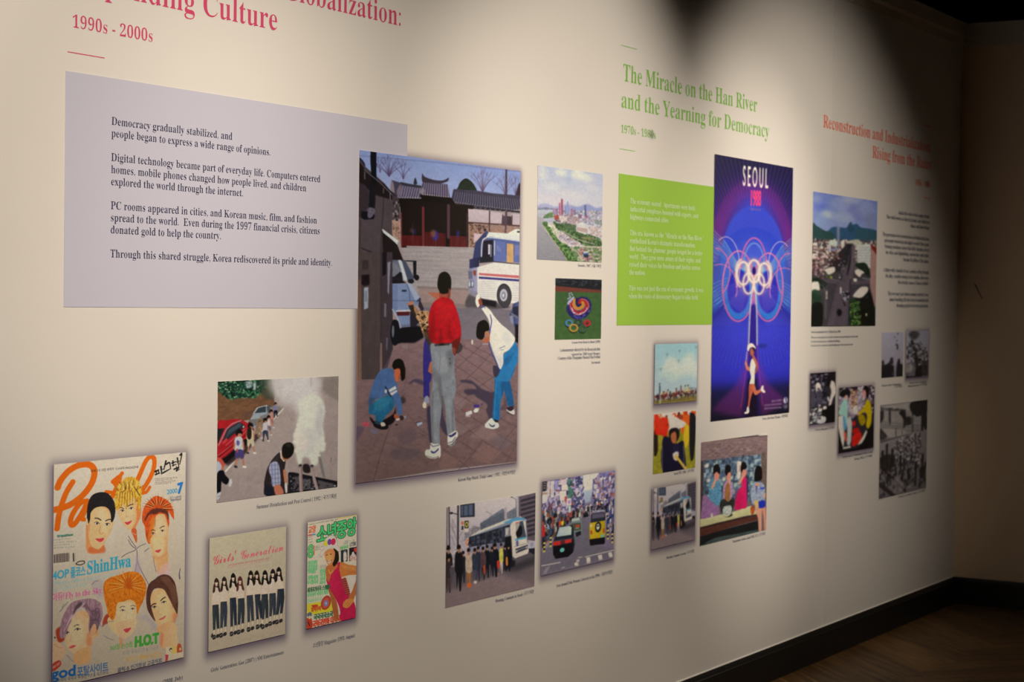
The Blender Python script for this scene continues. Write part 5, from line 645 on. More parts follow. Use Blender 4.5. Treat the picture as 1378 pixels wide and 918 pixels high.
# ---------------------------------------------------------------- the pictures: what is printed on them
ART = {}  # shapes mostly traced at image pixel positions, then converted to each print's own coordinates
ART['hero'] = '''
P 44268 -20,-20 1020,-20 1020,1020 -20,1020
P 37917 g=44438 n=.03 x=20 y=8 -15,-1 462,-37 1021,1 1025,98 -11,153
L 29586 w=.6 -1,17 455,7 1003,2
W 24540 w=1.3 v=.25 a=.8 166,68 128,50 60,35
L 24540 w=.5 v=.2 a=.6 98,43 103,25
L 24540 w=.5 v=.2 a=.6 105,45 76,26
L 24540 w=.5 v=.2 a=.6 100,44 85,22
W 24540 w=1.3 v=.25 a=.8 166,68 137,49 85,31
L 24540 w=.5 v=.2 a=.6 113,41 120,30
L 24540 w=.5 v=.2 a=.6 110,40 130,22
L 24540 w=.5 v=.2 a=.6 108,39 117,30
W 24540 w=1.3 v=.25 a=.8 166,68 146,43 111,20
L 24540 w=.5 v=.2 a=.6 131,34 103,14
L 24540 w=.5 v=.2 a=.6 129,32 142,10
L 24540 w=.5 v=.2 a=.6 126,31 151,15
W 24540 w=1.3 v=.25 a=.8 166,68 154,39 134,10
L 24540 w=.5 v=.2 a=.6 141,21 163,10
L 24540 w=.5 v=.2 a=.6 147,28 129,6
L 24540 w=.5 v=.2 a=.6 144,25 151,12
W 24540 w=1.3 v=.25 a=.8 166,68 161,35 152,2
L 24540 w=.5 v=.2 a=.6 157,20 162,3
L 24540 w=.5 v=.2 a=.6 156,14 166,-9
L 24540 w=.5 v=.2 a=.6 156,15 184,-6
W 24540 w=1.3 v=.25 a=.8 166,68 167,38 172,8
L 24540 w=.5 v=.2 a=.6 170,19 194,0
L 24540 w=.5 v=.2 a=.6 170,21 152,2
L 24540 w=.5 v=.2 a=.6 169,23 156,15
W 24540 w=1.3 v=.25 a=.8 166,68 179,41 203,13
L 24540 w=.5 v=.2 a=.6 187,31 205,16
L 24540 w=.5 v=.2 a=.6 187,31 175,12
L 24540 w=.5 v=.2 a=.6 193,25 166,9
W 24540 w=1.3 v=.25 a=.8 166,68 183,42 216,14
L 24540 w=.5 v=.2 a=.6 198,30 219,5
L 24540 w=.5 v=.2 a=.6 199,29 228,14
L 24540 w=.5 v=.2 a=.6 195,33 200,24
W 24540 w=1.3 v=.25 a=.8 166,68 192,42 242,14
L 24540 w=.5 v=.2 a=.6 218,27 196,21
L 24540 w=.5 v=.2 a=.6 221,25 209,3
L 24540 w=.5 v=.2 a=.6 222,25 214,10
W 24540 w=1.3 v=.25 a=.8 166,68 202,46 269,22
L 24540 w=.5 v=.2 a=.6 236,34 239,16
L 24540 w=.5 v=.2 a=.6 243,31 243,16
L 24540 w=.5 v=.2 a=.6 239,33 223,21
W 24540 w=1.2 v=.25 a=.8 248,71 231,54 200,39
L 24540 w=.5 v=.2 a=.6 216,47 187,34
L 24540 w=.5 v=.2 a=.6 215,46 186,31
L 24540 w=.5 v=.2 a=.6 215,46 188,30
W 24540 w=1.2 v=.25 a=.8 248,71 241,46 229,21
L 24540 w=.5 v=.2 a=.6 235,35 247,14
L 24540 w=.5 v=.2 a=.6 237,38 210,21
L 24540 w=.5 v=.2 a=.6 233,30 217,16
W 24540 w=1.2 v=.25 a=.8 248,71 253,42 265,13
L 24540 w=.5 v=.2 a=.6 258,29 246,16
L 24540 w=.5 v=.2 a=.6 259,27 246,14
L 24540 w=.5 v=.2 a=.6 260,25 231,10
W 24540 w=1.2 v=.25 a=.8 248,71 266,50 302,28
L 24540 w=.5 v=.2 a=.6 281,42 298,29
L 24540 w=.5 v=.2 a=.6 281,42 275,23
L 24540 w=.5 v=.2 a=.6 279,42 268,30
W 24540 w=.6 v=.25 a=.8 115,60 105,44 88,29
L 24540 w=.5 v=.2 a=.6 95,35 76,23
L 24540 w=.5 v=.2 a=.6 96,36 118,20
L 24540 w=.5 v=.2 a=.6 99,38 76,24
W 24540 w=.6 v=.25 a=.8 115,60 109,38 100,16
L 24540 w=.5 v=.2 a=.6 103,25 85,14
L 24540 w=.5 v=.2 a=.6 103,25 112,4
L 24540 w=.5 v=.2 a=.6 105,28 83,17
W 24540 w=.6 v=.25 a=.8 115,60 118,33 126,6
L 24540 w=.5 v=.2 a=.6 122,21 116,7
L 24540 w=.5 v=.2 a=.6 121,21 146,9
L 24540 w=.5 v=.2 a=.6 121,24 146,1
W 24540 w=.6 v=.25 a=.8 115,60 126,43 148,25
L 24540 w=.5 v=.2 a=.6 140,32 165,19
L 24540 w=.5 v=.2 a=.6 139,33 158,13
L 24540 w=.5 v=.2 a=.6 136,34 124,22
W 27821 w=1.2 v=.25 a=.8 742,87 706,58 643,31
L 27821 w=.5 v=.2 a=.6 674,44 659,23
L 27821 w=.5 v=.2 a=.6 685,49 712,27
L 27821 w=.5 v=.2 a=.6 667,41 693,16
W 27821 w=1.2 v=.25 a=.8 742,87 714,54 666,22
L 27821 w=.5 v=.2 a=.6 687,36 664,24
L 27821 w=.5 v=.2 a=.6 688,37 689,22
L 27821 w=.5 v=.2 a=.6 684,34 691,20
W 27821 w=1.2 v=.25 a=.8 742,87 720,58 680,30
L 27821 w=.5 v=.2 a=.6 701,45 719,29
L 27821 w=.5 v=.2 a=.6 705,47 706,25
L 27821 w=.5 v=.2 a=.6 705,47 723,22
W 27821 w=1.2 v=.25 a=.8 742,87 729,54 706,22
L 27821 w=.5 v=.2 a=.6 722,43 729,20
L 27821 w=.5 v=.2 a=.6 721,43 705,31
L 27821 w=.5 v=.2 a=.6 717,38 711,22
W 27821 w=1.2 v=.25 a=.8 742,87 735,44 724,1
L 27821 w=.5 v=.2 a=.6 731,29 705,20
L 27821 w=.5 v=.2 a=.6 731,29 762,4
L 27821 w=.5 v=.2 a=.6 731,29 731,15
W 27821 w=1.2 v=.25 a=.8 742,87 739,44 736,0
L 27821 w=.5 v=.2 a=.6 737,20 743,6
L 27821 w=.5 v=.2 a=.6 738,27 726,17
L 27821 w=.5 v=.2 a=.6 738,22 752,6
W 27821 w=1.2 v=.25 a=.8 742,87 745,45 752,2
L 27821 w=.5 v=.2 a=.6 748,26 755,3
L 27821 w=.5 v=.2 a=.6 748,26 768,5
L 27821 w=.5 v=.2 a=.6 748,25 738,9
W 27821 w=1.2 v=.25 a=.8 742,87 755,49 780,10
L 27821 w=.5 v=.2 a=.6 768,28 765,16
L 27821 w=.5 v=.2 a=.6 767,30 780,19
L 27821 w=.5 v=.2 a=.6 766,31 760,8
W 27821 w=1.2 v=.25 a=.8 742,87 762,51 802,14
L 27821 w=.5 v=.2 a=.6 787,28 806,14
L 27821 w=.5 v=.2 a=.6 781,34 754,13
L 27821 w=.5 v=.2 a=.6 783,32 809,7
W 27821 w=1.2 v=.25 a=.8 742,87 768,57 818,25
L 27821 w=.5 v=.2 a=.6 793,41 765,24
L 27821 w=.5 v=.2 a=.6 784,47 759,27
L 27821 w=.5 v=.2 a=.6 785,46 756,38
W 27821 w=1.2 v=.25 a=.8 742,87 775,55 841,20
L 27821 w=.5 v=.2 a=.6 797,44 820,31
L 27821 w=.5 v=.2 a=.6 814,34 825,10
L 27821 w=.5 v=.2 a=.6 816,33 821,11
W 27821 w=.9 v=.25 a=.8 896,88 864,65 807,45
L 27821 w=.5 v=.2 a=.6 837,55 851,44
L 27821 w=.5 v=.2 a=.6 832,54 863,43
L 27821 w=.5 v=.2 a=.6 840,57 844,34
W 27821 w=.9 v=.25 a=.8 896,88 871,56 829,26
L 27821 w=.5 v=.2 a=.6 855,44 862,22
L 27821 w=.5 v=.2 a=.6 853,43 843,28
L 27821 w=.5 v=.2 a=.6 853,43 847,34
W 27821 w=.9 v=.25 a=.8 896,88 880,58 853,31
L 27821 w=.5 v=.2 a=.6 868,46 884,33
L 27821 w=.5 v=.2 a=.6 865,44 882,22
L 27821 w=.5 v=.2 a=.6 867,45 865,26
W 27821 w=.9 v=.25 a=.8 896,88 889,47 877,7
L 27821 w=.5 v=.2 a=.6 884,33 901,8
L 27821 w=.5 v=.2 a=.6 883,28 878,7
L 27821 w=.5 v=.2 a=.6 884,32 867,21
W 27821 w=.9 v=.25 a=.8 896,88 894,45 893,2
L 27821 w=.5 v=.2 a=.6 893,28 906,2
L 27821 w=.5 v=.2 a=.6 893,27 908,10
L 27821 w=.5 v=.2 a=.6 894,19 899,6
W 27821 w=.9 v=.25 a=.8 896,88 899,46 907,3
L 27821 w=.5 v=.2 a=.6 903,25 894,14
L 27821 w=.5 v=.2 a=.6 903,27 890,6
L 27821 w=.5 v=.2 a=.6 902,30 936,10
W 27821 w=.9 v=.25 a=.8 896,88 908,52 934,17
L 27821 w=.5 v=.2 a=.6 924,31 946,12
L 27821 w=.5 v=.2 a=.6 920,36 936,11
L 27821 w=.5 v=.2 a=.6 920,36 936,10
W 27821 w=.9 v=.25 a=.8 896,88 915,54 952,19
L 27821 w=.5 v=.2 a=.6 930,40 945,19
L 27821 w=.5 v=.2 a=.6 938,32 964,17
L 27821 w=.5 v=.2 a=.6 930,41 911,30
W 27821 w=.9 v=.25 a=.8 896,88 923,63 977,36
L 27821 w=.5 v=.2 a=.6 956,47 937,24
L 27821 w=.5 v=.2 a=.6 946,51 939,30
L 27821 w=.5 v=.2 a=.6 942,53 912,32
W 27821 w=.6 v=.25 a=.8 967,84 949,61 917,40
L 27821 w=.5 v=.2 a=.6 933,51 945,41
L 27821 w=.5 v=.2 a=.6 935,52 930,35
L 27821 w=.5 v=.2 a=.6 936,53 942,27
W 27821 w=.6 v=.25 a=.8 967,84 955,56 936,30
L 27821 w=.5 v=.2 a=.6 949,47 932,27
L 27821 w=.5 v=.2 a=.6 949,47 976,21
L 27821 w=.5 v=.2 a=.6 949,47 980,30
W 27821 w=.6 v=.25 a=.8 967,84 964,52 960,20
L 27821 w=.5 v=.2 a=.6 962,38 974,17
L 27821 w=.5 v=.2 a=.6 961,33 944,12
L 27821 w=.5 v=.2 a=.6 961,32 973,13
W 27821 w=.6 v=.25 a=.8 967,84 967,49 967,15
L 27821 w=.5 v=.2 a=.6 967,34 982,12
L 27821 w=.5 v=.2 a=.6 967,32 944,13
L 27821 w=.5 v=.2 a=.6 967,31 943,8
W 27821 w=.6 v=.25 a=.8 967,84 976,51 994,19
L 27821 w=.5 v=.2 a=.6 987,31 960,18
L 27821 w=.5 v=.2 a=.6 986,34 992,14
L 27821 w=.5 v=.2 a=.6 986,34 982,20
W 27821 w=.6 v=.25 a=.8 967,84 980,57 1006,29
L 27821 w=.5 v=.2 a=.6 994,42 1013,22
L 27821 w=.5 v=.2 a=.6 994,42 984,29
L 27821 w=.5 v=.2 a=.6 991,45 1019,33
L 22896 w=2.6 v=3.4 901,2 905,214
S 11568 n=.25 x=2 y=2 582,78 598,60 631,47 664,54 690,69 695,86 582,88
P 16330 b=.4 989,43 1002,42 1004,86 967,84
S 11531 -1,23 21,31 32,42 27,52 0,48
S 13172 309,84 318,63 329,82
P 19696 h=22981 181,79 230,84 356,87 357,125 220,133 182,119
P 29544 n=.1 x=2 y=2 237,86 356,90 357,124 214,131 223,113
L 16414 w=.9 240,90 226,131
L 44313 w=.8 a=.8 235,94 221,129
L 16414 w=.9 254,90 240,130
L 44313 w=.8 a=.8 249,94 236,128
L 16414 w=.9 268,90 254,129
L 44313 w=.8 a=.8 263,94 250,127
L 16414 w=.9 283,90 269,128
L 44313 w=.8 a=.8 278,94 264,126
L 16414 w=.9 297,90 283,128
L 44313 w=.8 a=.8 292,94 279,126
L 16414 w=.9 312,89 298,127
L 44313 w=.8 a=.8 307,94 293,125
L 16414 w=.9 326,89 312,126
L 44313 w=.8 a=.8 321,94 308,124
L 16414 w=.9 341,89 327,125
L 44313 w=.8 a=.8 336,94 322,123
L 16414 w=.9 356,89 341,125
L 44313 w=.8 a=.8 351,94 337,122
E 49191 x1=.9 y1=.9 214,131
E 49191 x1=.9 y1=.9 229,131
E 49191 x1=.9 y1=.9 244,130
E 49191 x1=.9 y1=.9 259,129
E 49191 x1=.9 y1=.9 274,128
E 49191 x1=.9 y1=.9 289,127
E 49191 x1=.9 y1=.9 305,127
E 49191 x1=.9 y1=.9 320,126
E 49191 x1=.9 y1=.9 335,125
E 49191 x1=.9 y1=.9 351,124
P 16413 233,82 286,85 356,87 356,94 256,93 226,89
S 37705 181,81 193,91 197,118 175,107
S 32783 215,105 234,88 238,104 231,124 212,121
P 19696 n=.1 x=2 y=2 553,86 704,83 807,86 999,84 1001,130 915,139 535,132
L 14772 w=.9 562,91 548,128
L 39432 w=.8 a=.75 567,94 555,125
E 44310 x1=.8 y1=.8 552,128
L 14772 w=.9 576,91 563,128
L 39432 w=.8 a=.75 581,94 570,125
E 44310 x1=.8 y1=.8 566,128
L 14772 w=.9 591,91 579,128
L 39432 w=.8 a=.75 596,94 585,125
E 44310 x1=.8 y1=.8 582,128
L 14772 w=.9 605,91 594,128
L 39432 w=.8 a=.75 610,94 601,125
E 44310 x1=.8 y1=.8 598,128
L 14772 w=.9 620,91 610,128
L 39432 w=.8 a=.75 625,94 617,126
E 44310 x1=.8 y1=.8 613,129
L 14772 w=.9 634,92 626,129
L 39432 w=.8 a=.75 639,95 633,126
E 44310 x1=.8 y1=.8 629,129
L 14772 w=.9 649,92 641,129
L 39432 w=.8 a=.75 654,95 648,126
E 44310 x1=.8 y1=.8 644,129
L 14772 w=.9 663,92 657,129
L 39432 w=.8 a=.75 668,95 664,127
E 44310 x1=.8 y1=.8 660,130
L 14772 w=.9 678,92 673,129
L 39432 w=.8 a=.75 684,95 680,127
E 44310 x1=.8 y1=.8 676,130
L 14772 w=.9 693,92 689,130
L 39432 w=.8 a=.75 698,95 696,127
E 44310 x1=.8 y1=.8 692,130
L 14772 w=.9 708,92 705,130
L 39432 w=.8 a=.75 713,95 712,127
E 44310 x1=.8 y1=.8 709,131
L 14772 w=.9 723,92 721,130
L 39432 w=.8 a=.75 728,95 727,127
E 44310 x1=.8 y1=.8 724,131
L 14772 w=.9 738,92 737,131
L 39432 w=.8 a=.75 743,95 744,128
E 44310 x1=.8 y1=.8 740,131
L 14772 w=.9 753,92 753,131
L 39432 w=.8 a=.75 758,96 760,128
E 44310 x1=.8 y1=.8 757,131
L 14772 w=.9 768,92 770,131
L 39432 w=.8 a=.75 774,96 776,128
E 44310 x1=.8 y1=.8 773,132
L 14772 w=.9 783,93 786,132
L 39432 w=.8 a=.75 788,96 793,129
E 44310 x1=.8 y1=.8 790,132
L 14772 w=.9 799,93 802,132
L 39432 w=.8 a=.75 804,96 809,129
E 44310 x1=.8 y1=.8 805,132
L 14772 w=.9 813,93 818,132
L 39432 w=.8 a=.75 819,96 825,129
E 44310 x1=.8 y1=.8 822,133
L 14772 w=.9 829,93 835,132
L 39432 w=.8 a=.75 835,96 842,129
E 44310 x1=.8 y1=.8 839,133
L 14772 w=.9 844,93 852,133
L 39432 w=.8 a=.75 850,96 859,130
E 44310 x1=.8 y1=.8 855,133
L 14772 w=.9 860,93 869,133
L 39432 w=.8 a=.75 866,97 876,130
E 44310 x1=.8 y1=.8 872,134
L 14772 w=.9 875,93 885,133
L 39432 w=.8 a=.75 881,97 892,130
E 44310 x1=.8 y1=.8 888,134
L 14772 w=.9 891,93 902,134
L 39432 w=.8 a=.75 897,97 909,131
E 44310 x1=.8 y1=.8 905,134
L 14772 w=.9 906,93 919,134
L 39432 w=.8 a=.75 912,97 926,131
E 44310 x1=.8 y1=.8 922,134
L 14772 w=.9 923,93 936,134
L 39432 w=.8 a=.75 928,97 943,131
E 44310 x1=.8 y1=.8 940,135
L 14772 w=.9 938,94 953,135
L 39432 w=.8 a=.75 944,97 960,132
E 44310 x1=.8 y1=.8 957,135
L 14772 w=.9 954,94 970,135
L 39432 w=.8 a=.75 960,97 977,132
E 44310 x1=.8 y1=.8 973,135
L 14772 w=.9 970,94 987,135
L 39432 w=.8 a=.75 975,97 994,132
E 44310 x1=.8 y1=.8 991,136
L 14772 w=.9 986,94 1004,135
L 39432 w=.8 a=.75 992,97 1012,132
E 44310 x1=.8 y1=.8 1008,136
L 14772 w=.9 1002,94 1022,136
L 39432 w=.8 a=.75 1007,97 1029,133
E 44310 x1=.8 y1=.8 1026,136
P 13130 535,132 655,135 1002,137 1002,143 916,143 655,143 535,141
E 37747 x1=.9 y1=.8 697,138
E 37747 x1=.9 y1=.8 729,139
E 37747 x1=.9 y1=.8 762,139
E 37747 x1=.9 y1=.8 795,140
E 37747 x1=.9 y1=.8 828,140
E 37747 x1=.9 y1=.8 862,141
E 37747 x1=.9 y1=.8 896,142
E 37747 x1=.9 y1=.8 930,142
E 37747 x1=.9 y1=.8 964,143
P 21297 n=.08 x=2 y=2 360,80 466,80 525,100 536,124 345,124 356,101
S 18013 360,48 374,57 418,63 465,64 497,60 521,52 515,63 466,74 418,75 363,76
P 27861 365,75 516,73 530,114 349,112
L 14774 w=.9 367,77 359,112
L 45954 w=.8 a=.8 373,77 365,109
E 50832 x1=.9 y1=.9 366,113
L 14774 w=.9 380,76 372,112
L 45954 w=.8 a=.8 385,77 378,110
E 50832 x1=.9 y1=.9 379,113
L 14774 w=.9 393,76 386,112
L 45954 w=.8 a=.8 398,77 392,110
E 50832 x1=.9 y1=.9 393,113
L 14774 w=.9 405,76 400,113
L 45954 w=.8 a=.8 411,76 407,110
E 50832 x1=.9 y1=.9 407,113
L 14774 w=.9 419,75 414,113
L 45954 w=.8 a=.8 424,76 420,110
E 50832 x1=.9 y1=.9 421,113
L 14774 w=.9 431,75 428,113
L 45954 w=.8 a=.8 437,76 434,111
E 50832 x1=.9 y1=.9 435,114
L 14774 w=.9 445,75 442,113
L 45954 w=.8 a=.8 451,75 449,111
E 50832 x1=.9 y1=.9 449,114
L 14774 w=.9 458,75 456,113
L 45954 w=.8 a=.8 463,75 462,111
E 50832 x1=.9 y1=.9 463,114
L 14774 w=.9 471,74 470,114
L 45954 w=.8 a=.8 477,75 476,111
E 50832 x1=.9 y1=.9 477,114
L 14774 w=.9 484,74 485,114
L 45954 w=.8 a=.8 490,74 491,111
E 50832 x1=.9 y1=.9 492,114
L 14774 w=.9 498,74 499,114
L 45954 w=.8 a=.8 503,74 505,112
E 50832 x1=.9 y1=.9 506,114
L 14774 w=.9 511,74 513,114
L 45954 w=.8 a=.8 516,74 519,112
E 50832 x1=.9 y1=.9 520,114
S 37746 347,110 360,93 376,100 368,111
P 6523 216,133 357,127 345,116 540,115 573,139 673,136 678,273 247,284 232,156
P 8164 235,136 682,133 681,227 244,244
P 24206 n=.15 x=1.5 y=12 244,246 361,243 362,280 245,280
P 22606 n=.15 x=1.5 y=12 378,230 507,231 509,279 380,281
P 24247 n=.15 x=1.5 y=12 532,237 645,236 645,277 533,278
L 37211 w=.35 a=.6 261,249 262,284
L 37211 w=.35 a=.6 280,248 281,283
L 37211 w=.35 a=.6 299,247 300,283
L 37211 w=.35 a=.6 318,247 319,282
L 37211 w=.35 a=.6 338,246 339,281
L 37211 w=.35 a=.6 392,244 393,279
L 37211 w=.35 a=.6 412,243 413,279
L 37211 w=.35 a=.6 431,242 433,278
L 37211 w=.35 a=.6 447,242 448,278
L 37211 w=.35 a=.6 467,241 468,277
L 37211 w=.35 a=.6 487,240 488,276
L 37211 w=.35 a=.6 544,238 545,274
L 37211 w=.35 a=.6 564,237 566,274
L 37211 w=.35 a=.6 585,237 586,273
L 37211 w=.35 a=.6 606,236 607,272
L 37211 w=.35 a=.6 626,235 628,272
L 32371 w=1.6 238,178 243,282
L 32371 w=3.2 367,155 371,277
L 24454 w=4 523,141 525,243
L 16330 w=2 640,161 646,277
L 30892 w=1.4 657,194 660,274
E 16427 x1=4.5 y1=7 b=1.2 a=.85 443,240
E 37452 x1=3.5 y1=5 b=1 a=.75 430,234
E 16422 x1=2.5 y1=4 b=1 a=.7 314,233
E 16425 x1=2.2 y1=5 b=.9 a=.8 585,230
E 29250 x1=2 y1=3 b=.8 a=.6 297,229
L 42544 w=.5 a=.6 306,209 309,273
L 42544 w=.4 a=.6 446,244 447,279
P 52474 g=49192 648,145 788,147 786,185 650,188
P 50833 795,148 876,149 874,184 795,186
P 50833 943,148 999,148 999,186 943,186
P 24451 646,188 1008,185 1008,190 647,192
P 42501 n=.1 x=2 y=2 650,194 1008,191 1009,214 865,219 686,303 661,306 653,283
K 22892/27774/19611 k=60 w0=1 w1=2.2 h0=0.7 h1=1.4 661,196 789,194 751,220 677,278 664,278
P 54074 687,224 747,224 709,247 689,256
L 19571 w=1.6 790,147 791,214
L 17971 w=1.2 879,156 876,184 944,185 946,155
P 24536 h=16371 880,158 941,158 941,184 880,184
L 24536 w=2.6 905,139 900,215
K 44268/37662 k=40 w0=1 w1=2 h0=0.8 h1=1.6 a=.7 794,192 999,191 995,206 794,214
P 44309 n=.05 x=12 y=1 246,284 687,277 689,350 801,347 804,416 282,424
P 44309 n=.07 x=14 y=1.2 270,278 764,269 670,413 351,417 294,321
L 37704 w=.5 a=.6 240,285 661,277
L 37704 w=.5 a=.6 248,298 662,291
L 37704 w=.5 a=.6 255,311 662,305
L 37704 w=.5 a=.6 263,324 663,319
L 37704 w=.5 a=.6 271,337 663,333
L 37704 w=.5 a=.6 279,350 664,347
L 37704 w=.5 a=.6 287,363 664,361
L 37704 w=.5 a=.6 296,376 665,375
L 37704 w=.5 a=.6 304,389 665,389
P 37703 335,403 662,406 658,413 339,410
P 42585 n=.04 x=6 y=2 343,411 658,413 659,457 356,456
P 37703 356,454 664,457 664,469 368,467
P 32823 n=.04 x=10 y=2 g=36105 368,468 660,470 1022,476 1028,639 197,600 232,548
P 37664 n=.04 x=8 y=2 203,580 418,571 1026,586 1027,612 197,604
P 37622 n=.07 x=6 y=3 g=34339 -39,667 51,598 174,585 418,569 1026,577 1043,998 496,992 -3,1001 -31,999
W 24535 w=.8 a=.75 555,603 682,652 839,706 1032,773
W 24535 w=.8 a=.75 474,619 581,658 718,708 850,759 1015,818
W 24535 w=.8 a=.75 428,681 526,720 643,766 826,824 999,880
W 24535 w=.8 a=.75 446,735 569,781 731,846 882,901 1020,948
W 24535 w=.8 a=.75 360,753 480,790 613,846 768,913 967,985
W 24535 w=.8 a=.75 354,814 531,876 692,935 841,995
W 24535 w=.8 a=.75 356,864 484,916 600,964 686,1003
W 24535 w=.8 a=.75 637,591 523,636 444,673
W 24535 w=.8 a=.75 748,592 623,651 493,707
W 24535 w=.8 a=.75 827,615 691,686 551,742 479,765
W 24535 w=.8 a=.75 839,698 727,734 586,790 505,825
W 24535 w=.8 a=.75 835,824 740,860 623,889 533,922 437,959
W 24535 w=.8 a=.75 996,795 880,848 768,909 684,960 610,999
W 24535 w=.8 a=.75 1017,862 928,912 823,986
W 24535 w=.8 a=.75 1001,933 931,992
W 24535 w=.8 a=.75 621,595 829,658
W 24535 w=.8 a=.75 679,592 828,632
P 40944 a=.45 b=.6 571,836 647,856 723,850 623,889 556,869
P 44185 a=.45 b=.6 673,895 758,865 819,863 883,910 803,915
P 40861 a=.45 b=.6 693,961 769,922 893,954 824,994 762,986
P 40861 a=.45 b=.6 501,933 617,965 576,993 486,991
P 32782 a=.45 b=.6 803,910 882,892 964,923 911,955
P 42586 a=.45 b=.6 552,750 661,775 611,803 528,779
W 24534 w=.9 a=.8 272,738 196,828 136,922 98,1003
L 27816 w=.7 a=.5 289,670 254,750
L 24534 w=.7 a=.6 198,893 320,924 407,962
L 27816 w=.6 a=.5 205,897 171,996
W 24534 w=.7 a=.5 286,800 365,856 444,880 493,908
L 24534 w=.7 a=.4 381,877 258,896 213,894
S 29459 a=.6 b=1.5 242,863 310,850 350,872 289,898 243,887
S 27858 a=.6 b=1.5 206,909 320,911 383,935 275,946 206,934
P 29460 b=.5 -7,828 28,829 43,838 -6,883
K 27817/44226/22894 k=160 w0=0.5 w1=1.4 h0=0.4 h1=0.9 a=.5 8,852 380,848 1008,817 1005,974 11,994
P 22935 n=.05 x=4 y=10 -4,25 28,46 145,93 186,123 192,329 -6,335 -15,26
P 9806 b=.3 -4,33 36,57 137,94 212,129 216,139 176,139 131,134 99,131 59,118 1,102
P 16371 b=.4 -2,98 37,104 55,126 53,169 18,194 4,206
P 4966 61,0 93,0 95,85 94,96 71,98 60,28
P 8207 57,99 93,100 89,169 53,173
P 6566 12,183 53,181 89,191 83,203 33,207 13,202
S 27901 n=.3 x=1 y=1 53,171 78,170 89,179 72,197 50,200
L 41070 w=.9 a=.8 27,56 57,69 116,91 182,123 213,133
L 44351 w=.7 30,63 31,85
L 37787 w=.7 136,106 135,122
L 45952 w=.7 173,119 174,139
L 11488 w=.8 a=.9 137,133 134,185 127,236 125,311
L 11488 w=1.2 17,293 122,313
L 16370 w=.8 11,210 7,323
P 19653 b=.3 186,123 224,133 233,196 185,198
K 37746/9847/24576 k=30 w0=1 w1=2.5 h0=1 h1=2.5 187,139 228,144 234,212 189,206
P 47424 n=.12 x=1.5 y=1.5 186,202 233,203 235,268 188,246
K 29414 k=25 w0=0.6 w1=1.4 h0=0.5 h1=1.1 189,214 230,212 231,260 190,238
P 9806 131,236 187,262 217,277 256,327 189,329 137,331
P 55878 128,230 145,235 224,264 218,276 198,267 136,242
P 22934 n=.06 x=3 y=14 -4,306 180,301 197,600 155,683 133,690 3,688 -7,330
P 19653 n=.06 x=3 y=14 125,302 191,300 198,600 154,655 132,655
L 11488 w=.8 a=.7 125,302 130,579
P 29414 g=37577 -4,388 16,387 26,692 2,691
P 37620 127,579 137,579 141,675 126,674
P 13088 b=.6 a=.5 n=.4 x=1 y=3 20,329 57,328 58,357 20,358
P 8166 n=.5 x=1 y=1 b=.2 19,374 62,371 63,402 38,406 20,403
P 44394 33,412 57,409 58,473 35,477
P 27942 a=.5 38,422 51,422 52,453 39,453
P 8166 133,302 158,301 156,369 135,375
P 37789 163,333 180,328 173,432 165,424
P 36148 a=.8 148,458 159,458 159,500 148,500
P 31224 a=.8 161,563 170,564 168,603 160,599
P 16413 a=.6 185,456 194,456 198,596 189,600
P 24577 150,655 200,600 197,604 176,643 149,683
P 4925 b=.6 194,508 370,532 379,565 325,581 249,580 200,586
P 37915 h=31351 192,397 277,396 355,436 360,454 295,477 299,530 238,534 224,500 195,484
P 29711 a=.6 192,400 222,399 223,483 194,476
P 44436 b=.3 277,394 296,392 355,438 329,450 297,418
P 52638 222,323 241,323 276,378 273,388 258,383
P 6607 191,348 204,348 246,363 252,387 273,394 192,397
P 21420 245,323 263,322 319,377 304,396 281,386 257,346
P 29625 a=.9 192,324 222,323 242,355 201,376 191,376
P 37787 a=.6 192,332 219,339 238,359 205,375 192,375
P 9849 191,376 242,374 250,387 192,388
P 16497 355,438 363,446 344,452 332,451
L 4965 w=1.2 271,325 328,325 328,373
P 6566 311,327 329,326 330,379 315,377
E 6566 x1=3.2 y1=3.8 334,376
E 8248 x1=4 y1=3 300,388
L 11532 w=.5 a=.8 277,398 293,422 297,477
L 19821 w=.5 194,449 356,449
P 11532 247,416 274,415 274,421 247,421
P 54198 214,479 297,477 297,483 214,484
P 24248 217,484 295,483 293,495 223,496
W 49317 w=1.4 194,476 212,492 231,512 241,534
P 11490 297,483 353,483 354,515 323,532 299,530
P 16331 352,442 380,474 368,483 345,466
E 4966 x1=6 y1=17 211,548
E 31264 x1=1.6 y1=8 199,544
P 31267 247,524 299,523 299,531 243,533
P 42627 a=.5 249,586 287,588 283,601 249,594
P 16500 682,312 697,256 764,215 795,220 778,231 744,241 738,314
P 19782 768,210 790,221 760,230
P 9890 751,211 764,204 770,210 760,215
P 57518 786,217 865,216 964,216 1005,218 1006,241 884,238 769,234
P 59158 918,215 972,199 1004,199 1005,221 937,221
P 16414 981,206 1002,205 1002,211 982,211
P 24748 791,231 883,234 1006,238 1006,307 816,312 746,314 742,250
P 9849 752,247 817,241 820,312 742,314
W 54238 w=1.5 739,314 741,259 759,239 813,234 1006,240
P 52598 783,257 796,257 797,291 784,291
P 44353 a=.6 796,257 809,258 809,312 796,313
P 28031 835,244 902,245 904,301 833,301
P 37833 a=.5 840,255 867,267 876,280 841,277
P 53941 n=.06 x=2 y=4 911,250 958,251 958,300 911,301
P 32912 965,253 1004,253 1005,302 965,300
L 57518 w=1.2 827,245 827,301
P 16459 h=11534 661,311 727,301 723,335 662,341
P 9889 729,301 819,298 820,313 729,319
P 28031 824,293 1001,288 1002,313 824,313
P 53941 911,291 959,289 958,314 912,315
L 9849 w=.9 725,320 824,314 1002,319
P 36150 h=44355 658,341 713,335 716,421 664,406
P 29584 654,349 681,349 682,374 656,375
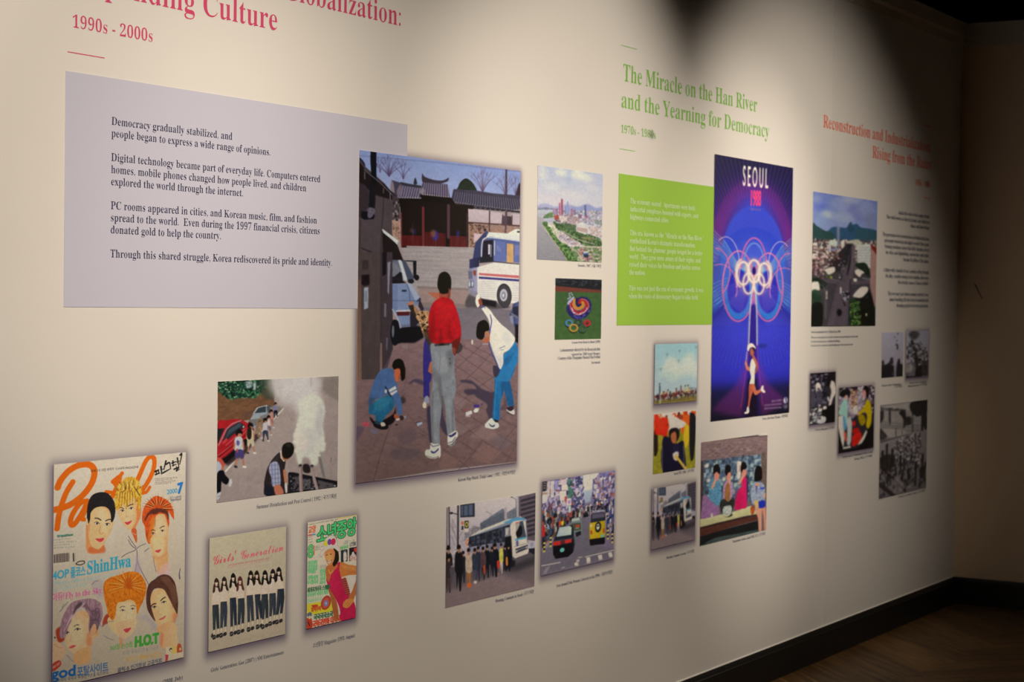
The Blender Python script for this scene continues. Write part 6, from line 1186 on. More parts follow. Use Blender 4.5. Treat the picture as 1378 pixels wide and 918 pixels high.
P 37252 a=.8 688,346 705,346 701,357 686,357
P 37332 688,346 706,346 704,365 690,361
P 59118 n=.02 x=6 y=1 713,335 825,317 1003,320 1008,454 946,453 843,445 742,437 716,421
P 51981 724,354 1001,358 1002,367 724,361
P 16423 724,366 1002,371 1002,378 853,375 724,373
L 44393 w=.5 a=.8 723,384 836,381
L 45993 w=.5 a=.7 954,386 1005,386
L 44393 w=.5 a=.8 723,391 836,388
L 45993 w=.5 a=.7 954,394 1006,394
L 44393 w=.5 a=.8 724,398 836,395
L 45993 w=.5 a=.7 955,402 1006,402
L 44393 w=.5 a=.8 724,405 837,403
L 45993 w=.5 a=.7 955,410 1006,410
L 44393 w=.5 a=.8 724,412 837,410
L 45993 w=.5 a=.7 955,418 1006,418
L 44393 w=.5 a=.8 724,418 837,418
L 45993 w=.5 a=.7 956,426 1007,426
L 44393 w=.5 a=.8 725,425 837,425
L 45993 w=.5 a=.7 956,434 1007,434
L 44393 w=.5 a=.8 725,432 838,432
L 45993 w=.5 a=.7 956,442 1007,442
P 37789 658,408 716,418 715,434 661,422
P 24660 655,385 689,380 691,402 658,405
E 50998 x1=1.3 y1=4 664,392 682,391
P 21335 b=.8 637,451 661,430 742,442 843,451 946,466 848,473 658,466
P 24617 a=.8 b=.8 634,464 644,439 661,423 716,438 843,449 946,470 875,473 646,470
P 8207 b=.5 725,438 843,447 843,467 734,459
E 57518 x1=12.6 y1=18.5 r=-4 898,425
E 13130 x1=11.2 y1=17.4 r=-4 898,428
E 19694 x1=10 y1=15.8 r=-4 898,429
E 49316 x1=5.8 y1=8.8 894,426
E 37788 x1=3.4 y1=5.6 893,427
E 55878 x1=1.5 y1=2.6 891,427
P 16499 h=24706 1000,446 959,455 951,479 936,488 944,514 986,541 1002,545
P 11532 960,466 996,463 998,497 961,488
P 37791 937,497 961,492 967,528 945,517
P 6566 b=.5 976,523 1002,528 1004,590 978,585
P 31224 936,484 961,488 995,501 995,505 957,497
E 59158 x1=1.2 y1=3.4 686,583
P 49232 a=.6 752,587 795,588 791,593 752,592
S 21296 b=.6 616,706 675,708 709,719 753,739 815,752 841,759 836,846 814,848 786,814 790,792 728,769 702,757 668,757 639,749 642,738 693,737 719,740 701,725 667,718 618,713
S 24537 b=.8 a=.7 908,761 905,792 879,813 924,814 923,788
S 19656 b=.8 a=.9 446,747 495,757 505,812 531,859 544,885 515,875 481,840 472,798
S 22938 b=.5 294,707 321,696 344,695 379,702 380,715 344,708 325,703 306,710
S 19653 b=.5 242,752 261,748 277,757 273,767 254,769 239,762
S 19656 b=.8 406,788 442,797 445,897 429,905 411,846
P 57478 649,813 687,808 694,819 667,824 650,824
P 59158 697,811 713,802 738,803 730,815 709,817
P 19627 699,791 738,791 736,799 706,800
P 43776 a=.8 636,804 674,801 670,804 641,808
P 50915 645,824 684,825 679,829 650,827
L 24587 w=.8 751,792 764,785
P 19626 a=.7 746,790 757,787 762,792 753,794
P 47718 344,835 372,830 381,838 349,845
L 14775 w=.8 337,833 370,831
P 51860 b=.3 n=.1 35,816 71,819 71,833 34,828
P 32908 a=.6 b=.8 72,839 119,841 119,857 83,855
E 11448 x1=1.6 y1=1 226,834
L 32779 w=.5 a=.6 34,779 49,803
S 6525 b=.3 74,802 115,821 203,801 217,777 214,821 159,835 93,824
S 11987 n=.12 x=3 y=5 70,770 91,761 171,741 201,744 213,767 202,784 165,803 137,824 107,815 103,799 70,792
S 16991 a=.7 b=1 n=.1 x=4 y=2 105,753 171,743 194,756 157,779 117,789 99,781
S 23230 n=.05 x=4 y=6 121,668 169,657 210,668 224,705 234,733 250,758 259,795 244,806 232,798 216,761 193,740 164,739 127,748 91,751 66,768 69,744 82,713
S 16622 a=.7 b=.6 69,744 105,749 77,768 66,769
S 19947 a=.6 b=.6 163,723 201,748 224,773 244,802 209,761 171,739
P 57518 178,724 216,713 224,722 184,732
P 55838 184,735 224,725 229,731 193,744
L 6566 w=1.2 159,714 178,734 193,744
E 54238 x1=1.6 y1=2.6 162,728
S 50292 h=43770 210,668 213,644 251,649 255,669 240,689 226,703 210,684
S 4923 n=.1 197,650 209,634 235,629 258,637 270,657 273,686 263,697 252,697 245,677 240,661 210,662
S 53615 a=.9 210,664 240,660 245,673 233,687 237,699 214,696
S 6523 240,657 270,657 272,677 267,694 248,695 251,677
S 48692 214,799 229,806 237,818 222,817 210,809
P 55878 222,815 244,814 241,821 222,821
P 41237 a=.7 263,809 278,807 282,816 267,819
S 19528 244,808 259,807 269,815 260,821 247,819
S 8166 96,822 129,826 174,832 174,844 137,844 100,834
S 55793 133,824 153,823 163,833 141,835
P 11737 107,813 137,824 126,830 100,823
S 16385 n=.1 383,581 419,581 430,697 383,700
P 14784 n=.1 x=3 y=4 381,671 415,668 420,755 383,756
S 41113 389,756 408,750 421,769 413,775 389,770
S 57474 379,776 389,768 401,775 400,788 382,787
S 47379 n=.25 x=2 y=2.5 309,455 321,463 345,479 376,481 412,486 422,548 402,565 370,548 354,519 334,503 318,483
S 16327 287,461 313,459 322,479 334,495 322,497 299,479
S 48899 275,461 298,451 317,452 313,461 291,463
S 19608 a=.8 b=.5 378,540 417,532 431,585 403,585
K 29370/57266/16327 k=40 w0=1 w1=2.5 h0=1 h1=2.5 330,483 400,487 418,548 378,548
S 48816 410,672 421,643 437,648 438,681 418,676
S 19693 423,585 605,583 606,616 500,619 436,623
S 37828 n=.07 x=4 y=8 423,587 475,586 531,588 568,587 575,616 574,675 586,735 571,776 586,862 585,908 551,919 528,859 518,796 498,749 494,807 484,857 486,916 445,916 432,855 425,772 433,730 438,689 428,631
S 29581 b=1 a=.8 486,690 498,745 518,800 489,774 471,715
S 31223 b=1 a=.6 437,660 486,690 479,715 438,697
S 44392 b=1.5 a=.5 443,606 484,632 516,624 534,674 478,673
S 26299 b=1.5 a=.5 520,615 565,608 571,641 542,666
W 23018 w=.7 a=.5 484,623 478,673
E 21377 x1=1.2 y1=1.2 543,635 545,650
W 29581 w=2 b=.8 a=.6 440,739 436,813 445,905
W 26299 w=1.5 b=.8 a=.6 570,768 565,840 575,903
W 47674 w=2 b=1.2 a=.5 537,754 552,839 567,903
L 47674 w=2 b=1.2 a=.4 457,793 461,898
S 48776 406,423 429,422 469,422 533,411 539,440 503,459 470,449
S 43813 474,418 536,404 537,440 509,453 476,440
S 29209 a=.6 b=.4 524,409 536,404 539,436 525,440
S 6563 n=.15 x=1.5 y=2 466,370 478,360 502,354 526,359 543,373 546,394 542,413 532,406 524,423 484,425 471,416 460,399
S 48167 n=.1 x=5 y=4 470,441 494,436 534,440 559,450 585,481 607,523 613,557 601,587 564,582 507,587 443,584 422,573 413,540 408,503 419,474 438,453
S 38525 b=1 a=.7 417,524 440,490 450,565 434,577 418,565
S 36925 b=1 a=.7 546,549 564,574 531,565 537,515
S 54689 b=2.5 a=.4 446,457 527,448 561,490 513,515 464,494
S 33724 b=1.2 a=.6 481,532 499,582 475,582
S 36925 b=.6 a=.7 401,536 422,548 435,581 410,565
P 19693 447,586 539,584 541,591 447,593
P 11487 475,585 507,584 507,592 475,592
S 29046 b=.3 556,582 601,566 604,549 605,583 590,608 574,625 565,616
S 37331 560,599 581,604 575,620 563,618
S 57517 429,902 453,906 485,909 494,925 487,945 455,953 415,947 397,936 402,922 426,921
S 19662 434,926 454,931 486,918 486,924 454,936 436,933
L 19662 w=.8 429,905 445,914 485,911
L 37702 w=.8 403,941 447,950 491,947
S 59118 481,911 492,925 493,946 482,951
S 59158 536,885 556,877 585,870 599,877 599,890 573,908 549,917 537,910
S 19662 540,883 560,882 572,878 589,874 585,883 556,890
L 24582 w=1.2 a=.8 541,908 565,905 585,891
L 27856 w=.7 541,915 565,912 598,892
S 10431 n=.07 x=3 y=8 847,680 968,674 969,692 938,722 912,739 899,761 882,787 878,826 873,848 831,844 832,794 840,737 839,702
S 10307 n=.07 x=2 y=6 908,743 943,720 963,762 973,803 946,804 932,801 918,770
L 34878 w=.5 a=.7 861,689 849,733 840,838
S 8624 a=.6 b=.8 884,725 938,709 903,748 895,769
S 11488 834,844 867,850 858,856 836,851
S 57518 777,859 796,849 822,839 845,853 867,858 872,872 837,877 802,873 780,868
S 19697 805,856 823,865 845,863 837,870 815,867
S 55836 924,814 960,807 978,816 981,832 961,833 938,824
S 16331 924,810 964,805 974,816 947,821
L 11447 w=.9 933,826 970,836
S 13713 n=.06 x=4 y=5 974,585 988,594 1002,617 1001,648 982,670 955,691 938,718 839,711 874,681 900,655 897,629 934,611
S 8625 b=1 a=.5 899,642 953,629 989,612 936,656 909,668
S 60758 n=.02 x=5 y=5 769,465 804,478 831,497 877,523 931,545 973,568 974,585 938,611 898,624 897,655 878,677 860,668 837,637 809,610 799,567 802,532 792,510 770,489 757,480
S 50958 a=.5 b=1.5 827,610 863,637 894,629 882,668 855,654
S 54238 a=.5 b=2 896,550 950,572 933,594 897,576
W 16467 w=1.2 803,493 813,515 803,549 798,584 818,619 851,654 869,679
L 16466 w=1.4 743,467 757,480 767,469
L 18104 w=.8 a=.8 871,606 889,602 906,598
L 18104 w=.7 a=.6 876,611 898,611
P 14778 a=.4 795,584 804,584 864,668 856,672
S 18055 829,663 856,667 874,677 861,698 839,702 828,684
L 16466 w=1.5 860,668 874,681
S 60758 704,442 712,427 729,425 734,446 730,463 717,468 704,453
S 37331 723,443 742,441 751,455 748,467 733,461
S 26265 739,468 757,485 770,480 760,465 747,461
P 60758 743,472 762,467 805,497 801,515 779,497
S 47175 751,571 790,567 800,549 801,580 782,586 756,582
S 52097 a=.8 768,554 789,547 799,562 777,567
S 4923 n=.15 x=1.5 y=1.5 717,568 712,549 720,523 741,513 766,510 788,519 798,536 794,545 770,549 764,566 747,575
Z x b=0.35
'''
ART['pastel'] = '''
P 60716 g=54110 -20,-20 1020,-20 1020,1020 -20,1020
S 60717 b=3 a=.4 226,239 416,233 435,404 244,387
W 61565 w=8.2 27,104 49,72 108,33 184,13 254,17 289,48 271,100 209,150 133,183 73,196 6,203
W 61565 w=7.2 133,87 87,132 54,187 36,234 25,288
W 61565 w=7 237,181 187,187 134,232 119,269 142,281 188,246 237,191
W 61565 w=5.5 237,210 203,256 219,263
W 61565 w=6.5 429,105 478,88 446,146 423,174
W 61565 w=5 378,149 430,157
W 61565 w=5.2 495,71 465,95 442,117
W 61565 w=6.4 615,109 637,79 675,28 713,5 744,19 741,63 709,110 653,162
W 61565 w=5 609,109 629,86 646,72
W 61565 w=4.5 654,175 686,171 710,151
T 19653 f=K c1=3.2 sl=0 260,51 622,53 t=신세대를 위한 음악지 월간팬진 MAGAZINE
W 11488 w=2.6 v=1.3 753,78 781,73
W 11488 w=2.4 v=1.2 757,93 790,88
W 11488 w=2 v=1 761,76 764,91
W 11488 w=2.2 v=1.1 777,73 783,90
W 11488 w=2.8 v=1.4 799,59 805,94
W 11488 w=1.6 v=.8 802,74 818,71
W 11488 w=2.6 v=1.3 838,34 822,73
W 11488 w=2.6 v=1.3 843,49 867,43 876,71
W 11488 w=2.4 v=1.2 815,89 876,73
W 11488 w=2.4 v=1.2 888,47 921,41
W 11488 w=2 v=1 893,59 922,54
W 11488 w=2.2 v=1.1 895,37 897,62
W 11488 w=2.4 v=1.2 931,25 943,65
W 11488 w=2.6 v=1.3 954,11 967,7 951,55
W 11488 w=1.8 v=.9 930,44 947,40
W 11488 w=2.2 v=1.1 906,77 943,70 922,86 948,80
W 11488 w=1.6 v=.8 927,88 922,63
T 31139 f=K c1=1.7 751,117 932,121 t=신세대 취향의 팬매거진 파스텔
T 31139 f=K c1=1.7 752,125 890,127 t=팬진파스텔과 함께하는
T 31139 f=K c1=1.7 752,134 915,136 t=음악과 사람이야기 월간파스텔
T 31139 f=K c1=1.7 752,142 882,143 t=파스텔은 청소년의 벗
T 17118 f=B c1=6.2 w=.4 846,194 933,192 t=2000
T 13718 f=B c1=14 w=2 935,197 976,193 t=7
T 24661 f=K c1=3 871,219 968,218 t=권가 4,800원
T 19738 f=K c1=2.6 w=.3 876,230 964,231 t=특별부록포함
S 61898 h=62063 238,240 265,203 343,203 399,232 432,279 417,333 370,383 355,422 244,416 231,317
S 62186 n=.02 x=5 y=5 242,259 265,222 335,213 392,236 424,284 413,332 362,388 323,406 275,390 247,338
S 62353 b=2 a=.5 304,225 368,235 392,271 393,331 353,337 337,287
S 58371 b=1 a=.5 238,259 258,290 251,338 267,379 243,338
S 58331 b=.6 a=.7 260,391 323,411 362,393 371,428 260,418
S 11488 n=.25 x=1.2 y=1.2 238,264 238,220 249,182 279,155 334,147 390,157 431,190 448,226 440,275 417,293 412,253 391,226 351,214 296,217 265,237 262,261 250,285
W 19610 w=1.4 297,264 317,266 340,276
W 19610 w=1.4 376,282 400,278 416,280
E 62358 x1=2.6 y1=1.6 311,288 387,300
E 14689 x1=1.3 y1=1.5 312,289 386,300
W 19610 w=.7 291,285 309,281 330,291
W 19610 w=.7 373,296 388,294 405,299
W 56936 w=.9 a=.7 337,306 328,330 345,342 360,335
S 59736 302,358 330,360 362,360 358,371 338,377 314,369
W 45212 w=.5 305,360 334,366 360,364
S 62271 a=.9 230,259 242,264 246,289 236,288
T 11855 f=B c1=2.6 w=.5 26,327 137,329 t=TST Special Present
P 26829 a=.35 23,317 137,320 137,329 24,326
T 34625 f=K c1=1.8 1,340 116,344 t=특별선물 브로마이드
T 34625 f=K c1=1.8 2,352 166,361 t=스타 4인의 비밀일기와
T 34625 f=K c1=1.8 2,364 117,369 t=팬들의 스타그램
T 34625 f=K c1=1.8 2,376 151,384 t=별책부록 포토카드
P 59075 -7,402 113,403 116,454 -5,447
L 21252 w=.5 4,403 5,440
L 21252 w=.9 10,403 10,440
L 21252 w=.4 15,403 15,440
L 21252 w=.7 21,403 21,440
L 21252 w=.5 26,403 27,440
L 21252 w=.9 32,403 32,441
L 21252 w=.4 37,403 38,441
L 21252 w=.7 43,403 43,441
L 21252 w=.5 48,403 49,441
L 21252 w=.9 54,403 54,441
L 21252 w=.4 60,404 60,442
L 21252 w=.7 65,404 66,442
L 21252 w=.5 70,404 71,442
L 21252 w=.9 76,404 77,442
L 21252 w=.4 82,404 82,442
L 21252 w=.7 88,405 88,442
L 21252 w=.5 93,405 93,442
L 21252 w=.9 98,405 99,442
L 21252 w=.4 104,405 105,443
L 21252 w=.7 110,405 110,443
L 21252 w=1.8 142,411 144,445
L 45949 w=.6 155,407 157,446
S 62145 n=.02 x=5 y=5 452,222 490,196 560,177 623,205 644,255 625,302 602,329 563,340 523,322 484,281
S 62352 b=2 a=.5 490,225 552,220 592,251 578,308 547,324 515,293
S 61651 b=.8 a=.75 608,233 640,235 641,284 602,338 615,397 595,372 571,345 609,301
S 62012 n=.3 x=1.5 y=2.5 444,221 443,179 465,128 504,102 542,90 597,98 630,124 650,159 649,198 640,235 632,264 620,234 599,204 583,188 560,201 537,228 529,242 517,212 490,225 460,241
L 62339 w=1 v=.3 458,137 428,130
L 29328 w=1 v=.3 465,149 437,123
L 53729 w=1 v=.3 472,151 446,116
L 62349 w=1 v=.3 479,140 455,123
L 62339 w=1 v=.3 485,128 464,116
L 29328 w=1 v=.3 492,126 473,109
L 53729 w=1 v=.3 499,136 483,116
L 62349 w=1 v=.3 507,149 492,109
L 62339 w=1 v=.3 514,155 501,102
L 29328 w=1 v=.3 521,147 511,109
L 53729 w=1 v=.3 527,134 520,102
L 62349 w=1 v=.3 534,128 529,95
L 62339 w=1 v=.3 541,134 539,102
L 29328 w=1 v=.3 549,149 548,95
L 53729 w=1 v=.3 556,157 557,94
L 62349 w=1 v=.3 563,153 567,107
L 62339 w=1 v=.3 570,140 576,106
L 29328 w=1 v=.3 577,131 586,104
L 53729 w=1 v=.3 584,134 595,117
L 62349 w=1 v=.3 591,148 605,116
L 62339 w=1 v=.3 599,159 614,115
L 29328 w=1 v=.3 606,159 624,128
L 53729 w=1 v=.3 613,147 634,126
L 62349 w=1 v=.3 619,135 643,125
L 62339 w=1 v=.3 627,135 653,138
L 29328 w=1 v=.3 634,147 662,137
L 62218 w=1.1 v=.3 474,157 459,213
L 45568 w=1.1 v=.3 483,158 470,231
L 62218 w=1.1 v=.3 492,158 481,231
L 45568 w=1.1 v=.3 501,159 492,230
L 62218 w=1.1 v=.3 511,160 503,229
L 45568 w=1.1 v=.3 520,160 514,229
L 62218 w=1.1 v=.3 529,161 525,228
L 45568 w=1.1 v=.3 539,161 535,227
L 62218 w=1.1 v=.3 548,162 546,227
L 45568 w=1.1 v=.3 558,163 557,226
L 62218 w=1.1 v=.3 567,163 568,226
L 45568 w=1.1 v=.3 577,164 579,225
L 62218 w=1.1 v=.3 586,165 590,224
L 45568 w=1.1 v=.3 595,165 601,224
W 24407 w=1.1 a=.8 527,127 520,151 489,158
W 24407 w=1.4 a=.8 590,141 610,161 631,182
W 24448 w=1.2 541,228 560,223 584,222
W 24448 w=1 479,231 494,230 510,238
E 62358 x1=2.3 y1=1.5 500,246 567,240
E 13089 x1=1.2 y1=1.4 501,246 568,240
W 19570 w=.6 483,243 500,241 514,247
W 19570 w=.6 551,240 567,235 584,238
W 60216 w=.8 a=.6 530,251 528,270 536,278 546,274
S 59737 519,301 542,301 574,297 562,309 539,315
W 45212 w=.4 521,302 546,306 571,299
S 58331 571,341 606,339 615,373 611,406 595,386
W 24578 w=.7 547,367 572,394 608,426
W 62356 w=.5 583,356 603,367 614,361
S 62104 n=.02 x=5 y=5 673,306 705,279 827,278 865,311 863,380 847,427 716,415 691,380
S 62353 b=2.5 a=.6 754,302 828,308 846,368 822,415 764,410
S 59848 n=.2 x=1.5 y=3 653,304 656,266 672,238 711,212 760,195 817,209 867,232 902,274 907,319 877,292 860,281 870,331 862,350 844,309 827,288 778,285 754,302 731,359 720,415 700,414 683,379 674,335
L 61610 w=1.3 v=.2 728,252 645,244
L 45246 w=1.3 v=.2 730,249 649,234
L 62018 w=1.3 v=.2 732,247 655,222
L 21087 w=1.3 v=.2 736,244 663,222
L 61610 w=1.3 v=.2 739,242 673,211
L 45246 w=1.3 v=.2 744,240 685,200
L 62018 w=1.3 v=.2 748,238 698,206
L 21087 w=1.3 v=.2 753,236 713,196
L 61610 w=1.3 v=.2 759,236 728,186
L 45246 w=1.3 v=.2 765,235 744,198
L 62018 w=1.3 v=.2 771,235 761,191
L 21087 w=1.3 v=.2 778,236 779,185
L 61610 w=1.3 v=.2 784,236 797,201
L 45246 w=1.3 v=.2 790,237 814,197
L 62018 w=1.3 v=.2 797,239 830,194
L 21087 w=1.3 v=.2 802,241 845,213
L 61610 w=1.3 v=.2 807,243 860,213
L 45246 w=1.3 v=.2 812,245 874,215
L 62018 w=1.3 v=.2 817,248 886,233
L 21087 w=1.3 v=.2 820,251 895,237
L 61610 w=1.3 v=.2 822,254 903,244
L 45246 w=1.3 v=.2 825,257 909,257
L 62018 w=1.3 v=.2 826,260 912,266
L 21087 w=1.3 v=.2 826,264 914,275
S 16289 a=.75 b=.6 673,301 697,273 737,257 786,256 843,270 865,291 861,320 844,290 794,276 762,283 713,280 681,306
S 61730 n=.1 a=.8 b=.5 722,309 741,291 758,312 743,360 724,416 699,405 710,347
W 26091 w=1.2 796,352 812,347 829,346
W 26091 w=1 727,358 740,355 755,361
E 62358 x1=2.1 y1=1.3 814,367 739,373
E 14689 x1=1.1 y1=1.3 815,367 740,373
W 19570 w=.6 800,365 814,362 829,367
W 19570 w=.6 725,372 739,368 754,373
L 34255 w=.6 a=.6 758,302 753,341
W 60216 w=.7 a=.6 765,421 762,438 775,444 788,442
S 59778 757,457 778,455 804,455 798,464 778,469
S 62145 n=.02 h=62022 723,393 847,404 856,454 865,504 850,567 784,570 767,524 742,487
S 62351 b=1.5 a=.7 740,394 830,402 831,461 799,488 758,469
S 59778 757,457 778,455 804,455 798,464 778,469
W 39053 w=.6 746,488 750,513 768,558
W 58495 w=1.5 b=1 a=.5 741,482 791,497 848,478
S 62158 b=1 a=.5 784,555 866,524 869,589 789,584
W 24620 w=.8 548,387 572,414 604,431
W 24620 w=.9 498,462 541,449 592,442 604,436
W 24620 w=.8 676,452 708,440
W 24620 w=.8 608,436 636,424 683,416
W 31104 w=.9 614,441 617,495 594,555
W 31104 w=.9 617,490 646,536 712,616
S 47555 b=1 a=.6 613,465 646,532 638,555 598,551
W 27862 w=1.1 v=2 963,563 956,588 960,611
S 62188 n=.02 h=62022 95,717 132,682 248,686 312,744 313,812 96,784
S 62188 n=.02 84,733 165,691 257,721 311,762 304,795 289,832 251,866 168,873 123,848 89,810
S 62353 b=2.5 a=.5 114,723 196,723 227,785 183,837 130,820
S 60013 b=1 a=.5 250,783 281,816 274,849 243,835
S 62063 n=.03 160,863 267,853 260,920 161,911
S 48488 b=.5 22,744 62,735 85,790 41,799
S 62148 n=.03 -3,798 33,796 78,823 97,849 67,878 34,893 -2,869
W 52098 w=.7 a=.7 11,804 48,824 70,827
E 13088 x1=1 y1=1 16,775
W 22894 w=1 151,742 170,737 185,740
E 62358 x1=2.4 y1=1.5 175,759 101,765
E 14730 x1=1.3 y1=1.4 177,759 101,765
W 17971 w=.8 155,759 174,753 197,761
W 17971 w=.8 84,761 101,758 116,766
W 58618 w=.6 a=.6 133,773 126,801 141,808
S 59859 117,833 141,826 167,831 145,838 123,838
S 45747 n=.2 x=1.5 y=4 50,778 57,712 87,667 132,633 193,626 279,631 343,658 359,700 352,739 321,765 305,793 281,750 249,696 209,662 155,675 133,712 103,752 88,783
S 34301 n=.25 x=1.5 y=3 b=.5 272,699 327,676 344,728 321,780 282,799 258,767
L 55634 w=1 v=.3 a=.8 170,638 73,763
L 31018 w=1 v=.3 a=.8 173,638 276,674
L 58958 w=1 v=.3 a=.8 176,639 77,757
L 39224 w=1 v=.3 a=.8 179,639 284,684
L 55634 w=1 v=.3 a=.8 183,639 82,752
L 31018 w=1 v=.3 a=.8 186,640 292,694
L 58958 w=1 v=.3 a=.8 189,640 86,747
L 39224 w=1 v=.3 a=.8 192,640 300,704
L 55634 w=1 v=.3 a=.8 195,641 91,741
L 31018 w=1 v=.3 a=.8 198,641 308,714
L 58958 w=1 v=.3 a=.8 201,641 95,736
L 39224 w=1 v=.3 a=.8 204,642 316,724
L 55634 w=1 v=.3 a=.8 207,642 100,731
L 31018 w=1 v=.3 a=.8 210,643 324,734
L 58958 w=1 v=.3 a=.8 214,643 104,726
L 39224 w=1 v=.3 a=.8 217,643 332,744
L 55634 w=1 v=.3 a=.8 220,644 109,720
L 31018 w=1 v=.3 a=.8 223,644 340,754
L 58958 w=1 v=.3 a=.8 226,644 113,715
L 39224 w=1 v=.3 a=.8 229,645 348,764
L 55634 w=1 v=.3 a=.8 232,645 118,710
L 31018 w=1 v=.3 a=.8 235,645 357,774
S 19611 b=.6 a=.8 140,683 163,647 201,637 205,652 171,667 148,687
S 62024 269,778 289,751 308,753 313,784 289,800 274,807
W 27859 w=.7 49,663 105,626
L 27859 w=.6 79,632 64,645
W 29501 w=.8 278,566 301,554 325,554
S 45954 b=2 a=.35 278,551 325,547 389,573 406,615 342,638 302,613
S 48531 b=.4 360,745 376,722 400,717 425,753 376,762 360,770
S 62228 n=.02 452,703 475,639 592,642 621,699 614,751 572,814 501,814 454,780
S 62354 b=2 a=.5 499,680 585,690 587,777 532,799 500,757
S 62228 400,734 489,725 483,826 450,811 409,776
S 61687 n=.2 x=1.5 y=3 391,691 367,627 366,570 419,547 481,544 551,536 630,549 679,593 692,634 673,680 641,716 622,743 609,693 569,669 514,672 467,676 453,732 430,748 399,716
L 61890 w=1.4 v=.2 514,606 381,627
L 53404 w=1.4 v=.2 514,604 381,619
L 62137 w=1.4 v=.2 513,602 384,610
L 59927 w=1.4 v=.2 513,599 371,598
L 61890 w=1.4 v=.2 513,597 378,589
L 53404 w=1.4 v=.2 513,595 387,579
L 62137 w=1.4 v=.2 514,593 380,567
L 59927 w=1.4 v=.2 516,591 394,556
L 61890 w=1.4 v=.2 517,589 409,557
L 53404 w=1.4 v=.2 520,588 408,546
L 62137 w=1.4 v=.2 523,586 427,536
L 59927 w=1.4 v=.2 525,585 448,527
L 61890 w=1.4 v=.2 528,584 451,536
L 53404 w=1.4 v=.2 532,584 474,529
L 62137 w=1.4 v=.2 535,583 498,523
L 59927 w=1.4 v=.2 539,583 504,515
L 61890 w=1.4 v=.2 543,584 529,534
L 53404 w=1.4 v=.2 546,584 555,531
L 62137 w=1.4 v=.2 550,585 562,528
L 59927 w=1.4 v=.2 554,586 586,528
L 61890 w=1.4 v=.2 557,587 610,551
L 53404 w=1.4 v=.2 560,589 615,551
L 62137 w=1.4 v=.2 564,590 637,555
L 59927 w=1.4 v=.2 566,592 658,560
L 61890 w=1.4 v=.2 569,594 658,580
L 53404 w=1.4 v=.2 571,596 675,588
L 62137 w=1.4 v=.2 572,598 690,596
L 59927 w=1.4 v=.2 574,601 684,604
L 61890 w=1.4 v=.2 575,603 696,620
L 53404 w=1.4 v=.2 575,605 704,631
L 62137 w=1.4 v=.2 575,607 691,640
L 59927 w=1.4 v=.2 575,610 696,653
L 61890 w=1.4 v=.2 574,612 697,659
L 53404 w=1.4 v=.2 573,614 677,669
S 51725 b=1.2 a=.6 528,568 567,567 584,607 552,618 528,601
L 61849 w=1.2 v=.2 a=.8 459,608 444,664
L 61606 w=1.2 v=.2 a=.8 472,610 460,667
L 61849 w=1.2 v=.2 a=.8 486,611 475,670
L 61606 w=1.2 v=.2 a=.8 500,613 491,674
L 61849 w=1.2 v=.2 a=.8 515,614 506,677
L 61606 w=1.2 v=.2 a=.8 529,616 522,680
L 61849 w=1.2 v=.2 a=.8 543,617 538,683
L 61606 w=1.2 v=.2 a=.8 557,619 554,687
L 61849 w=1.2 v=.2 a=.8 571,621 569,690
L 61606 w=1.2 v=.2 a=.8 585,622 585,693
L 61849 w=1.2 v=.2 a=.8 600,624 601,696
L 61606 w=1.2 v=.2 a=.8 614,625 617,700
W 34254 w=.9 487,698 507,693 526,697
W 34254 w=.9 570,700 589,698 605,704
E 62358 x1=2.2 y1=1.2 509,712 584,714
E 19611 x1=1.1 y1=1.2 510,712 585,714
W 22852 w=.6 491,711 508,708 527,715
W 22852 w=.6 570,712 586,710 600,716
W 60259 w=.6 a=.6 545,724 535,756 547,765 559,763
S 56537 512,781 536,780 567,781 556,794 536,799 523,791
S 62147 h=62229 468,767 614,765 599,818 550,842 502,840 477,807
S 56537 517,803 541,801 574,802 562,814 542,821 527,813
S 61858 b=.5 a=.7 486,838 510,846 507,891 488,868
W 36023 w=.6 367,810 398,827 442,843
W 36023 w=.6 101,864 127,887 150,902
W 36023 w=.6 354,767 397,753 444,754
S 45955 b=1.5 a=.4 638,758 688,754 730,779 773,820 756,838 714,792 663,771
S 62145 n=.02 725,667 827,639 904,717 931,780 906,822 840,838 790,817 748,768
S 62351 b=2.5 a=.5 770,682 836,669 888,745 856,811 797,793
S 59932 b=1 a=.5 905,777 948,782 907,832 857,859 906,817
S 26050 n=.15 x=1.5 y=4 693,702 692,653 712,611 760,592 785,582 826,577 876,589 918,624 936,670 948,722 943,781 922,759 896,726 861,682 836,654 802,641 753,640 729,667 726,706 747,758 765,794 740,776 706,738
W 39094 w=1 a=.7 v=.4 801,596 877,654 905,747
W 14647 w=1 a=.7 v=.4 805,593 881,654 907,745
W 48938 w=1 a=.7 v=.4 809,589 884,655 910,743
W 39094 w=1 a=.7 v=.4 814,598 887,655 912,742
W 14647 w=1 a=.7 v=.4 818,594 891,655 914,740
W 48938 w=1 a=.7 v=.4 822,591 894,656 917,738
W 39094 w=1 a=.7 v=.4 826,599 897,656 919,736
W 14647 w=1 a=.7 v=.4 830,595 901,657 922,735
W 48938 w=1 a=.7 v=.4 834,592 904,657 924,733
W 39094 w=1 a=.7 v=.4 839,600 907,657 927,731
W 14647 w=1 a=.7 v=.4 843,597 911,658 929,730
W 48938 w=1 a=.7 v=.4 847,593 914,658 932,728
W 39094 w=1 a=.7 v=.4 851,602 918,658 934,726
W 14647 w=1 a=.7 v=.4 855,598 921,659 937,724
W 48938 w=1 a=.7 v=.4 859,595 924,659 939,723
W 39094 w=1 a=.7 v=.4 864,603 928,659 942,721
W 34213 w=1 a=.6 785,605 729,648 714,734
W 14647 w=1 a=.6 778,604 725,647 716,734
W 34213 w=1 a=.6 770,603 722,647 718,735
W 14647 w=1 a=.6 763,602 719,646 719,735
W 34213 w=1 a=.6 755,601 716,646 721,735
W 14647 w=1 a=.6 748,601 712,646 722,735
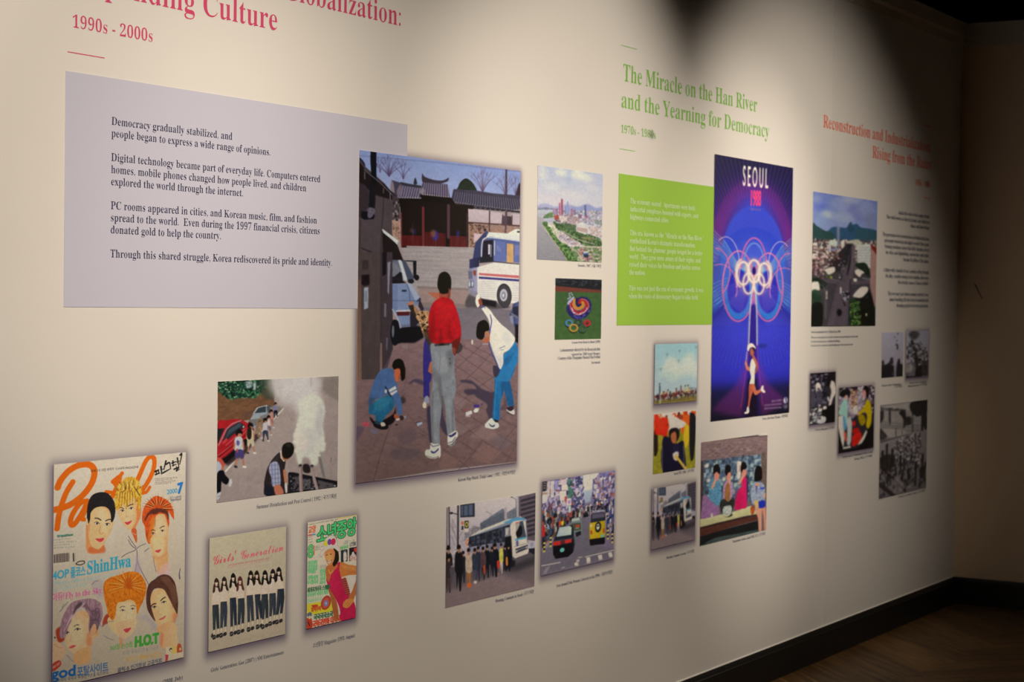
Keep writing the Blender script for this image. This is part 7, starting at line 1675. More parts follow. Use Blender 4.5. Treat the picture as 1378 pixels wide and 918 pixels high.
W 34213 w=1 a=.6 741,600 709,645 724,735
W 14647 w=1 a=.6 733,599 706,645 726,735
W 19528 w=1.6 730,719 746,711 767,711
W 19528 w=1.6 808,701 824,693 841,689
E 62358 x1=2.4 y1=1.4 755,727 831,712
E 14688 x1=1.2 y1=1.4 756,727 832,712
W 14689 w=.8 737,725 755,721 771,727
W 14689 w=.8 812,712 830,707 849,711
W 58618 w=.7 a=.6 792,728 787,757 801,767 817,764
S 58379 789,790 818,784 851,778 835,791 806,794
S 62022 h=62187 790,822 906,817 941,870 795,851
S 62064 h=62228 812,861 876,843 928,855 947,930 878,936 818,933 804,895
S 60136 b=.8 a=.6 808,855 833,868 818,928 804,900
T 17238 f=B c1=10.5 w=.7 -4,515 111,513 t=4OP
T 15598 f=K c1=12 w=.6 121,516 230,517 t=폴코스
T 17238 f=S c1=17 w=.7 237,515 570,513 t=ShinHwa
W 14730 w=1.2 160,459 183,451 218,453 220,463 191,467 164,462
T 36598 f=K c1=5 -4,541 278,548 t=전원일문일답 사진화보 풀 컬러
T 46278 f=K c1=5 278,548 470,544 t=컴백스페셜 대공개
T 41438 f=K c1=5 -1,566 247,570 t=2집 비하인드 & 미공개컷
T 61430 f=K c1=9 w=.3 -7,608 82,609 t=아듀!
T 61430 f=S c1=8.2 86,610 350,613 t=Fly to the Sky
S 53290 -11,898 45,880 60,904 2,926
T 62358 f=K c1=3 w=.3 0,916 53,898 t=특집
T 11994 f=B c1=13.5 w=1.2 -7,959 169,965 t=god
T 13593 f=K c1=11 w=.4 173,970 405,978 t=포탈사이트
T 19821 f=K c1=4.4 10,976 405,995 t=멤버들이 말하는 특별한 1년 & 팬스페셜
T 25254 f=K c1=6.5 w=.3 415,887 588,891 t=365일 논스톱
T 22013 f=B c1=13.5 w=2.2 604,896 792,901 t=H.O.T
T 41067 f=K c1=5.5 513,924 791,932 t=이젠! 우리는 CF & 15컬러
T 62012 f=B c1=6.5 w=.3 646,960 819,970 t=Baby V.O.X
T 62012 f=K c1=6 532,958 634,961 t=뮤직스타
T 14900 f=K c1=5.2 w=.3 473,997 823,997 t=클릭-B 인기정상 고공히트
P 62313 852,932 943,934 944,973 853,968
P 62221 b=.4 895,934 943,935 944,972 896,970
E 9806 x1=2 y1=2.4 891,948
E 62353 x1=1.4 y1=1.6 892,951
S 53451 945,932 973,933 983,971 946,973
E 62147 x1=1.6 y1=2.2 969,956
P 54936 848,965 874,971 866,998 849,1000
P 60673 874,969 993,972 994,996 871,997
Z x b=0.15
'''
ART['smoke'] = '''
P 44267 g=39345 -20,-20 1020,-20 1020,1020 -20,1020
P 45908 n=.04 x=8 y=8 -7,-1 1011,-6 1012,1019 3,1015
P 47549 b=3 a=.6 524,238 652,428 481,670 254,798 103,756 417,460
P 31012 n=.12 x=6 y=3 g=34253 -1,0 424,4 451,221 379,280 249,334 2,354
S 10091 n=.5 x=2 y=2 -1,0 375,2 352,64 305,137 211,145 119,152 73,144 39,99 -1,73
K 16815/8449/23338/34744/6687 k=260 w0=0.8 w1=2.4 h0=0.7 h1=2 -1,2 387,5 376,78 317,151 96,154 5,85
P 39550 n=.5 x=1 y=1 210,8 268,8 263,60 222,71
P 47674 b=.3 274,23 298,24 295,87 279,86
S 18173 b=1 a=.7 328,7 424,10 450,158 377,166 329,88
P 29620 a=.6 b=1 396,218 487,236 524,251 452,336 261,423 249,334 379,268
L 60758 w=1.4 v=2.4 525,258 428,360 309,477 193,604 68,746
P 11406 b=1 a=.8 62,678 216,519 309,452 333,479 217,619 79,704
P 22935 a=.4 213,270 426,220 414,232 213,307
P 42792 254,329 307,238 390,220 427,252 440,322 404,383 333,428 273,399
P 16535 289,281 318,239 378,227 379,280
P 24659 384,233 402,225 427,271 421,321 391,281
L 55918 w=.8 277,286 307,238 384,221
P 32862 n=.3 x=1 y=1 a=.8 331,315 415,283 428,360 368,431
P 26215 a=.5 249,334 427,322 416,359 255,397
P 30565 2,623 249,347 285,425 216,544 56,677 2,672
S 46689 n=.05 x=4 y=4 0,347 64,324 155,322 214,347 240,377 236,446 215,494 146,563 56,640 2,653
P 13212 43,486 76,396 167,344 214,382 212,394 122,449 43,516
P 26383 a=.6 b=.6 60,481 87,403 170,354 191,374 99,435
P 9929 0,390 53,388 7,507 1,500
L 50505 w=1.8 10,525 70,396 115,356 179,336
L 55388 w=.8 66,531 214,407
P 54895 37,503 71,469 77,488 60,512 38,518
P 57518 193,386 205,379 209,394 200,399
L 56863 w=.7 5,611 146,513 226,420
L 30565 w=1.2 11,624 215,463
L 50176 w=.7 16,639 215,488
E 8206 x1=3.6 y1=4.2 r=20 216,519
P 8165 b=.5 2,653 61,629 158,551 172,590 68,685 34,675
S 8165 447,208 456,199 467,207 466,222 448,221
S 50499 454,215 466,217 464,228 454,228
S 34553 446,229 464,227 472,248 471,276 446,277 441,251
P 50499 468,238 474,246 476,271 471,271
P 50499 442,241 438,266 443,269 446,252
S 8209 446,272 471,273 474,302 465,304 459,288 453,303 445,300
P 8209 467,301 474,302 476,327 471,327
P 8209 448,300 454,300 449,326 444,323
P 60758 470,326 482,329 483,335 470,333
P 13130 443,323 453,327 452,333 442,330
S 8165 409,270 421,258 434,268 433,286 411,285
S 50499 418,278 433,280 430,294 418,293
S 50625 408,294 430,292 439,317 438,351 409,352 403,321
P 50499 434,305 442,314 444,345 438,345
P 50499 404,309 398,339 404,342 408,321
S 44020 409,346 438,348 441,381 431,384 423,365 416,383 408,379
P 50499 434,381 441,381 444,412 439,412
P 50499 410,379 418,380 412,410 406,406
P 60758 437,410 452,414 452,422 437,419
P 13130 405,406 417,412 415,419 404,415
S 8165 388,319 401,306 415,317 414,337 390,335
S 50499 398,328 414,330 411,345 398,344
S 55796 387,345 411,343 420,371 419,407 388,408 381,374
P 50499 415,357 423,367 425,401 419,400
P 50499 383,361 377,394 383,397 387,375
S 31225 388,401 419,403 423,440 412,443 404,422 396,441 387,437
P 50499 415,439 423,440 426,473 420,473
P 50499 390,438 398,438 392,471 385,467
P 60758 418,471 434,476 434,484 418,481
P 13130 384,467 396,473 395,481 382,476
S 8165 359,342 373,328 390,340 388,363 361,361
S 50499 370,352 388,356 385,372 370,371
S 52598 358,372 385,370 396,402 394,443 358,444 351,406
P 50499 390,386 399,398 402,436 394,436
P 50499 352,391 346,428 353,433 358,406
S 16496 358,437 394,440 399,482 386,485 377,461 368,483 357,478
P 13172 389,481 399,482 403,520 395,520
P 13172 361,479 370,479 363,517 356,512
P 60758 394,518 412,523 412,532 394,529
P 13130 354,512 368,519 367,529 352,523
S 8165 314,352 326,340 339,350 337,368 316,367
S 50499 323,360 337,362 335,376 323,375
S 50747 313,376 334,374 343,399 342,432 314,433 308,402
P 50499 339,387 346,396 348,427 342,426
P 50499 309,390 304,420 309,424 313,403
S 39340 314,427 342,429 346,463 336,465 328,446 321,464 313,460
P 50499 338,462 346,463 349,493 343,493
P 50499 315,460 323,461 317,491 312,487
P 60758 342,491 356,496 356,503 342,500
P 13130 310,487 322,493 320,500 309,496
S 39258 n=.4 x=1 y=1 a=.8 314,339 355,336 350,430 297,451
S 9847 232,414 267,398 273,449 262,511 233,496 224,457
S 8165 236,377 255,359 276,375 274,405 239,402
S 50499 250,391 274,395 270,417 251,416
S 55749 234,417 270,415 284,456 282,511 235,512 225,461
P 50499 277,435 289,451 292,502 282,501
P 50499 228,441 219,491 228,496 235,462
S 54150 235,502 282,506 288,562 271,565 259,534 248,563 234,557
P 50499 276,561 288,562 293,613 284,612
P 50499 238,557 250,558 241,608 232,602
P 60758 281,609 305,616 305,629 281,624
P 13130 229,602 248,611 246,623 227,616
S 11487 235,411 261,400 264,486 241,499 229,458
S 8165 143,426 165,403 192,424 189,461 146,457
S 50499 160,443 189,448 184,476 160,474
S 54238 140,475 184,473 202,524 199,592 142,593 129,530
P 50499 193,498 207,518 211,581 199,580
P 50499 132,506 121,566 133,574 141,531
S 22944 141,581 199,586 206,655 186,660 171,621 157,657 139,649
P 50499 191,654 206,655 213,719 201,717
P 50499 145,649 160,651 149,712 137,704
P 60758 198,714 227,723 227,739 198,733
P 13130 134,704 157,716 155,731 131,722
S 29509 149,501 171,509 169,540 151,538
P 53453 146,563 160,576 158,607 150,594
S 53455 2,626 33,638 61,688 51,708 36,700 22,674 2,659
S 50958 2,659 28,681 36,737 3,758
P 50497 34,706 54,708 40,786 44,809 26,809 23,791
S 6566 3,758 46,738 63,777 94,823 75,858 47,842 35,829 30,908 5,929
S 55878 92,829 109,813 117,845 104,880 92,873
S 54238 2,929 30,914 23,956 3,978
L 26299 w=.5 5,952 23,944
E 57478 x1=17.6 y1=12.8 b=4 a=.55 522,72
E 57478 x1=14.4 y1=7.2 b=4 a=.5 472,19
E 57478 x1=19.2 y1=11.2 b=4 a=.7 622,50
E 57478 x1=19.2 y1=7.2 b=4 a=.8 697,28
E 57478 x1=17.6 y1=11.2 b=4 a=.75 749,69
E 57478 x1=16 y1=12.8 b=4 a=.6 598,140
E 57478 x1=11.2 y1=8 b=4 a=.35 549,201
E 57478 x1=11.2 y1=8 b=4 a=.4 523,136
E 57478 x1=19.2 y1=14.4 b=4 a=.75 699,145
E 57478 x1=16 y1=16 b=4 a=.8 751,200
E 57478 x1=14.4 y1=12.8 b=4 a=.7 687,248
E 57478 x1=14.4 y1=12.8 b=4 a=.85 752,304
E 57478 x1=14.4 y1=12.8 b=4 a=.9 727,381
E 57478 x1=9.6 y1=12.8 b=4 a=.5 804,347
E 57478 x1=6.4 y1=9.6 b=4 a=.35 449,94
E 57478 x1=4 y1=6.4 b=4 a=.3 412,42
S 59158 b=1.2 a=.96 n=.02 x=6 y=6 649,220 763,148 854,205 882,299 864,417 879,538 884,657 835,679 826,757 797,787 765,771 751,723 725,701 693,704 681,755 656,759 636,686 622,581 608,489 633,452 645,375 663,312
S 50915 b=2 a=.55 829,230 876,312 858,470 875,550 820,519 792,412 817,308
S 54197 b=3 a=.5 703,458 806,492 783,648 706,693 654,584
S 62358 b=2.5 a=.6 678,469 730,538 718,642 654,610 628,516
E 60758 x1=3 y1=3 b=.6 a=.9 627,503
E 60758 x1=3 y1=3 b=.6 a=.9 639,453
E 60758 x1=3 y1=3 b=.6 a=.9 622,555
E 60758 x1=3 y1=3 b=.6 a=.9 635,634
E 60758 x1=3 y1=3 b=.6 a=.9 859,549
E 60758 x1=3 y1=3 b=.6 a=.9 871,603
E 60758 x1=3 y1=3 b=.6 a=.9 835,706
E 60758 x1=3 y1=3 b=.6 a=.9 652,415
P 39345 b=.6 a=.35 748,4 763,4 762,83 752,82
P 34461 b=1.5 a=.55 865,8 997,2 1001,227 907,168 853,113
L 44308 w=1.2 a=.7 880,154 994,233
L 37743 w=.7 a=.5 904,23 893,141
L 34461 w=.6 a=.4 958,25 946,157
L 26257 w=.6 944,727 934,769
P 44349 b=.3 841,653 861,682 910,893 884,896
P 29539 b=.5 a=.6 822,704 848,707 891,904 871,901
P 11489 n=.2 x=2 y=2 569,821 606,819 1005,950 1005,1004 979,1008 840,1010 571,1002
P 39386 a=.5 n=.3 x=2 y=2 632,867 760,908 761,987 609,988
P 32822 a=.7 825,916 971,973 972,997 839,1000
K 6565/26258/37786 k=60 w0=0.6 w1=3 h0=0.5 h1=1.4 582,835 971,960 972,1000 584,997
L 6566 w=2.2 581,825 838,907 1001,961
L 18053 w=.6 581,817 998,950
E 55878 x1=1.2 y1=1.2 978,988
S 13088 b=.4 694,770 726,760 756,790 753,842 701,829
L 44226 w=4.6 673,778 677,885 682,997
L 54073 w=1.2 a=.7 666,782 672,989
L 31098 w=1 a=.7 684,784 695,992
L 44226 w=4.4 772,794 792,899 820,997
L 52472 w=1.1 a=.7 766,799 813,994
E 37703 x1=3.2 y1=2.4 671,773 772,789
E 16371 x1=2 y1=1.5 671,767 771,783
S 14729 n=.08 x=4 y=4 374,863 396,764 444,679 511,628 542,676 545,728 538,805 551,884 571,1002 387,994 372,913
S 24535 b=1 a=.5 385,788 456,681 505,641 481,696 421,766
S 47677 414,734 444,711 481,722 501,801 502,923 441,922 428,843 411,791
L 24747 w=1 a=.6 432,723 440,915
L 24747 w=1 a=.6 457,725 464,918
L 24747 w=1 a=.6 481,728 489,921
L 24747 w=1 a=.5 416,740 499,741
L 24747 w=1 a=.5 416,778 499,780
L 24747 w=1 a=.5 416,817 500,818
L 24747 w=1 a=.5 417,855 500,857
L 24747 w=1 a=.5 417,893 501,896
S 9890 376,901 435,934 475,1005 393,998
S 53699 453,923 502,919 534,991 497,1003 466,999
S 53739 526,791 550,806 560,910 543,915 532,856
S 57478 540,914 560,913 564,982 549,993
P 59158 498,627 511,622 515,674 543,715 530,720 505,686
S 48815 515,635 580,680 567,705 530,707 515,674
S 8205 n=.15 x=1 y=1 514,622 522,578 553,558 591,562 614,599 611,651 586,687 549,696 524,675
S 21333 b=1 a=.5 541,573 578,566 591,591 560,594
Z x b=0.3
'''
ART['gg'] = '''
P 55791 g=54110 -20,-20 1020,-20 1020,1020 -20,1020
K 59074/52510 k=60 w0=6 w1=16 h0=4 h1=10 a=.12 -14,-76 984,-14 1006,1050 13,978
T 59819 f=C c1=12.5 w=.25 34,239 341,229 t=Girls'
T 61543 f=C c1=12.5 w=.25 385,233 968,220 t=Generation
T 55019 f=K c1=1.9 w=.2 237,272 769,274 t=소녀시대 첫번째 미니앨범 GEE 수록곡 힘내
T 58548 f=K c1=1.7 223,291 780,291 t=태연 제시카 써니 티파니 효연 유리 수영 윤아 서현
T 60393 f=K c1=1.4 349,314 666,318 t=아홉소녀의 새로운 이야기가 시작됩니다
L 47548 w=.3 173,328 827,322
S 19528 65,415 62,381 89,358 120,388 129,442 141,490 48,483
S 62274 74,393 105,394 102,428 82,429
P 19528 69,376 110,380 109,400 70,398
L 55059 w=.35 85,418 97,418
S 62316 n=.03 48,479 82,439 134,485 121,592 81,592 40,589
S 19528 54,420 72,409 74,472 48,485
S 19528 109,413 125,428 143,490 115,474
L 62273 w=1.5 v=1 45,511 30,641
L 62273 w=1.5 v=1 140,523 123,640
L 62273 w=1 44,590 118,594
P 14853 n=.1 x=1 y=3 42,592 120,597 127,680 135,813 101,815 85,687 82,648
P 14853 n=.1 x=1 y=3 42,592 85,635 87,701 83,819 53,817
L 27983 w=.5 a=.7 63,619 67,790
L 62314 w=1.4 68,817 65,858
L 62314 w=1.4 116,813 117,858
S 14770 47,863 80,860 88,893 52,898
S 14770 95,865 128,860 136,884 99,892
L 62358 w=.5 55,880 77,876
S 14687 162,416 159,382 187,359 217,389 226,443 239,492 145,484
S 62274 171,394 203,395 200,430 179,430
P 14687 166,376 208,381 206,401 167,399
L 55059 w=.35 182,419 194,419
S 62316 n=.03 144,471 179,440 231,477 226,579 185,579 143,576
S 14687 151,421 169,410 171,474 145,487
S 14687 207,414 222,430 241,492 212,475
L 62273 w=1.5 v=1 142,503 134,628
L 62273 w=1.5 v=1 238,515 227,627
L 62273 w=1 147,577 222,581
P 16495 n=.1 x=1 y=3 145,579 224,584 232,668 224,810 190,812 189,675 186,635
P 16495 n=.1 x=1 y=3 145,579 189,622 191,689 172,816 142,814
L 27983 w=.5 a=.7 167,606 156,787
L 62314 w=1.4 157,814 154,855
L 62314 w=1.4 205,810 207,855
S 14770 136,861 169,858 178,891 140,896
S 14770 184,863 218,857 226,882 189,890
L 62358 w=.5 144,878 166,873
S 8205 274,400 272,366 300,342 331,373 340,428 353,476 257,469
S 62274 283,378 316,379 313,414 292,414
P 8205 279,360 321,365 320,385 280,383
L 55059 w=.35 295,404 307,404
S 62316 n=.03 257,471 292,425 345,478 343,561 301,561 259,558
S 8205 263,405 282,394 284,458 257,471
S 8205 320,398 336,414 355,476 325,459
L 62273 w=1.5 v=1 254,504 249,610
L 62273 w=1.5 v=1 352,516 344,609
L 62273 w=1 263,559 339,563
P 13213 n=.1 x=1 y=3 261,561 341,566 349,650 357,818 323,820 306,658 303,617
P 13213 n=.1 x=1 y=3 261,561 306,604 308,671 304,824 274,823
L 27983 w=.5 a=.7 283,588 288,795
L 62314 w=1.4 289,822 286,864
L 62314 w=1.4 338,818 339,864
S 14770 267,869 301,866 310,900 272,905
S 14770 317,871 351,866 359,891 321,899
L 62358 w=.5 275,887 298,882
S 25969 363,440 361,406 389,382 420,413 430,468 442,517 346,509
S 62274 372,418 405,419 402,454 381,454
P 25969 368,400 411,405 409,425 369,423
L 55059 w=.35 385,444 396,444
S 62316 n=.03 345,489 381,465 434,496 450,581 407,581 365,578
S 25969 352,445 371,434 372,499 346,512
S 25969 409,439 425,454 444,517 415,500
L 62273 w=1.5 v=1 342,522 355,631
L 62273 w=1.5 v=1 441,534 451,630
L 62273 w=1 369,579 446,583
P 14853 n=.1 x=1 y=3 367,581 448,586 456,671 449,816 415,817 411,679 408,638
P 14853 n=.1 x=1 y=3 367,581 412,625 414,692 396,821 365,820
L 27983 w=.5 a=.7 389,608 380,792
L 62314 w=1.4 380,819 377,862
L 62314 w=1.4 430,815 431,861
S 14770 358,867 393,864 401,897 363,902
S 14770 408,869 443,863 451,888 413,896
L 62358 w=.5 366,884 389,879
S 9805 502,406 499,372 528,348 560,379 569,434 582,484 484,476
S 62274 511,384 545,385 541,420 520,420
P 9805 507,366 550,371 549,391 507,389
L 55059 w=.35 524,410 535,410
S 62316 n=.03 484,479 520,431 574,485 563,568 519,568 476,566
S 9805 490,412 510,400 511,466 484,479
S 9805 549,405 565,420 584,484 554,467
L 62273 w=1.5 v=1 481,512 466,618
L 62273 w=1.5 v=1 581,524 564,617
L 62273 w=1 480,566 559,571
P 16495 n=.1 x=1 y=3 478,569 561,574 569,659 580,812 545,814 524,666 521,625
P 16495 n=.1 x=1 y=3 478,569 524,612 526,680 525,818 494,816
L 27983 w=.5 a=.7 501,596 509,789
L 62314 w=1.4 510,816 507,859
L 62314 w=1.4 560,812 561,858
S 14770 487,864 522,861 531,895 492,900
S 14770 538,866 573,860 582,886 543,894
L 62358 w=.5 496,881 519,877
S 11445 581,415 578,381 607,357 639,388 649,444 662,493 563,485
S 62274 590,393 624,394 621,430 599,430
P 11445 586,375 629,380 628,400 586,398
L 55059 w=.35 602,419 614,419
S 62316 n=.03 562,481 599,441 654,488 669,575 626,575 582,572
S 11445 569,421 588,409 590,475 563,488
S 11445 628,414 644,430 664,494 633,476
L 62273 w=1.5 v=1 559,515 572,625
L 62273 w=1.5 v=1 660,527 671,624
L 62273 w=1 586,573 666,577
P 13213 n=.1 x=1 y=3 584,575 668,580 676,666 699,806 663,808 630,674 627,632
P 13213 n=.1 x=1 y=3 584,575 631,619 632,688 643,812 611,810
L 27983 w=.5 a=.7 607,603 627,782
L 62314 w=1.4 627,809 624,853
L 62314 w=1.4 679,806 680,852
S 14770 605,858 640,855 649,889 609,894
S 14770 656,860 692,854 700,880 661,888
L 62358 w=.5 613,875 636,871
S 8205 690,428 687,393 717,369 750,401 759,457 772,507 672,499
S 62274 700,406 734,407 731,442 708,443
P 8205 695,387 739,393 738,413 696,411
L 55059 w=.35 712,432 724,432
S 62316 n=.03 672,494 709,454 764,502 762,587 718,587 674,584
S 8205 678,434 698,422 699,488 672,501
S 8205 738,427 755,443 774,507 744,489
L 62273 w=1.5 v=1 668,528 663,637
L 62273 w=1.5 v=1 771,541 763,636
L 62273 w=1 678,584 758,589
P 14853 n=.1 x=1 y=3 676,587 760,592 768,678 769,816 733,817 722,686 719,644
P 14853 n=.1 x=1 y=3 676,587 723,631 724,700 713,821 681,820
L 27983 w=.5 a=.7 698,614 696,792
L 62314 w=1.4 697,819 694,862
L 62314 w=1.4 749,816 750,862
S 14770 674,868 710,865 719,899 679,904
S 14770 726,870 762,864 771,890 731,898
L 62358 w=.5 682,885 706,881
S 11447 795,431 792,396 822,371 855,403 865,460 878,510 776,502
S 62274 804,408 839,409 836,445 813,445
P 11447 800,390 845,395 843,415 800,413
L 55059 w=.35 817,435 829,435
S 62316 n=.03 776,497 814,456 870,505 867,593 823,593 778,590
S 11447 783,436 803,425 804,491 776,504
S 11447 843,429 860,445 880,510 849,492
L 62273 w=1.5 v=1 773,531 767,644
L 62273 w=1.5 v=1 877,544 868,643
L 62273 w=1 782,591 863,595
P 16495 n=.1 x=1 y=3 780,593 865,598 873,685 870,802 833,804 827,693 824,651
P 16495 n=.1 x=1 y=3 780,593 828,638 829,707 813,808 781,806
L 27983 w=.5 a=.7 803,621 796,778
L 62314 w=1.4 797,806 794,849
L 62314 w=1.4 849,802 850,849
S 14770 774,855 810,852 819,886 779,891
S 14770 826,857 863,851 871,877 831,885
L 62358 w=.5 782,872 806,868
S 9806 876,422 873,387 903,363 937,394 946,451 960,501 857,493
S 62274 886,400 921,401 917,437 895,437
P 9806 881,381 926,386 925,407 882,405
L 55059 w=.35 899,426 911,426
S 62316 n=.03 857,475 895,448 951,482 980,568 934,568 889,565
S 9806 864,428 884,416 885,483 857,496
S 9806 925,421 942,437 962,502 931,484
L 62273 w=1.5 v=1 853,509 878,619
L 62273 w=1.5 v=1 958,522 981,618
L 62273 w=1 893,566 976,570
P 13213 n=.1 x=1 y=3 891,568 978,573 986,661 962,801 925,803 939,669 936,626
P 13213 n=.1 x=1 y=3 891,568 939,613 941,683 905,807 872,805
L 27983 w=.5 a=.7 914,596 888,777
L 62314 w=1.4 888,805 885,848
L 62314 w=1.4 941,801 942,848
S 14770 865,854 901,851 910,885 870,890
S 14770 918,856 955,850 963,876 923,884
L 62358 w=.5 873,872 898,867
L 45907 w=.4 998,875 999,896
S 14770 29,863 46,840 54,857 37,880
'''
ART['boys'] = '''
P 62356 -20,-20 1020,-20 1020,1020 -20,1020
T 16533 f=K c1=1.2 16,25 600,17 t=소년중앙 창간24주년 특대호 만화와 과학과 스포츠
P 62260 a=.9 600,1 999,-5 1000,6 606,14
T 61451 f=K c1=8.5 w=.5 10,105 158,98 t=교양
P 61415 5,115 79,115 79,129 6,128
P 28318 79,115 156,116 156,130 79,129
T 11770 f=K c1=20 w=2.9 182,202 988,173 t=소년중앙
T 23904 f=K c1=20 w=1.4 182,202 988,173 t=소년중앙
T 28020 f=K c1=1.6 11,146 96,143 t=1993년
T 28020 f=K c1=1.4 12,169 102,166 t=8월호 정가
T 28020 f=K c1=1.4 13,192 102,191 t=4,500원
T 16733 f=B c1=17 w=1.6 6,333 117,332 t=8
T 28703 f=B c1=17 w=.8 6,333 117,332 t=8
L 61452 w=.9 130,227 132,314
T 28020 f=K c1=1.3 151,241 235,239 t=신나는 방학
T 28020 f=K c1=1.3 152,253 308,255 t=여름방학 특집 대특호
T 28020 f=K c1=1.3 152,264 222,261 t=탐구생활
T 28020 f=K c1=1.3 152,276 263,275 t=별책부록
T 31344 f=K c1=1.3 708,242 955,244 t=야구왕 농구왕
T 31344 f=K c1=1.3 708,254 956,256 t=야구왕 농구왕
T 31344 f=K c1=1.3 708,266 956,268 t=야구왕 농구왕
T 22140 f=K c1=4.4 w=.5 653,313 826,308 t=이종범
T 16497 f=B c1=5 w=.4 849,299 987,294 t=1738
P 13212 673,318 811,318 816,435 677,434
S 62358 n=.2 731,342 777,338 799,387 786,428 734,429
E 32909 x1=1.4 y1=1.4 760,333
P 11489 846,309 1002,310 1007,439 851,437
S 62112 n=.3 x=1 y=1 867,391 931,369 997,394 998,439 874,435
S 61291 944,322 997,322 1001,360 960,355
S 62358 907,360 945,356 955,398 914,397
T 30265 f=K c1=4.1 w=.6 8,394 194,401 t=여름방학
T 30265 f=K c1=3.9 w=.6 9,426 200,433 t=탐구과제
T 30265 f=K c1=3.9 w=.6 9,456 195,463 t=공포특급
T 30265 f=K c1=3.4 w=.6 10,481 169,486 t=외계인
T 30265 f=K c1=4.8 w=.6 6,537 214,547 t=과학세계
T 30265 f=K c1=4.8 w=.6 2,579 215,590 t=신비한우주
T 30265 f=K c1=4.6 w=.6 250,497 365,498 t=만화
T 30265 f=K c1=4.6 w=.6 251,529 366,531 t=퀴즈
T 30265 f=K c1=4.6 w=.6 253,568 367,570 t=캠핑
T 30265 f=K c1=4 w=.6 248,604 368,607 t=바다
T 11932 f=K c1=5.5 w=.5 4,656 439,663 t=세계불가사의 스포츠
T 30265 f=K c1=6.2 w=.6 5,701 413,707 t=컴퓨터와 로봇의 세계
T 33507 f=K c1=4.5 w=.4 7,755 291,760 t=한여름 밤의 꿈
T 29661 f=K c1=1.2 254,432 377,436 t=특집기획 연재만화
T 29661 f=K c1=1.2 254,444 377,448 t=특집기획 연재만화
T 29661 f=K c1=1.2 255,456 378,460 t=특집기획 연재만화
P 62332 -3,764 264,771 513,769 517,889 294,878 0,879
S 58130 90,786 205,791 211,811 130,811
T 58130 f=K c1=5 w=.5 83,843 280,851 t=별책부록
E 50131 x1=6.8 y1=9.4 r=10 380,791
E 58295 x1=5 y1=7 r=10 380,794
E 37837 x1=3 y1=4 383,797
E 57478 x1=1 y1=1.4 383,797
T 11933 f=K c1=6.5 w=.7 139,927 524,933 t=해외명작소설
P 62356 a=.6 0,879 133,887 133,920 0,905
P 58088 a=0 -5,905 135,959 661,957 1013,961 1015,1016 3,1008
T 61288 f=K c1=8 w=.8 114,998 677,999 t=캐릭터만화 대잔치
S 56529 -5,905 80,901 113,956 104,997 -2,998
S 28069 12,855 78,849 100,884 53,892 13,881
E 62313 x1=2 y1=2.2 58,896
L 13132 w=1 28,934 60,976
S 50372 n=.05 411,654 470,745 501,827 531,910 562,980 633,981 636,908 599,810 524,697 466,639
S 58533 n=.04 592,438 700,433 832,469 1010,503 1013,578 850,572 705,580 649,602 617,506
S 62059 b=1 a=.5 672,457 817,482 995,516 996,536 789,506
S 53653 836,591 999,604 1005,755 976,793 919,842 831,847 744,858 713,808 799,790 886,757 957,682 985,630
S 62358 835,577 999,604 957,682 900,745 868,675 837,618
S 56296 n=.06 x=4 y=4 407,516 461,481 592,438 657,430 645,495 706,607 763,585 824,671 871,756 843,794 875,851 963,846 999,1001 691,997 673,898 613,812 525,724 453,664 381,579
S 61219 b=2 a=.4 448,506 559,475 592,597 653,736 538,698 452,611
P 50334 a=.8 677,591 778,586 870,729 857,775 783,748
L 32251 w=.9 683,605 793,603
L 32251 w=.9 698,626 805,625
L 32251 w=.9 713,647 818,646
L 32251 w=.9 728,669 830,667
L 32251 w=.9 744,690 842,688
L 32251 w=.9 759,712 855,710
L 32251 w=.9 774,733 868,731
L 32251 w=.9 789,755 880,753
S 61855 729,837 800,803 903,807 963,826 919,856 832,888 744,872
L 43769 w=.4 787,849 845,835
L 43769 w=.4 817,870 875,851
S 56853 n=.03 377,448 544,434 615,466 491,523 437,597 381,553
W 62256 w=.9 420,478 463,520 518,498
S 11445 525,282 610,307 636,402 592,438 531,460 495,405 527,354
S 61857 n=.02 337,315 414,288 519,295 555,343 529,407 474,442 418,436 367,382
S 62223 b=1.2 a=.5 374,331 470,324 500,379 431,413 383,377
E 11446 x1=.9 y1=.7 388,338 471,337
S 62358 398,400 472,392 459,418 423,420
W 48451 w=.6 395,397 431,405 478,393
S 50829 a=.8 240,332 271,289 325,270 313,220 363,175 465,155 555,173 602,225 614,268 664,295 645,333 525,287 413,286 319,325 279,350
S 62358 251,329 277,292 331,276 324,223 369,181 465,160 549,178 593,227 603,267 652,297 639,329 525,282 413,281 318,320 278,343
S 62358 b=1 a=.5 344,251 411,196 522,190 586,255 468,269
E 62331 x1=3.2 y1=4 370,224
E 32593 x1=2.8 y1=4 439,218
E 57977 x1=3.4 y1=4.4 514,222
E 62341 x1=1.2 y1=1.4 362,213
S 16856 369,630 438,621 453,658 392,665
Z x b=0.15
'''
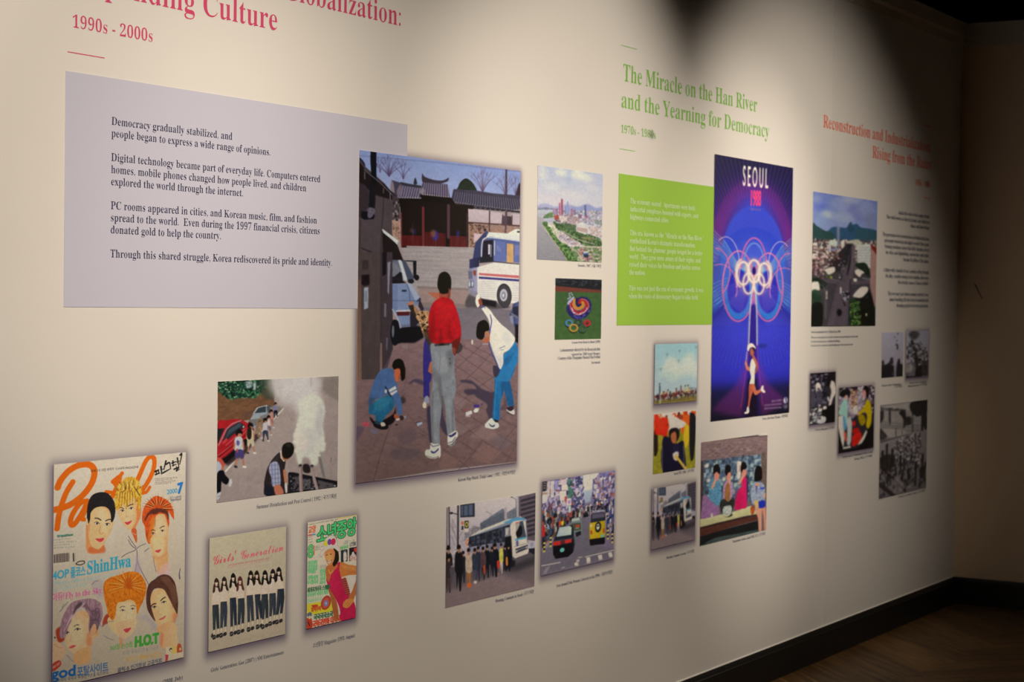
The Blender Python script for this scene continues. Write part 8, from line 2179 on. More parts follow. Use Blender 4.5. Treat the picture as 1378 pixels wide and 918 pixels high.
ART['bus'] = '''
P 55757 -20,-20 1020,-20 1020,1020 -20,1020
P 59078 g=54157 -16,-144 1034,-38 1044,421 -7,412
P 44310 n=.3 x=1 y=1 193,282 296,229 371,269 282,338 194,378
P 34547 n=.15 x=2 y=1 363,219 615,108 663,158 774,117 807,136 809,252 372,311
P 50874 631,103 662,101 665,230 633,225
L 21419 w=.9 a=.7 363,233 631,146
L 21419 w=.9 a=.7 363,245 632,162
L 21419 w=.9 a=.7 364,258 632,178
L 21419 w=.9 a=.7 364,270 632,193
L 21419 w=.9 a=.7 364,283 633,209
L 21419 w=.9 a=.7 364,296 633,225
P 31141 n=.05 796,12 1002,-1 1013,519 896,484 891,264 801,214
P 16413 a=.85 821,51 1002,32 1003,58 822,74
P 16413 a=.85 822,99 1003,80 1004,107 823,122
P 16413 a=.85 823,147 1004,129 1005,155 824,170
P 16413 a=.85 824,195 1006,178 1006,204 825,218
P 16413 a=.85 825,243 1007,226 1007,253 826,266
P 16413 a=.85 826,291 1008,275 1008,301 827,314
P 16413 a=.85 827,339 1009,324 1009,350 828,362
P 16413 a=.85 828,387 1010,372 1010,399 829,410
P 16413 a=.85 829,435 1011,421 1011,448 830,458
P 50915 772,1 796,-2 801,229 776,225
L 27900 w=.6 708,0 765,36 771,131
E 21377 x1=1.2 y1=.8 716,4
L 32823 w=.5 429,112 483,146
L 32823 w=.5 483,146 480,216
P 27900 g=39304 n=.04 x=6 y=2 -5,561 737,645 1031,596 1048,1341 -12,1023
P 42586 n=.04 x=6 y=3 b=2 -1,834 291,813 597,790 1006,990 1008,1050 2,1006
P 16412 b=3 a=.7 580,730 770,709 1033,670 1035,759 772,796
P 52515 n=.2 x=2 y=2 a=.8 0,386 195,434 213,603 3,617
L 22935 w=1.6 26,3 36,433
L 39346 w=1.4 115,2 119,420
L 16412 w=1.8 123,8 125,421
L 27859 w=1 8,8 10,387
L 16412 w=.9 37,59 117,91
E 13130 x1=2 y1=1.4 52,68
W 34382 w=.5 a=.8 118,365 76,249 46,162
W 34382 w=.5 a=.8 91,279 39,189
W 34382 w=.5 a=.8 121,366 156,289 185,239
W 34382 w=.5 a=.8 86,387 63,315 37,283
W 34382 w=.5 a=.8 102,226 60,124
W 34382 w=.5 a=.8 76,222 60,151
W 34382 w=.5 a=.8 194,351 158,372
P 16454 144,0 299,5 302,144 146,126
P 28026 153,12 174,12 175,114 155,113
P 28026 183,13 225,14 227,119 184,115
P 28026 234,12 277,14 279,124 236,120
P 60758 154,163 184,164 185,267 156,265
P 59976 159,169 179,169 180,204 159,202
P 16412 160,214 180,216 181,255 160,254
P 18051 191,168 235,172 236,247 192,243
E 62337 x1=2.2 y1=3.6 215,208
E 18051 x1=1.1 y1=2 215,208
P 62358 192,247 237,251 237,286 193,282
L 44268 w=.6 225,287 226,349
E 62358 x1=3.6 y1=5.4 229,391
E 61697 x1=2.8 y1=4.2 229,391
E 62358 x1=1.4 y1=2.4 229,391
P 45995 h=32866 239,428 511,411 732,413 745,675 256,500
P 39512 245,339 402,288 665,230 760,230 875,250 875,277 761,276 698,321 253,354
P 60758 260,327 402,281 665,230 728,228 665,261 268,335
P 28398 b=.3 618,254 760,227 866,246 883,270 793,264 697,278
P 14813 241,342 698,289 709,467 481,445 243,442
L 27983 w=.6 300,341 302,439
L 27983 w=.6 357,335 359,442
L 27983 w=.6 425,328 428,446
L 27983 w=.6 502,321 505,451
L 27983 w=.6 572,315 575,455
L 27983 w=.6 635,308 637,459
K 29626/8249/21460 k=50 w0=1 w1=4 h0=1 h1=5 a=.6 246,352 635,311 637,454 247,436
P 62358 706,293 737,262 842,264 889,293 913,502 923,606 769,658 720,613 709,467
P 23060 761,281 851,273 895,455 784,458
S 8248 779,334 835,328 842,417 797,438 772,405
S 62358 a=.7 753,275 810,274 803,338 756,388
P 55302 a=.8 761,276 810,278 807,295 765,294
P 28478 757,453 887,450 896,469 765,476
P 62358 n=.04 725,469 904,471 914,538 751,553
L 39385 w=.6 754,532 905,522
P 21378 767,556 914,538 911,582 776,606
L 57435 w=.7 767,578 914,560
P 62358 744,617 865,596 923,594 916,634 769,654
E 62358 x1=1 y1=1.3 784,581 898,565
S 23027 a=.8 774,478 798,475 802,526 779,529
P 34548 892,279 907,398 917,532 904,500 884,307
P 41070 642,312 698,314 702,494 646,499
P 8248 b=.3 640,412 716,410 738,703 651,744
P 60758 a=.8 651,321 685,322 676,389 649,399
P 11489 b=.8 625,624 770,680 763,736 643,756
P 52558 922,532 996,508 998,590 931,585
P 13131 923,584 998,590 999,664 932,622
E 44353 x1=2 y1=3 963,547
P 16456 326,627 370,636 367,809 355,812 344,688 334,805
S 16456 n=.15 x=1.5 y=2 319,520 345,499 371,529 380,609 372,672 321,654
S 50580 336,468 355,472 353,510 338,508
S 9805 331,479 334,447 355,455 357,479
P 26261 288,638 334,647 331,816 318,818 307,697 295,811
S 18137 n=.15 x=1.5 y=2 278,532 308,512 337,542 346,621 338,683 281,664
S 50580 298,482 319,486 317,525 301,522
S 9805 293,493 295,461 319,469 321,494
P 13172 163,628 206,636 203,789 191,792 180,681 170,785
S 13172 n=.15 x=1.5 y=2 156,531 182,513 207,541 216,612 208,668 158,652
S 50580 173,486 192,490 190,524 175,521
S 9805 169,495 171,467 192,474 194,497
P 8208 669,635 711,643 707,778 696,781 686,683 675,774
S 8208 n=.15 x=1.5 y=2 661,550 686,535 713,559 720,621 713,672 663,657
S 50580 678,510 697,514 695,545 680,542
S 9805 673,518 676,494 697,501 699,520
P 11490 630,632 671,640 667,770 656,773 646,678 635,766
S 11490 n=.15 x=1.5 y=2 622,549 647,533 673,558 680,618 673,667 624,652
S 50580 638,510 657,514 655,543 641,541
S 9805 634,518 637,494 657,501 659,520
P 8248 425,623 469,632 466,794 454,797 443,680 432,790
S 8248 n=.15 x=1.5 y=2 417,522 444,503 471,532 480,607 471,666 419,649
S 50580 434,474 454,478 452,514 436,511
S 9805 430,483 432,454 454,462 456,485
P 16371 379,634 424,643 420,806 408,809 397,691 387,802
S 27776 n=.15 x=1.5 y=2 371,532 398,513 425,542 434,617 426,677 374,660
S 50580 389,485 409,488 406,524 391,521
S 9805 384,494 387,463 408,471 410,494
P 8249 500,628 566,640 559,806 541,808 526,687 509,798
S 8249 n=.15 x=1.5 y=2 489,522 529,505 568,536 581,614 569,675 491,653
S 50580 516,476 545,481 541,517 518,513
S 9805 508,485 512,454 545,464 547,487
P 9890 482,636 522,643 519,790 508,794 498,687 488,787
S 9890 n=.15 x=1.5 y=2 474,544 498,525 523,553 531,621 524,675 476,659
S 50580 490,500 509,503 506,537 492,534
S 9805 486,509 488,481 508,489 510,510
P 62358 589,624 622,630 620,782 611,786 602,677 595,780
S 62341 n=.15 x=1.5 y=2 582,529 602,510 622,536 629,606 624,662 584,648
S 50580 595,484 610,487 609,521 596,519
S 9805 591,492 593,464 609,471 611,493
P 50495 220,648 270,658 266,851 251,853 240,716 227,846
S 57351 n=.15 x=1.5 y=2 210,529 241,507 271,540 282,628 272,699 213,679
S 50580 230,473 254,477 250,520 232,516
S 9805 224,483 228,449 253,458 255,484
P 9848 108,627 169,639 164,864 147,866 133,706 118,857
S 9848 n=.15 x=1.5 y=2 97,488 134,461 172,501 184,604 173,686 100,662
S 50580 122,422 150,427 146,477 125,473
S 9805 115,435 119,394 150,405 152,437
P 11489 2,617 58,628 53,854 37,856 24,695 10,848
S 11489 n=.15 x=1.5 y=2 -9,476 25,450 60,489 70,592 60,675 -6,652
S 50580 13,411 39,416 35,465 17,462
S 9805 7,424 11,382 38,392 42,424
P 27775 10,662 58,672 54,847 40,850 29,723 17,842
S 19652 n=.15 x=1.5 y=2 1,553 30,533 60,564 69,645 60,709 3,689
S 50580 20,502 43,506 39,545 22,542
S 9805 14,512 18,480 43,489 44,513
P 27900 48,667 74,672 73,762 66,766 59,699 53,761
S 27900 n=.15 x=1.5 y=2 43,609 60,598 76,615 81,657 76,692 44,681
S 50580 54,582 66,584 65,605 56,603
S 9805 51,587 52,570 65,575 67,587
S 61694 224,806 268,808 276,845 239,851
S 62358 298,800 328,795 333,822 309,824
S 59731 555,646 581,644 586,717 561,715
S 61853 657,630 676,626 682,706 661,705
S 59893 a=.8 401,667 424,664 428,743 410,742
P 60262 565,770 580,766 578,786 565,784
P 27899 6,809 28,813 21,853 7,852
Z x b=0.35
'''
ART['street'] = '''
P 37708 -20,-20 1020,-20 1020,1020 -20,1020
P 60758 510,-2 775,-6 706,119 656,252 569,296 531,153
P 47758 b=1 558,177 672,177 657,307 569,310
P 37793 n=.2 x=2 y=2 424,2 537,1 565,268 562,378 414,385
K 47598/26305/55838/19740 k=160 w0=1 w1=3 h0=1 h1=4 406,0 546,9 570,365 397,369
P 39394 n=.2 x=2 y=2 679,102 775,1 1000,2 1010,523 675,351
K 52518/26265/59118/42300/18099/49154/55798/31190 k=380 w0=1.2 w1=3.6 h0=1.5 h1=6 -16,-10 424,15 415,413 -7,408
K 52518/26265/59118/52017/18099/49154/31190 k=260 w0=1 w1=3 h0=1.5 h1=6 705,63 1001,14 1002,395 693,340
P 16412 0,2 54,4 53,106 3,107
L 52553 w=.8 14,20 41,21
L 52553 w=.8 15,47 41,48
L 52553 w=.8 15,74 42,75
P 55796 62,13 97,14 97,166 66,169
P 62358 104,11 148,9 151,173 111,174
L 41078 w=.6 126,27 131,157
P 44358 154,10 202,13 204,112 156,106
P 60638 244,8 321,10 322,72 245,69
P 62358 250,70 343,74 344,136 252,129
P 62358 221,134 315,136 322,236 232,238
P 59118 3,113 69,115 68,216 -3,220
P 47464 -5,119 66,124 67,142 -5,139
P 26625 334,12 364,11 373,229 346,232
L 26584 w=1.2 330,38 416,42
S 24943 n=.4 x=1 y=1 344,129 392,121 419,180 394,225 345,212
P 19898 331,73 408,68 412,96 336,98
S 53457 294,208 316,201 329,250 305,261
L 53499 w=.7 308,200 313,276
P 62358 322,229 385,228 387,306 330,305
S 47398 a=.7 339,252 374,249 371,286 347,287
P 54358 347,308 382,312 385,463 354,459
S 58998 435,148 461,137 479,181 448,197
K 11489/31055/40984/19862/47055/54195/16414 k=300 w0=1 w1=3 h0=3 h1=10 -9,327 363,406 553,363 554,460 382,477 246,512 163,595 -2,678
K 13133/31146/14986/47508/57438 k=160 w0=1 w1=2.6 h0=3 h1=10 872,378 1007,353 1008,692 876,616
K 9849/26260/57478/36023 k=120 w0=1 w1=3 h0=1 h1=4 578,338 871,364 873,476 589,464
W 62358 w=1.4 a=.7 588,395 613,343 649,369 659,446
S 36106 n=.04 x=5 y=2 537,443 625,469 648,777 1026,905 1028,1004 -3,999 -8,757 148,646 385,627 521,538
P 34465 n=.04 x=5 y=2 419,633 554,432 643,486 648,777 1026,891 1028,1004 -3,985 -8,743 164,635
P 45910 b=.6 a=.7 -2,678 147,619 164,649 8,760
P 8247 554,418 624,421 628,467 558,466
P 13172 562,426 615,429 615,443 563,440
P 26264 703,439 801,438 864,454 865,531 661,516 668,462
P 47636 n=.3 x=1 y=1 685,408 854,420 858,443 686,433
P 36268 379,504 398,452 502,452 534,498 544,623 497,644 451,651 419,633
P 57558 a=.8 398,458 502,459 506,487 399,486
P 26295 391,505 521,517 531,594 453,596 401,575
P 55012 448,533 504,535 508,558 452,555
P 11489 445,616 526,607 527,649 463,666
P 47753 a=.7 449,562 496,561 496,578 453,576
P 9889 165,662 196,545 246,519 400,523 427,579 439,745 423,825 355,862 186,852 151,802 146,714
P 47798 h=55958 189,619 229,523 366,526 397,547 393,629
P 11572 164,629 402,637 420,687 148,680
P 56410 148,667 249,668 250,716 152,708
P 59651 304,670 396,673 400,712 308,711
P 30771 249,671 304,673 304,711 250,711
P 6566 153,721 407,727 406,822 355,862 186,852 159,810
E 33435 x1=3.2 y1=3 272,774
P 8207 167,785 235,795 219,858 177,847
L 31266 w=.7 165,662 411,672
L 19778 w=1.2 415,577 442,746
E 19777 x1=1.4 y1=1 276,663
P 62358 a=.4 b=1 230,550 332,545 316,590 239,599
P 58929 h=54007 652,543 679,525 866,545 874,700 864,740 647,722 641,582
P 14813 n=.1 668,448 864,454 871,546 661,541
P 29543 686,450 855,460 860,509 678,499
P 8207 647,722 869,734 870,797 853,809 657,792
E 8247 x1=4.4 y1=7.2 769,605
E 26259 x1=3 y1=5.2 767,603
E 62358 x1=2.2 y1=3.8 767,601
E 9848 x1=.8 y1=1 759,593 775,592
P 51772 659,627 684,627 685,672 664,669
P 51772 841,632 862,631 863,682 841,681
P 33435 810,697 851,699 851,732 810,730
P 6565 656,730 700,730 698,799 663,793
P 6565 825,741 869,741 865,808 829,805
S 62358 658,564 679,560 683,586 662,585
L 36100 w=.6 644,583 651,722
S 53211 -6,476 36,488 38,589 -4,590
P 16413 0,591 38,589 36,710 7,712
S 62251 253,465 287,463 283,503 259,507
S 58213 219,460 245,457 246,505 226,506
P 41238 69,473 94,474 98,524 71,524
P 9848 20,627 44,628 44,648 21,649
P 62298 21,649 44,650 45,670 21,670
P 9848 21,670 45,671 45,691 22,692
P 62298 22,692 45,693 46,713 22,713
P 9848 22,713 46,714 46,735 23,735
P 62298 23,735 46,736 46,756 23,757
P 9848 103,586 126,586 127,607 103,607
P 62298 103,607 127,608 127,628 104,629
P 9848 104,629 127,630 128,650 104,651
P 62298 104,651 128,651 128,672 105,672
P 9848 105,672 128,673 128,693 105,694
P 62298 105,694 129,695 129,715 106,716
P 9848 898,634 923,634 924,655 898,656
P 62298 898,656 924,657 924,678 899,678
P 9848 899,678 924,679 924,700 899,701
P 62298 899,701 924,702 925,723 900,723
P 9848 900,723 925,724 925,745 900,746
P 62298 900,746 925,747 926,768 900,768
P 9848 966,685 991,686 991,708 966,708
P 62298 966,708 992,709 992,730 967,731
P 9848 967,731 992,732 992,753 967,753
P 62298 967,753 992,754 993,775 967,776
P 9848 967,776 993,777 993,798 968,798
P 62298 968,798 993,799 994,820 968,821
L 62358 w=1.1 -5,895 246,903
L 62358 w=1.1 589,906 999,904
P 62358 607,916 660,920 670,988 614,986
P 62358 769,921 828,923 842,981 788,979
P 62358 918,919 972,919 995,978 940,976
S 62358 443,951 469,941 504,975 487,988 447,976
S 62358 a=.8 463,920 511,918 495,952
L 62358 w=1 494,897 546,899
L 62358 w=1 272,967 306,967
P 57438 a=.4 13,977 78,918 120,912 63,990
P 40988 a=.3 b=.5 -4,972 1027,969 1028,1011 -3,1005
Z x b=0.4
'''
ART['yeo'] = '''
P 54198 -20,-20 1020,-20 1020,1020 -20,1020
P 47718 g=55838 -16,-7 1013,-17 1027,430 -5,489
E 59158 x1=9 y1=5 b=2.5 a=.9 350,45
E 59158 x1=12 y1=6 b=2.5 a=.9 602,47
E 59158 x1=10 y1=5 b=2.5 a=.7 751,72
E 55878 x1=12 y1=5 b=2.5 a=.7 213,209
E 55878 x1=6 y1=10 b=2.5 a=.8 71,72
E 55838 x1=10 y1=5 b=2.5 a=.6 829,169
E 57478 x1=20 y1=5 b=2.5 a=.5 518,273
E 57438 x1=20 y1=4 b=2.5 a=.5 164,339
E 44478 x1=4 y1=12 b=2.5 a=.5 458,73
E 49318 x1=7 y1=8 b=2.5 a=.5 901,85
S 44397 b=.6 -6,439 79,401 183,406 254,420 430,382 503,383 612,394 704,361 778,356 911,386 967,368 1006,379 1008,445 -4,501
S 34594 b=.8 a=.6 485,403 612,400 722,367 778,360 911,396 1006,372 1007,418 504,453
P 47676 -5,476 1007,418 1003,577 437,612 -1,638
K 52598/39431/44311/55838/32868/36225/47429 k=420 w0=0.6 w1=2.2 h0=0.6 h1=1.8 255,471 1007,418 1004,630 804,589 435,560 239,548
P 49316 g=47675 -5,470 219,454 185,494 117,530 -3,551
K 29626/37831 k=30 w0=1 w1=5 h0=0.4 h1=0.8 3,451 219,442 219,460 4,473
L 41070 w=.5 -4,526 134,514
L 42709 w=.6 -2,594 222,576
S 26496 n=.3 x=1 y=1 99,532 185,488 255,490 239,535 100,557
P 44351 g=34505 n=.02 x=6 y=2 -3,538 100,557 85,633 138,705 263,800 372,897 484,1008 -1,1007 -2,613
P 39428 b=3 a=.4 -1,638 103,682 318,874 447,1003 25,1012
S 21572 n=.3 x=2 y=2 75,608 136,592 216,650 279,735 388,794 516,865 581,913 629,996 639,1022 466,1015 391,922 300,836 209,752 120,668
K 15009/26534/33097/11688 k=260 w0=0.8 w1=2.2 h0=0.8 h1=2 84,614 225,662 388,794 572,901 630,1003 474,1008 263,800 103,657
W 52468 w=.7 85,633 228,776 373,910 466,1011
P 54154 n=.05 145,604 223,605 331,682 494,737 679,805 680,838 515,826 370,807 298,760 243,687
K 49235/44270/55837/32783/50627/41113 k=300 w0=0.5 w1=1.6 h0=0.4 h1=1 331,694 494,737 698,804 661,825 478,815 333,771
K 55876/52511/41181 k=50 w0=1 w1=3.5 h0=1 h1=3 153,610 259,622 314,695 261,724
P 26455 n=.35 x=2 y=2 223,599 437,612 713,699 999,763 1011,842 717,816 494,737 331,669
K 18291/11688/29776/14929 k=420 w0=0.8 w1=2.4 h0=0.8 h1=2.2 240,585 583,654 998,736 1012,869 736,828 494,724 295,658
P 24894 n=.2 x=2 y=2 497,846 1001,829 1016,1001 630,1016 536,915
K 33058/18291/50870/42626/21573/47426 k=420 w0=0.8 w1=3 h0=0.6 h1=1.6 515,845 1001,829 1016,1001 639,1015
W 49188 w=1.2 525,851 627,912 667,1014
L 52511 w=1.4 699,830 755,828 1011,822
W 45988 w=1.2 699,830 710,895 854,994
W 50871 w=.9 349,668 623,756 885,795
K 42586/52555/29499/48696 k=90 w0=1 w1=3 h0=0.6 h1=1.5 607,860 718,855 853,981 703,987
E 18348 x1=3.6 y1=3 742,913
P 9934 711,918 785,915 777,951 717,950
P 52597 700,889 775,879 785,894 710,905
K 44268/54197/32781/49108/26217 k=320 w0=0.8 w1=2.6 h0=0.8 h1=2.4 247,509 616,510 655,598 437,624 275,571
K 18252/23174 k=80 w0=1 w1=2.5 h0=0.8 h1=1.8 347,592 600,615 584,680 438,663
P 54196 n=.04 590,583 672,565 766,585 769,670 732,698 583,667
P 49149 591,622 767,631 765,677 592,660
L 39303 w=.4 604,625 605,661
L 39303 w=.4 623,625 624,662
L 39303 w=.4 641,625 642,664
L 39303 w=.4 659,625 661,665
L 39303 w=.4 678,626 679,667
L 39303 w=.4 696,626 698,669
L 39303 w=.4 715,626 716,670
L 39303 w=.4 734,626 735,672
L 39303 w=.4 752,626 754,673
S 55878 618,581 672,565 729,583 673,597
K 49149/42585/54114 k=60 w0=1 w1=3 h0=1 h1=2.4 804,602 994,617 997,710 807,694
P 43936 a=.7 677,721 845,725 837,751 678,743
P 29817 696,726 808,727 804,740 696,739
P 42139 345,344 354,321 372,335 380,500 351,502
P 47022 316,377 335,371 339,503 319,504
P 37297 a=.7 361,342 372,338 378,500 369,501
P 32952 406,403 427,397 430,490 408,492
P 37835 437,353 458,346 469,488 440,490
P 23066 708,372 733,366 744,463 760,501 717,503
P 42222 504,428 522,424 524,503 506,504
P 39309 n=.2 229,441 303,432 305,505 231,510
P 43733 n=.2 x=1 y=1 247,519 309,505 319,549 248,562
P 34426 531,438 577,435 578,487 538,489
P 44228 n=.2 x=1 y=1 466,514 579,506 581,577 475,577
P 54114 n=.2 x=1 y=1 318,514 434,516 432,573 328,567
P 34303 615,484 670,474 671,519 625,522
P 45422 717,490 763,494 760,514 723,513
P 29701 a=.6 858,520 992,525 993,578 878,565
L 44435 w=.9 803,557 1003,584
L 29542 w=.8 135,712 157,736
Z x b=0.3
'''
ART['field'] = '''
P 19931 -20,-20 1020,-20 1020,1020 -20,1020
P 8248 n=.25 x=3 y=.8 -21,-6 1014,-8 1019,185 -17,125
L 21460 w=.6 -4,6 996,4
L 14854 w=.5 a=.7 -3,46 998,61
K 14853/4965/18177 k=80 w0=0.8 w1=3 h0=0.4 h1=0.8 -4,13 996,13 999,130 -1,99
P 30850 n=.05 x=6 y=1 -17,125 1019,178 1020,223 -15,218
P 18291 n=.08 x=4 y=4 g=19931 -15,218 1020,221 1020,1021 -10,1005
L 28138 w=.5 a=.7 474,236 502,1000
S 9857 n=0 297,439 255,466 239,519 301,599 407,665 512,679 669,625 756,530 771,435 716,354 625,301 520,302 468,337 435,411 471,444 532,443 610,409 573,342 520,336 486,377 505,403 548,389 627,382 646,436 577,504 473,518 384,478 357,412 314,412
S 11499 n=.25 x=1 y=1 312,359 450,317 643,300 752,367 775,462 721,571 581,659 459,679 354,645 266,572 238,479 271,426
W 43489 w=5.2 334,412 359,492 421,551 509,571 613,530 686,462 672,395 609,362 547,356 522,390
W 54117 w=.8 a=.8 305,412 333,505 404,572 509,594 632,551 715,462 689,381 626,341 547,336
W 50531 w=4.2 395,344 400,424 437,478 507,491 585,450 596,409 575,389
W 55794 w=.6 a=.8 362,411 393,478 455,518 534,517 612,476 643,422
S 8257 437,344 467,316 486,343 478,397 497,430 540,410 549,423 506,464 453,444 431,397
E 43489 x1=2 y1=1.6 525,372
L 45957 w=1.2 258,406 271,426
L 45957 w=1.2 272,394 284,414
L 45957 w=1.2 285,382 298,401
L 45957 w=1.2 299,369 311,389
L 45957 w=1.2 312,357 325,377
L 45957 w=1.2 326,345 338,365
L 45957 w=1.2 339,333 352,353
L 45957 w=1.2 353,321 365,341
L 45957 w=1.2 366,308 379,328
L 45957 w=1.2 380,296 392,316
E 47638 x1=1 y1=1 268,333 294,319 319,305 287,372 312,352 338,338 363,331 292,245 330,238 358,264 301,279 275,392 304,392 333,378 276,419
K 16511/34517/6573 k=140 w0=0.5 w1=1.1 h0=0.5 h1=1.1 255,466 406,638 581,665 755,516 762,435 721,571 545,625 370,598
K 55838/47597 k=40 w0=0.4 w1=0.8 h0=0.4 h1=0.8 314,412 404,545 509,585 684,503 699,408 649,544 510,598 387,572
E 8246 x1=1.1 y1=1.1 a=.7 350,748 345,766 332,782 312,793 288,797 262,792 241,782 227,766 221,747 226,727 239,711 259,701 285,697 309,701 330,712 344,728
E 18512 x1=1.3 y1=1.1 360,732 357,745 349,757 335,768 316,773 297,775 277,773 258,767 244,756 235,745 231,731 234,717 242,705 256,694 274,689 295,686 314,689 333,694 347,705 356,717
E 47713 x1=.45 y1=.45 a=.7 360,728 352,749 328,766 297,771 265,766 240,749 231,727 239,705 262,688 295,682 326,688 351,705
E 8246 x1=1.1 y1=1.1 a=.7 550,735 545,754 531,770 511,780 486,784 460,780 439,769 425,753 419,735 424,715 437,699 458,688 484,684 508,688 530,699 544,715
E 10011 x1=1.3 y1=1.1 560,719 557,732 548,744 535,755 515,760 496,763 475,760 456,755 442,744 433,732 429,719 432,704 440,692 454,681 473,676 494,673 513,676 533,681 547,692 556,704
E 47713 x1=.45 y1=.45 a=.7 560,715 552,736 528,754 496,759 463,753 438,736 429,715 437,692 461,675 494,669 526,675 551,692
E 8246 x1=1.1 y1=1.1 a=.7 745,749 740,768 726,784 705,795 680,799 654,795 632,784 618,768 612,749 617,729 630,712 651,702 678,698 703,702 724,713 739,729
E 43529 x1=1.3 y1=1.1 755,733 752,747 743,759 729,770 710,775 690,777 669,775 649,769 635,758 626,746 622,733 625,718 634,706 648,695 667,690 688,687 708,690 727,695 742,706 751,718
E 47713 x1=.45 y1=.45 a=.7 755,729 747,751 722,768 690,773 656,768 631,750 622,729 630,706 654,688 688,683 720,688 746,706
E 8246 x1=1.1 y1=1.1 a=.7 467,828 462,851 445,872 418,885 388,889 357,885 329,871 311,850 306,827 310,803 327,782 354,769 385,765 415,769 443,783 461,804
E 50611 x1=1.3 y1=1.1 477,812 474,828 462,844 445,856 422,864 398,866 372,864 349,855 332,843 319,827 316,811 319,794 330,778 347,766 369,758 395,756 420,759 442,767 460,779 473,795
E 47713 x1=.45 y1=.45 a=.7 477,808 467,835 438,856 398,862 356,855 326,834 315,807 325,779 354,758 395,752 435,759 465,780
E 8246 x1=1.1 y1=1.1 a=.7 657,843 652,863 636,882 612,894 586,898 557,893 533,881 516,862 511,842 515,821 531,802 555,790 583,786 609,790 634,803 651,822
E 15013 x1=1.3 y1=1.1 667,827 664,842 653,855 638,866 617,873 596,875 573,872 551,865 535,854 525,841 521,826 524,810 534,797 549,786 570,779 593,777 614,780 636,787 652,797 663,811
E 47713 x1=.45 y1=.45 a=.7 667,823 657,847 631,865 595,871 558,864 532,846 521,822 530,797 556,779 593,773 628,780 655,797
E 43529 x1=3.6 y1=3.4 a=.8 680,733
E 14686 x1=1.6 y1=1.4 a=.8 689,740
L 22821 w=1.5 459,658 485,665
Z x b=0.2
'''
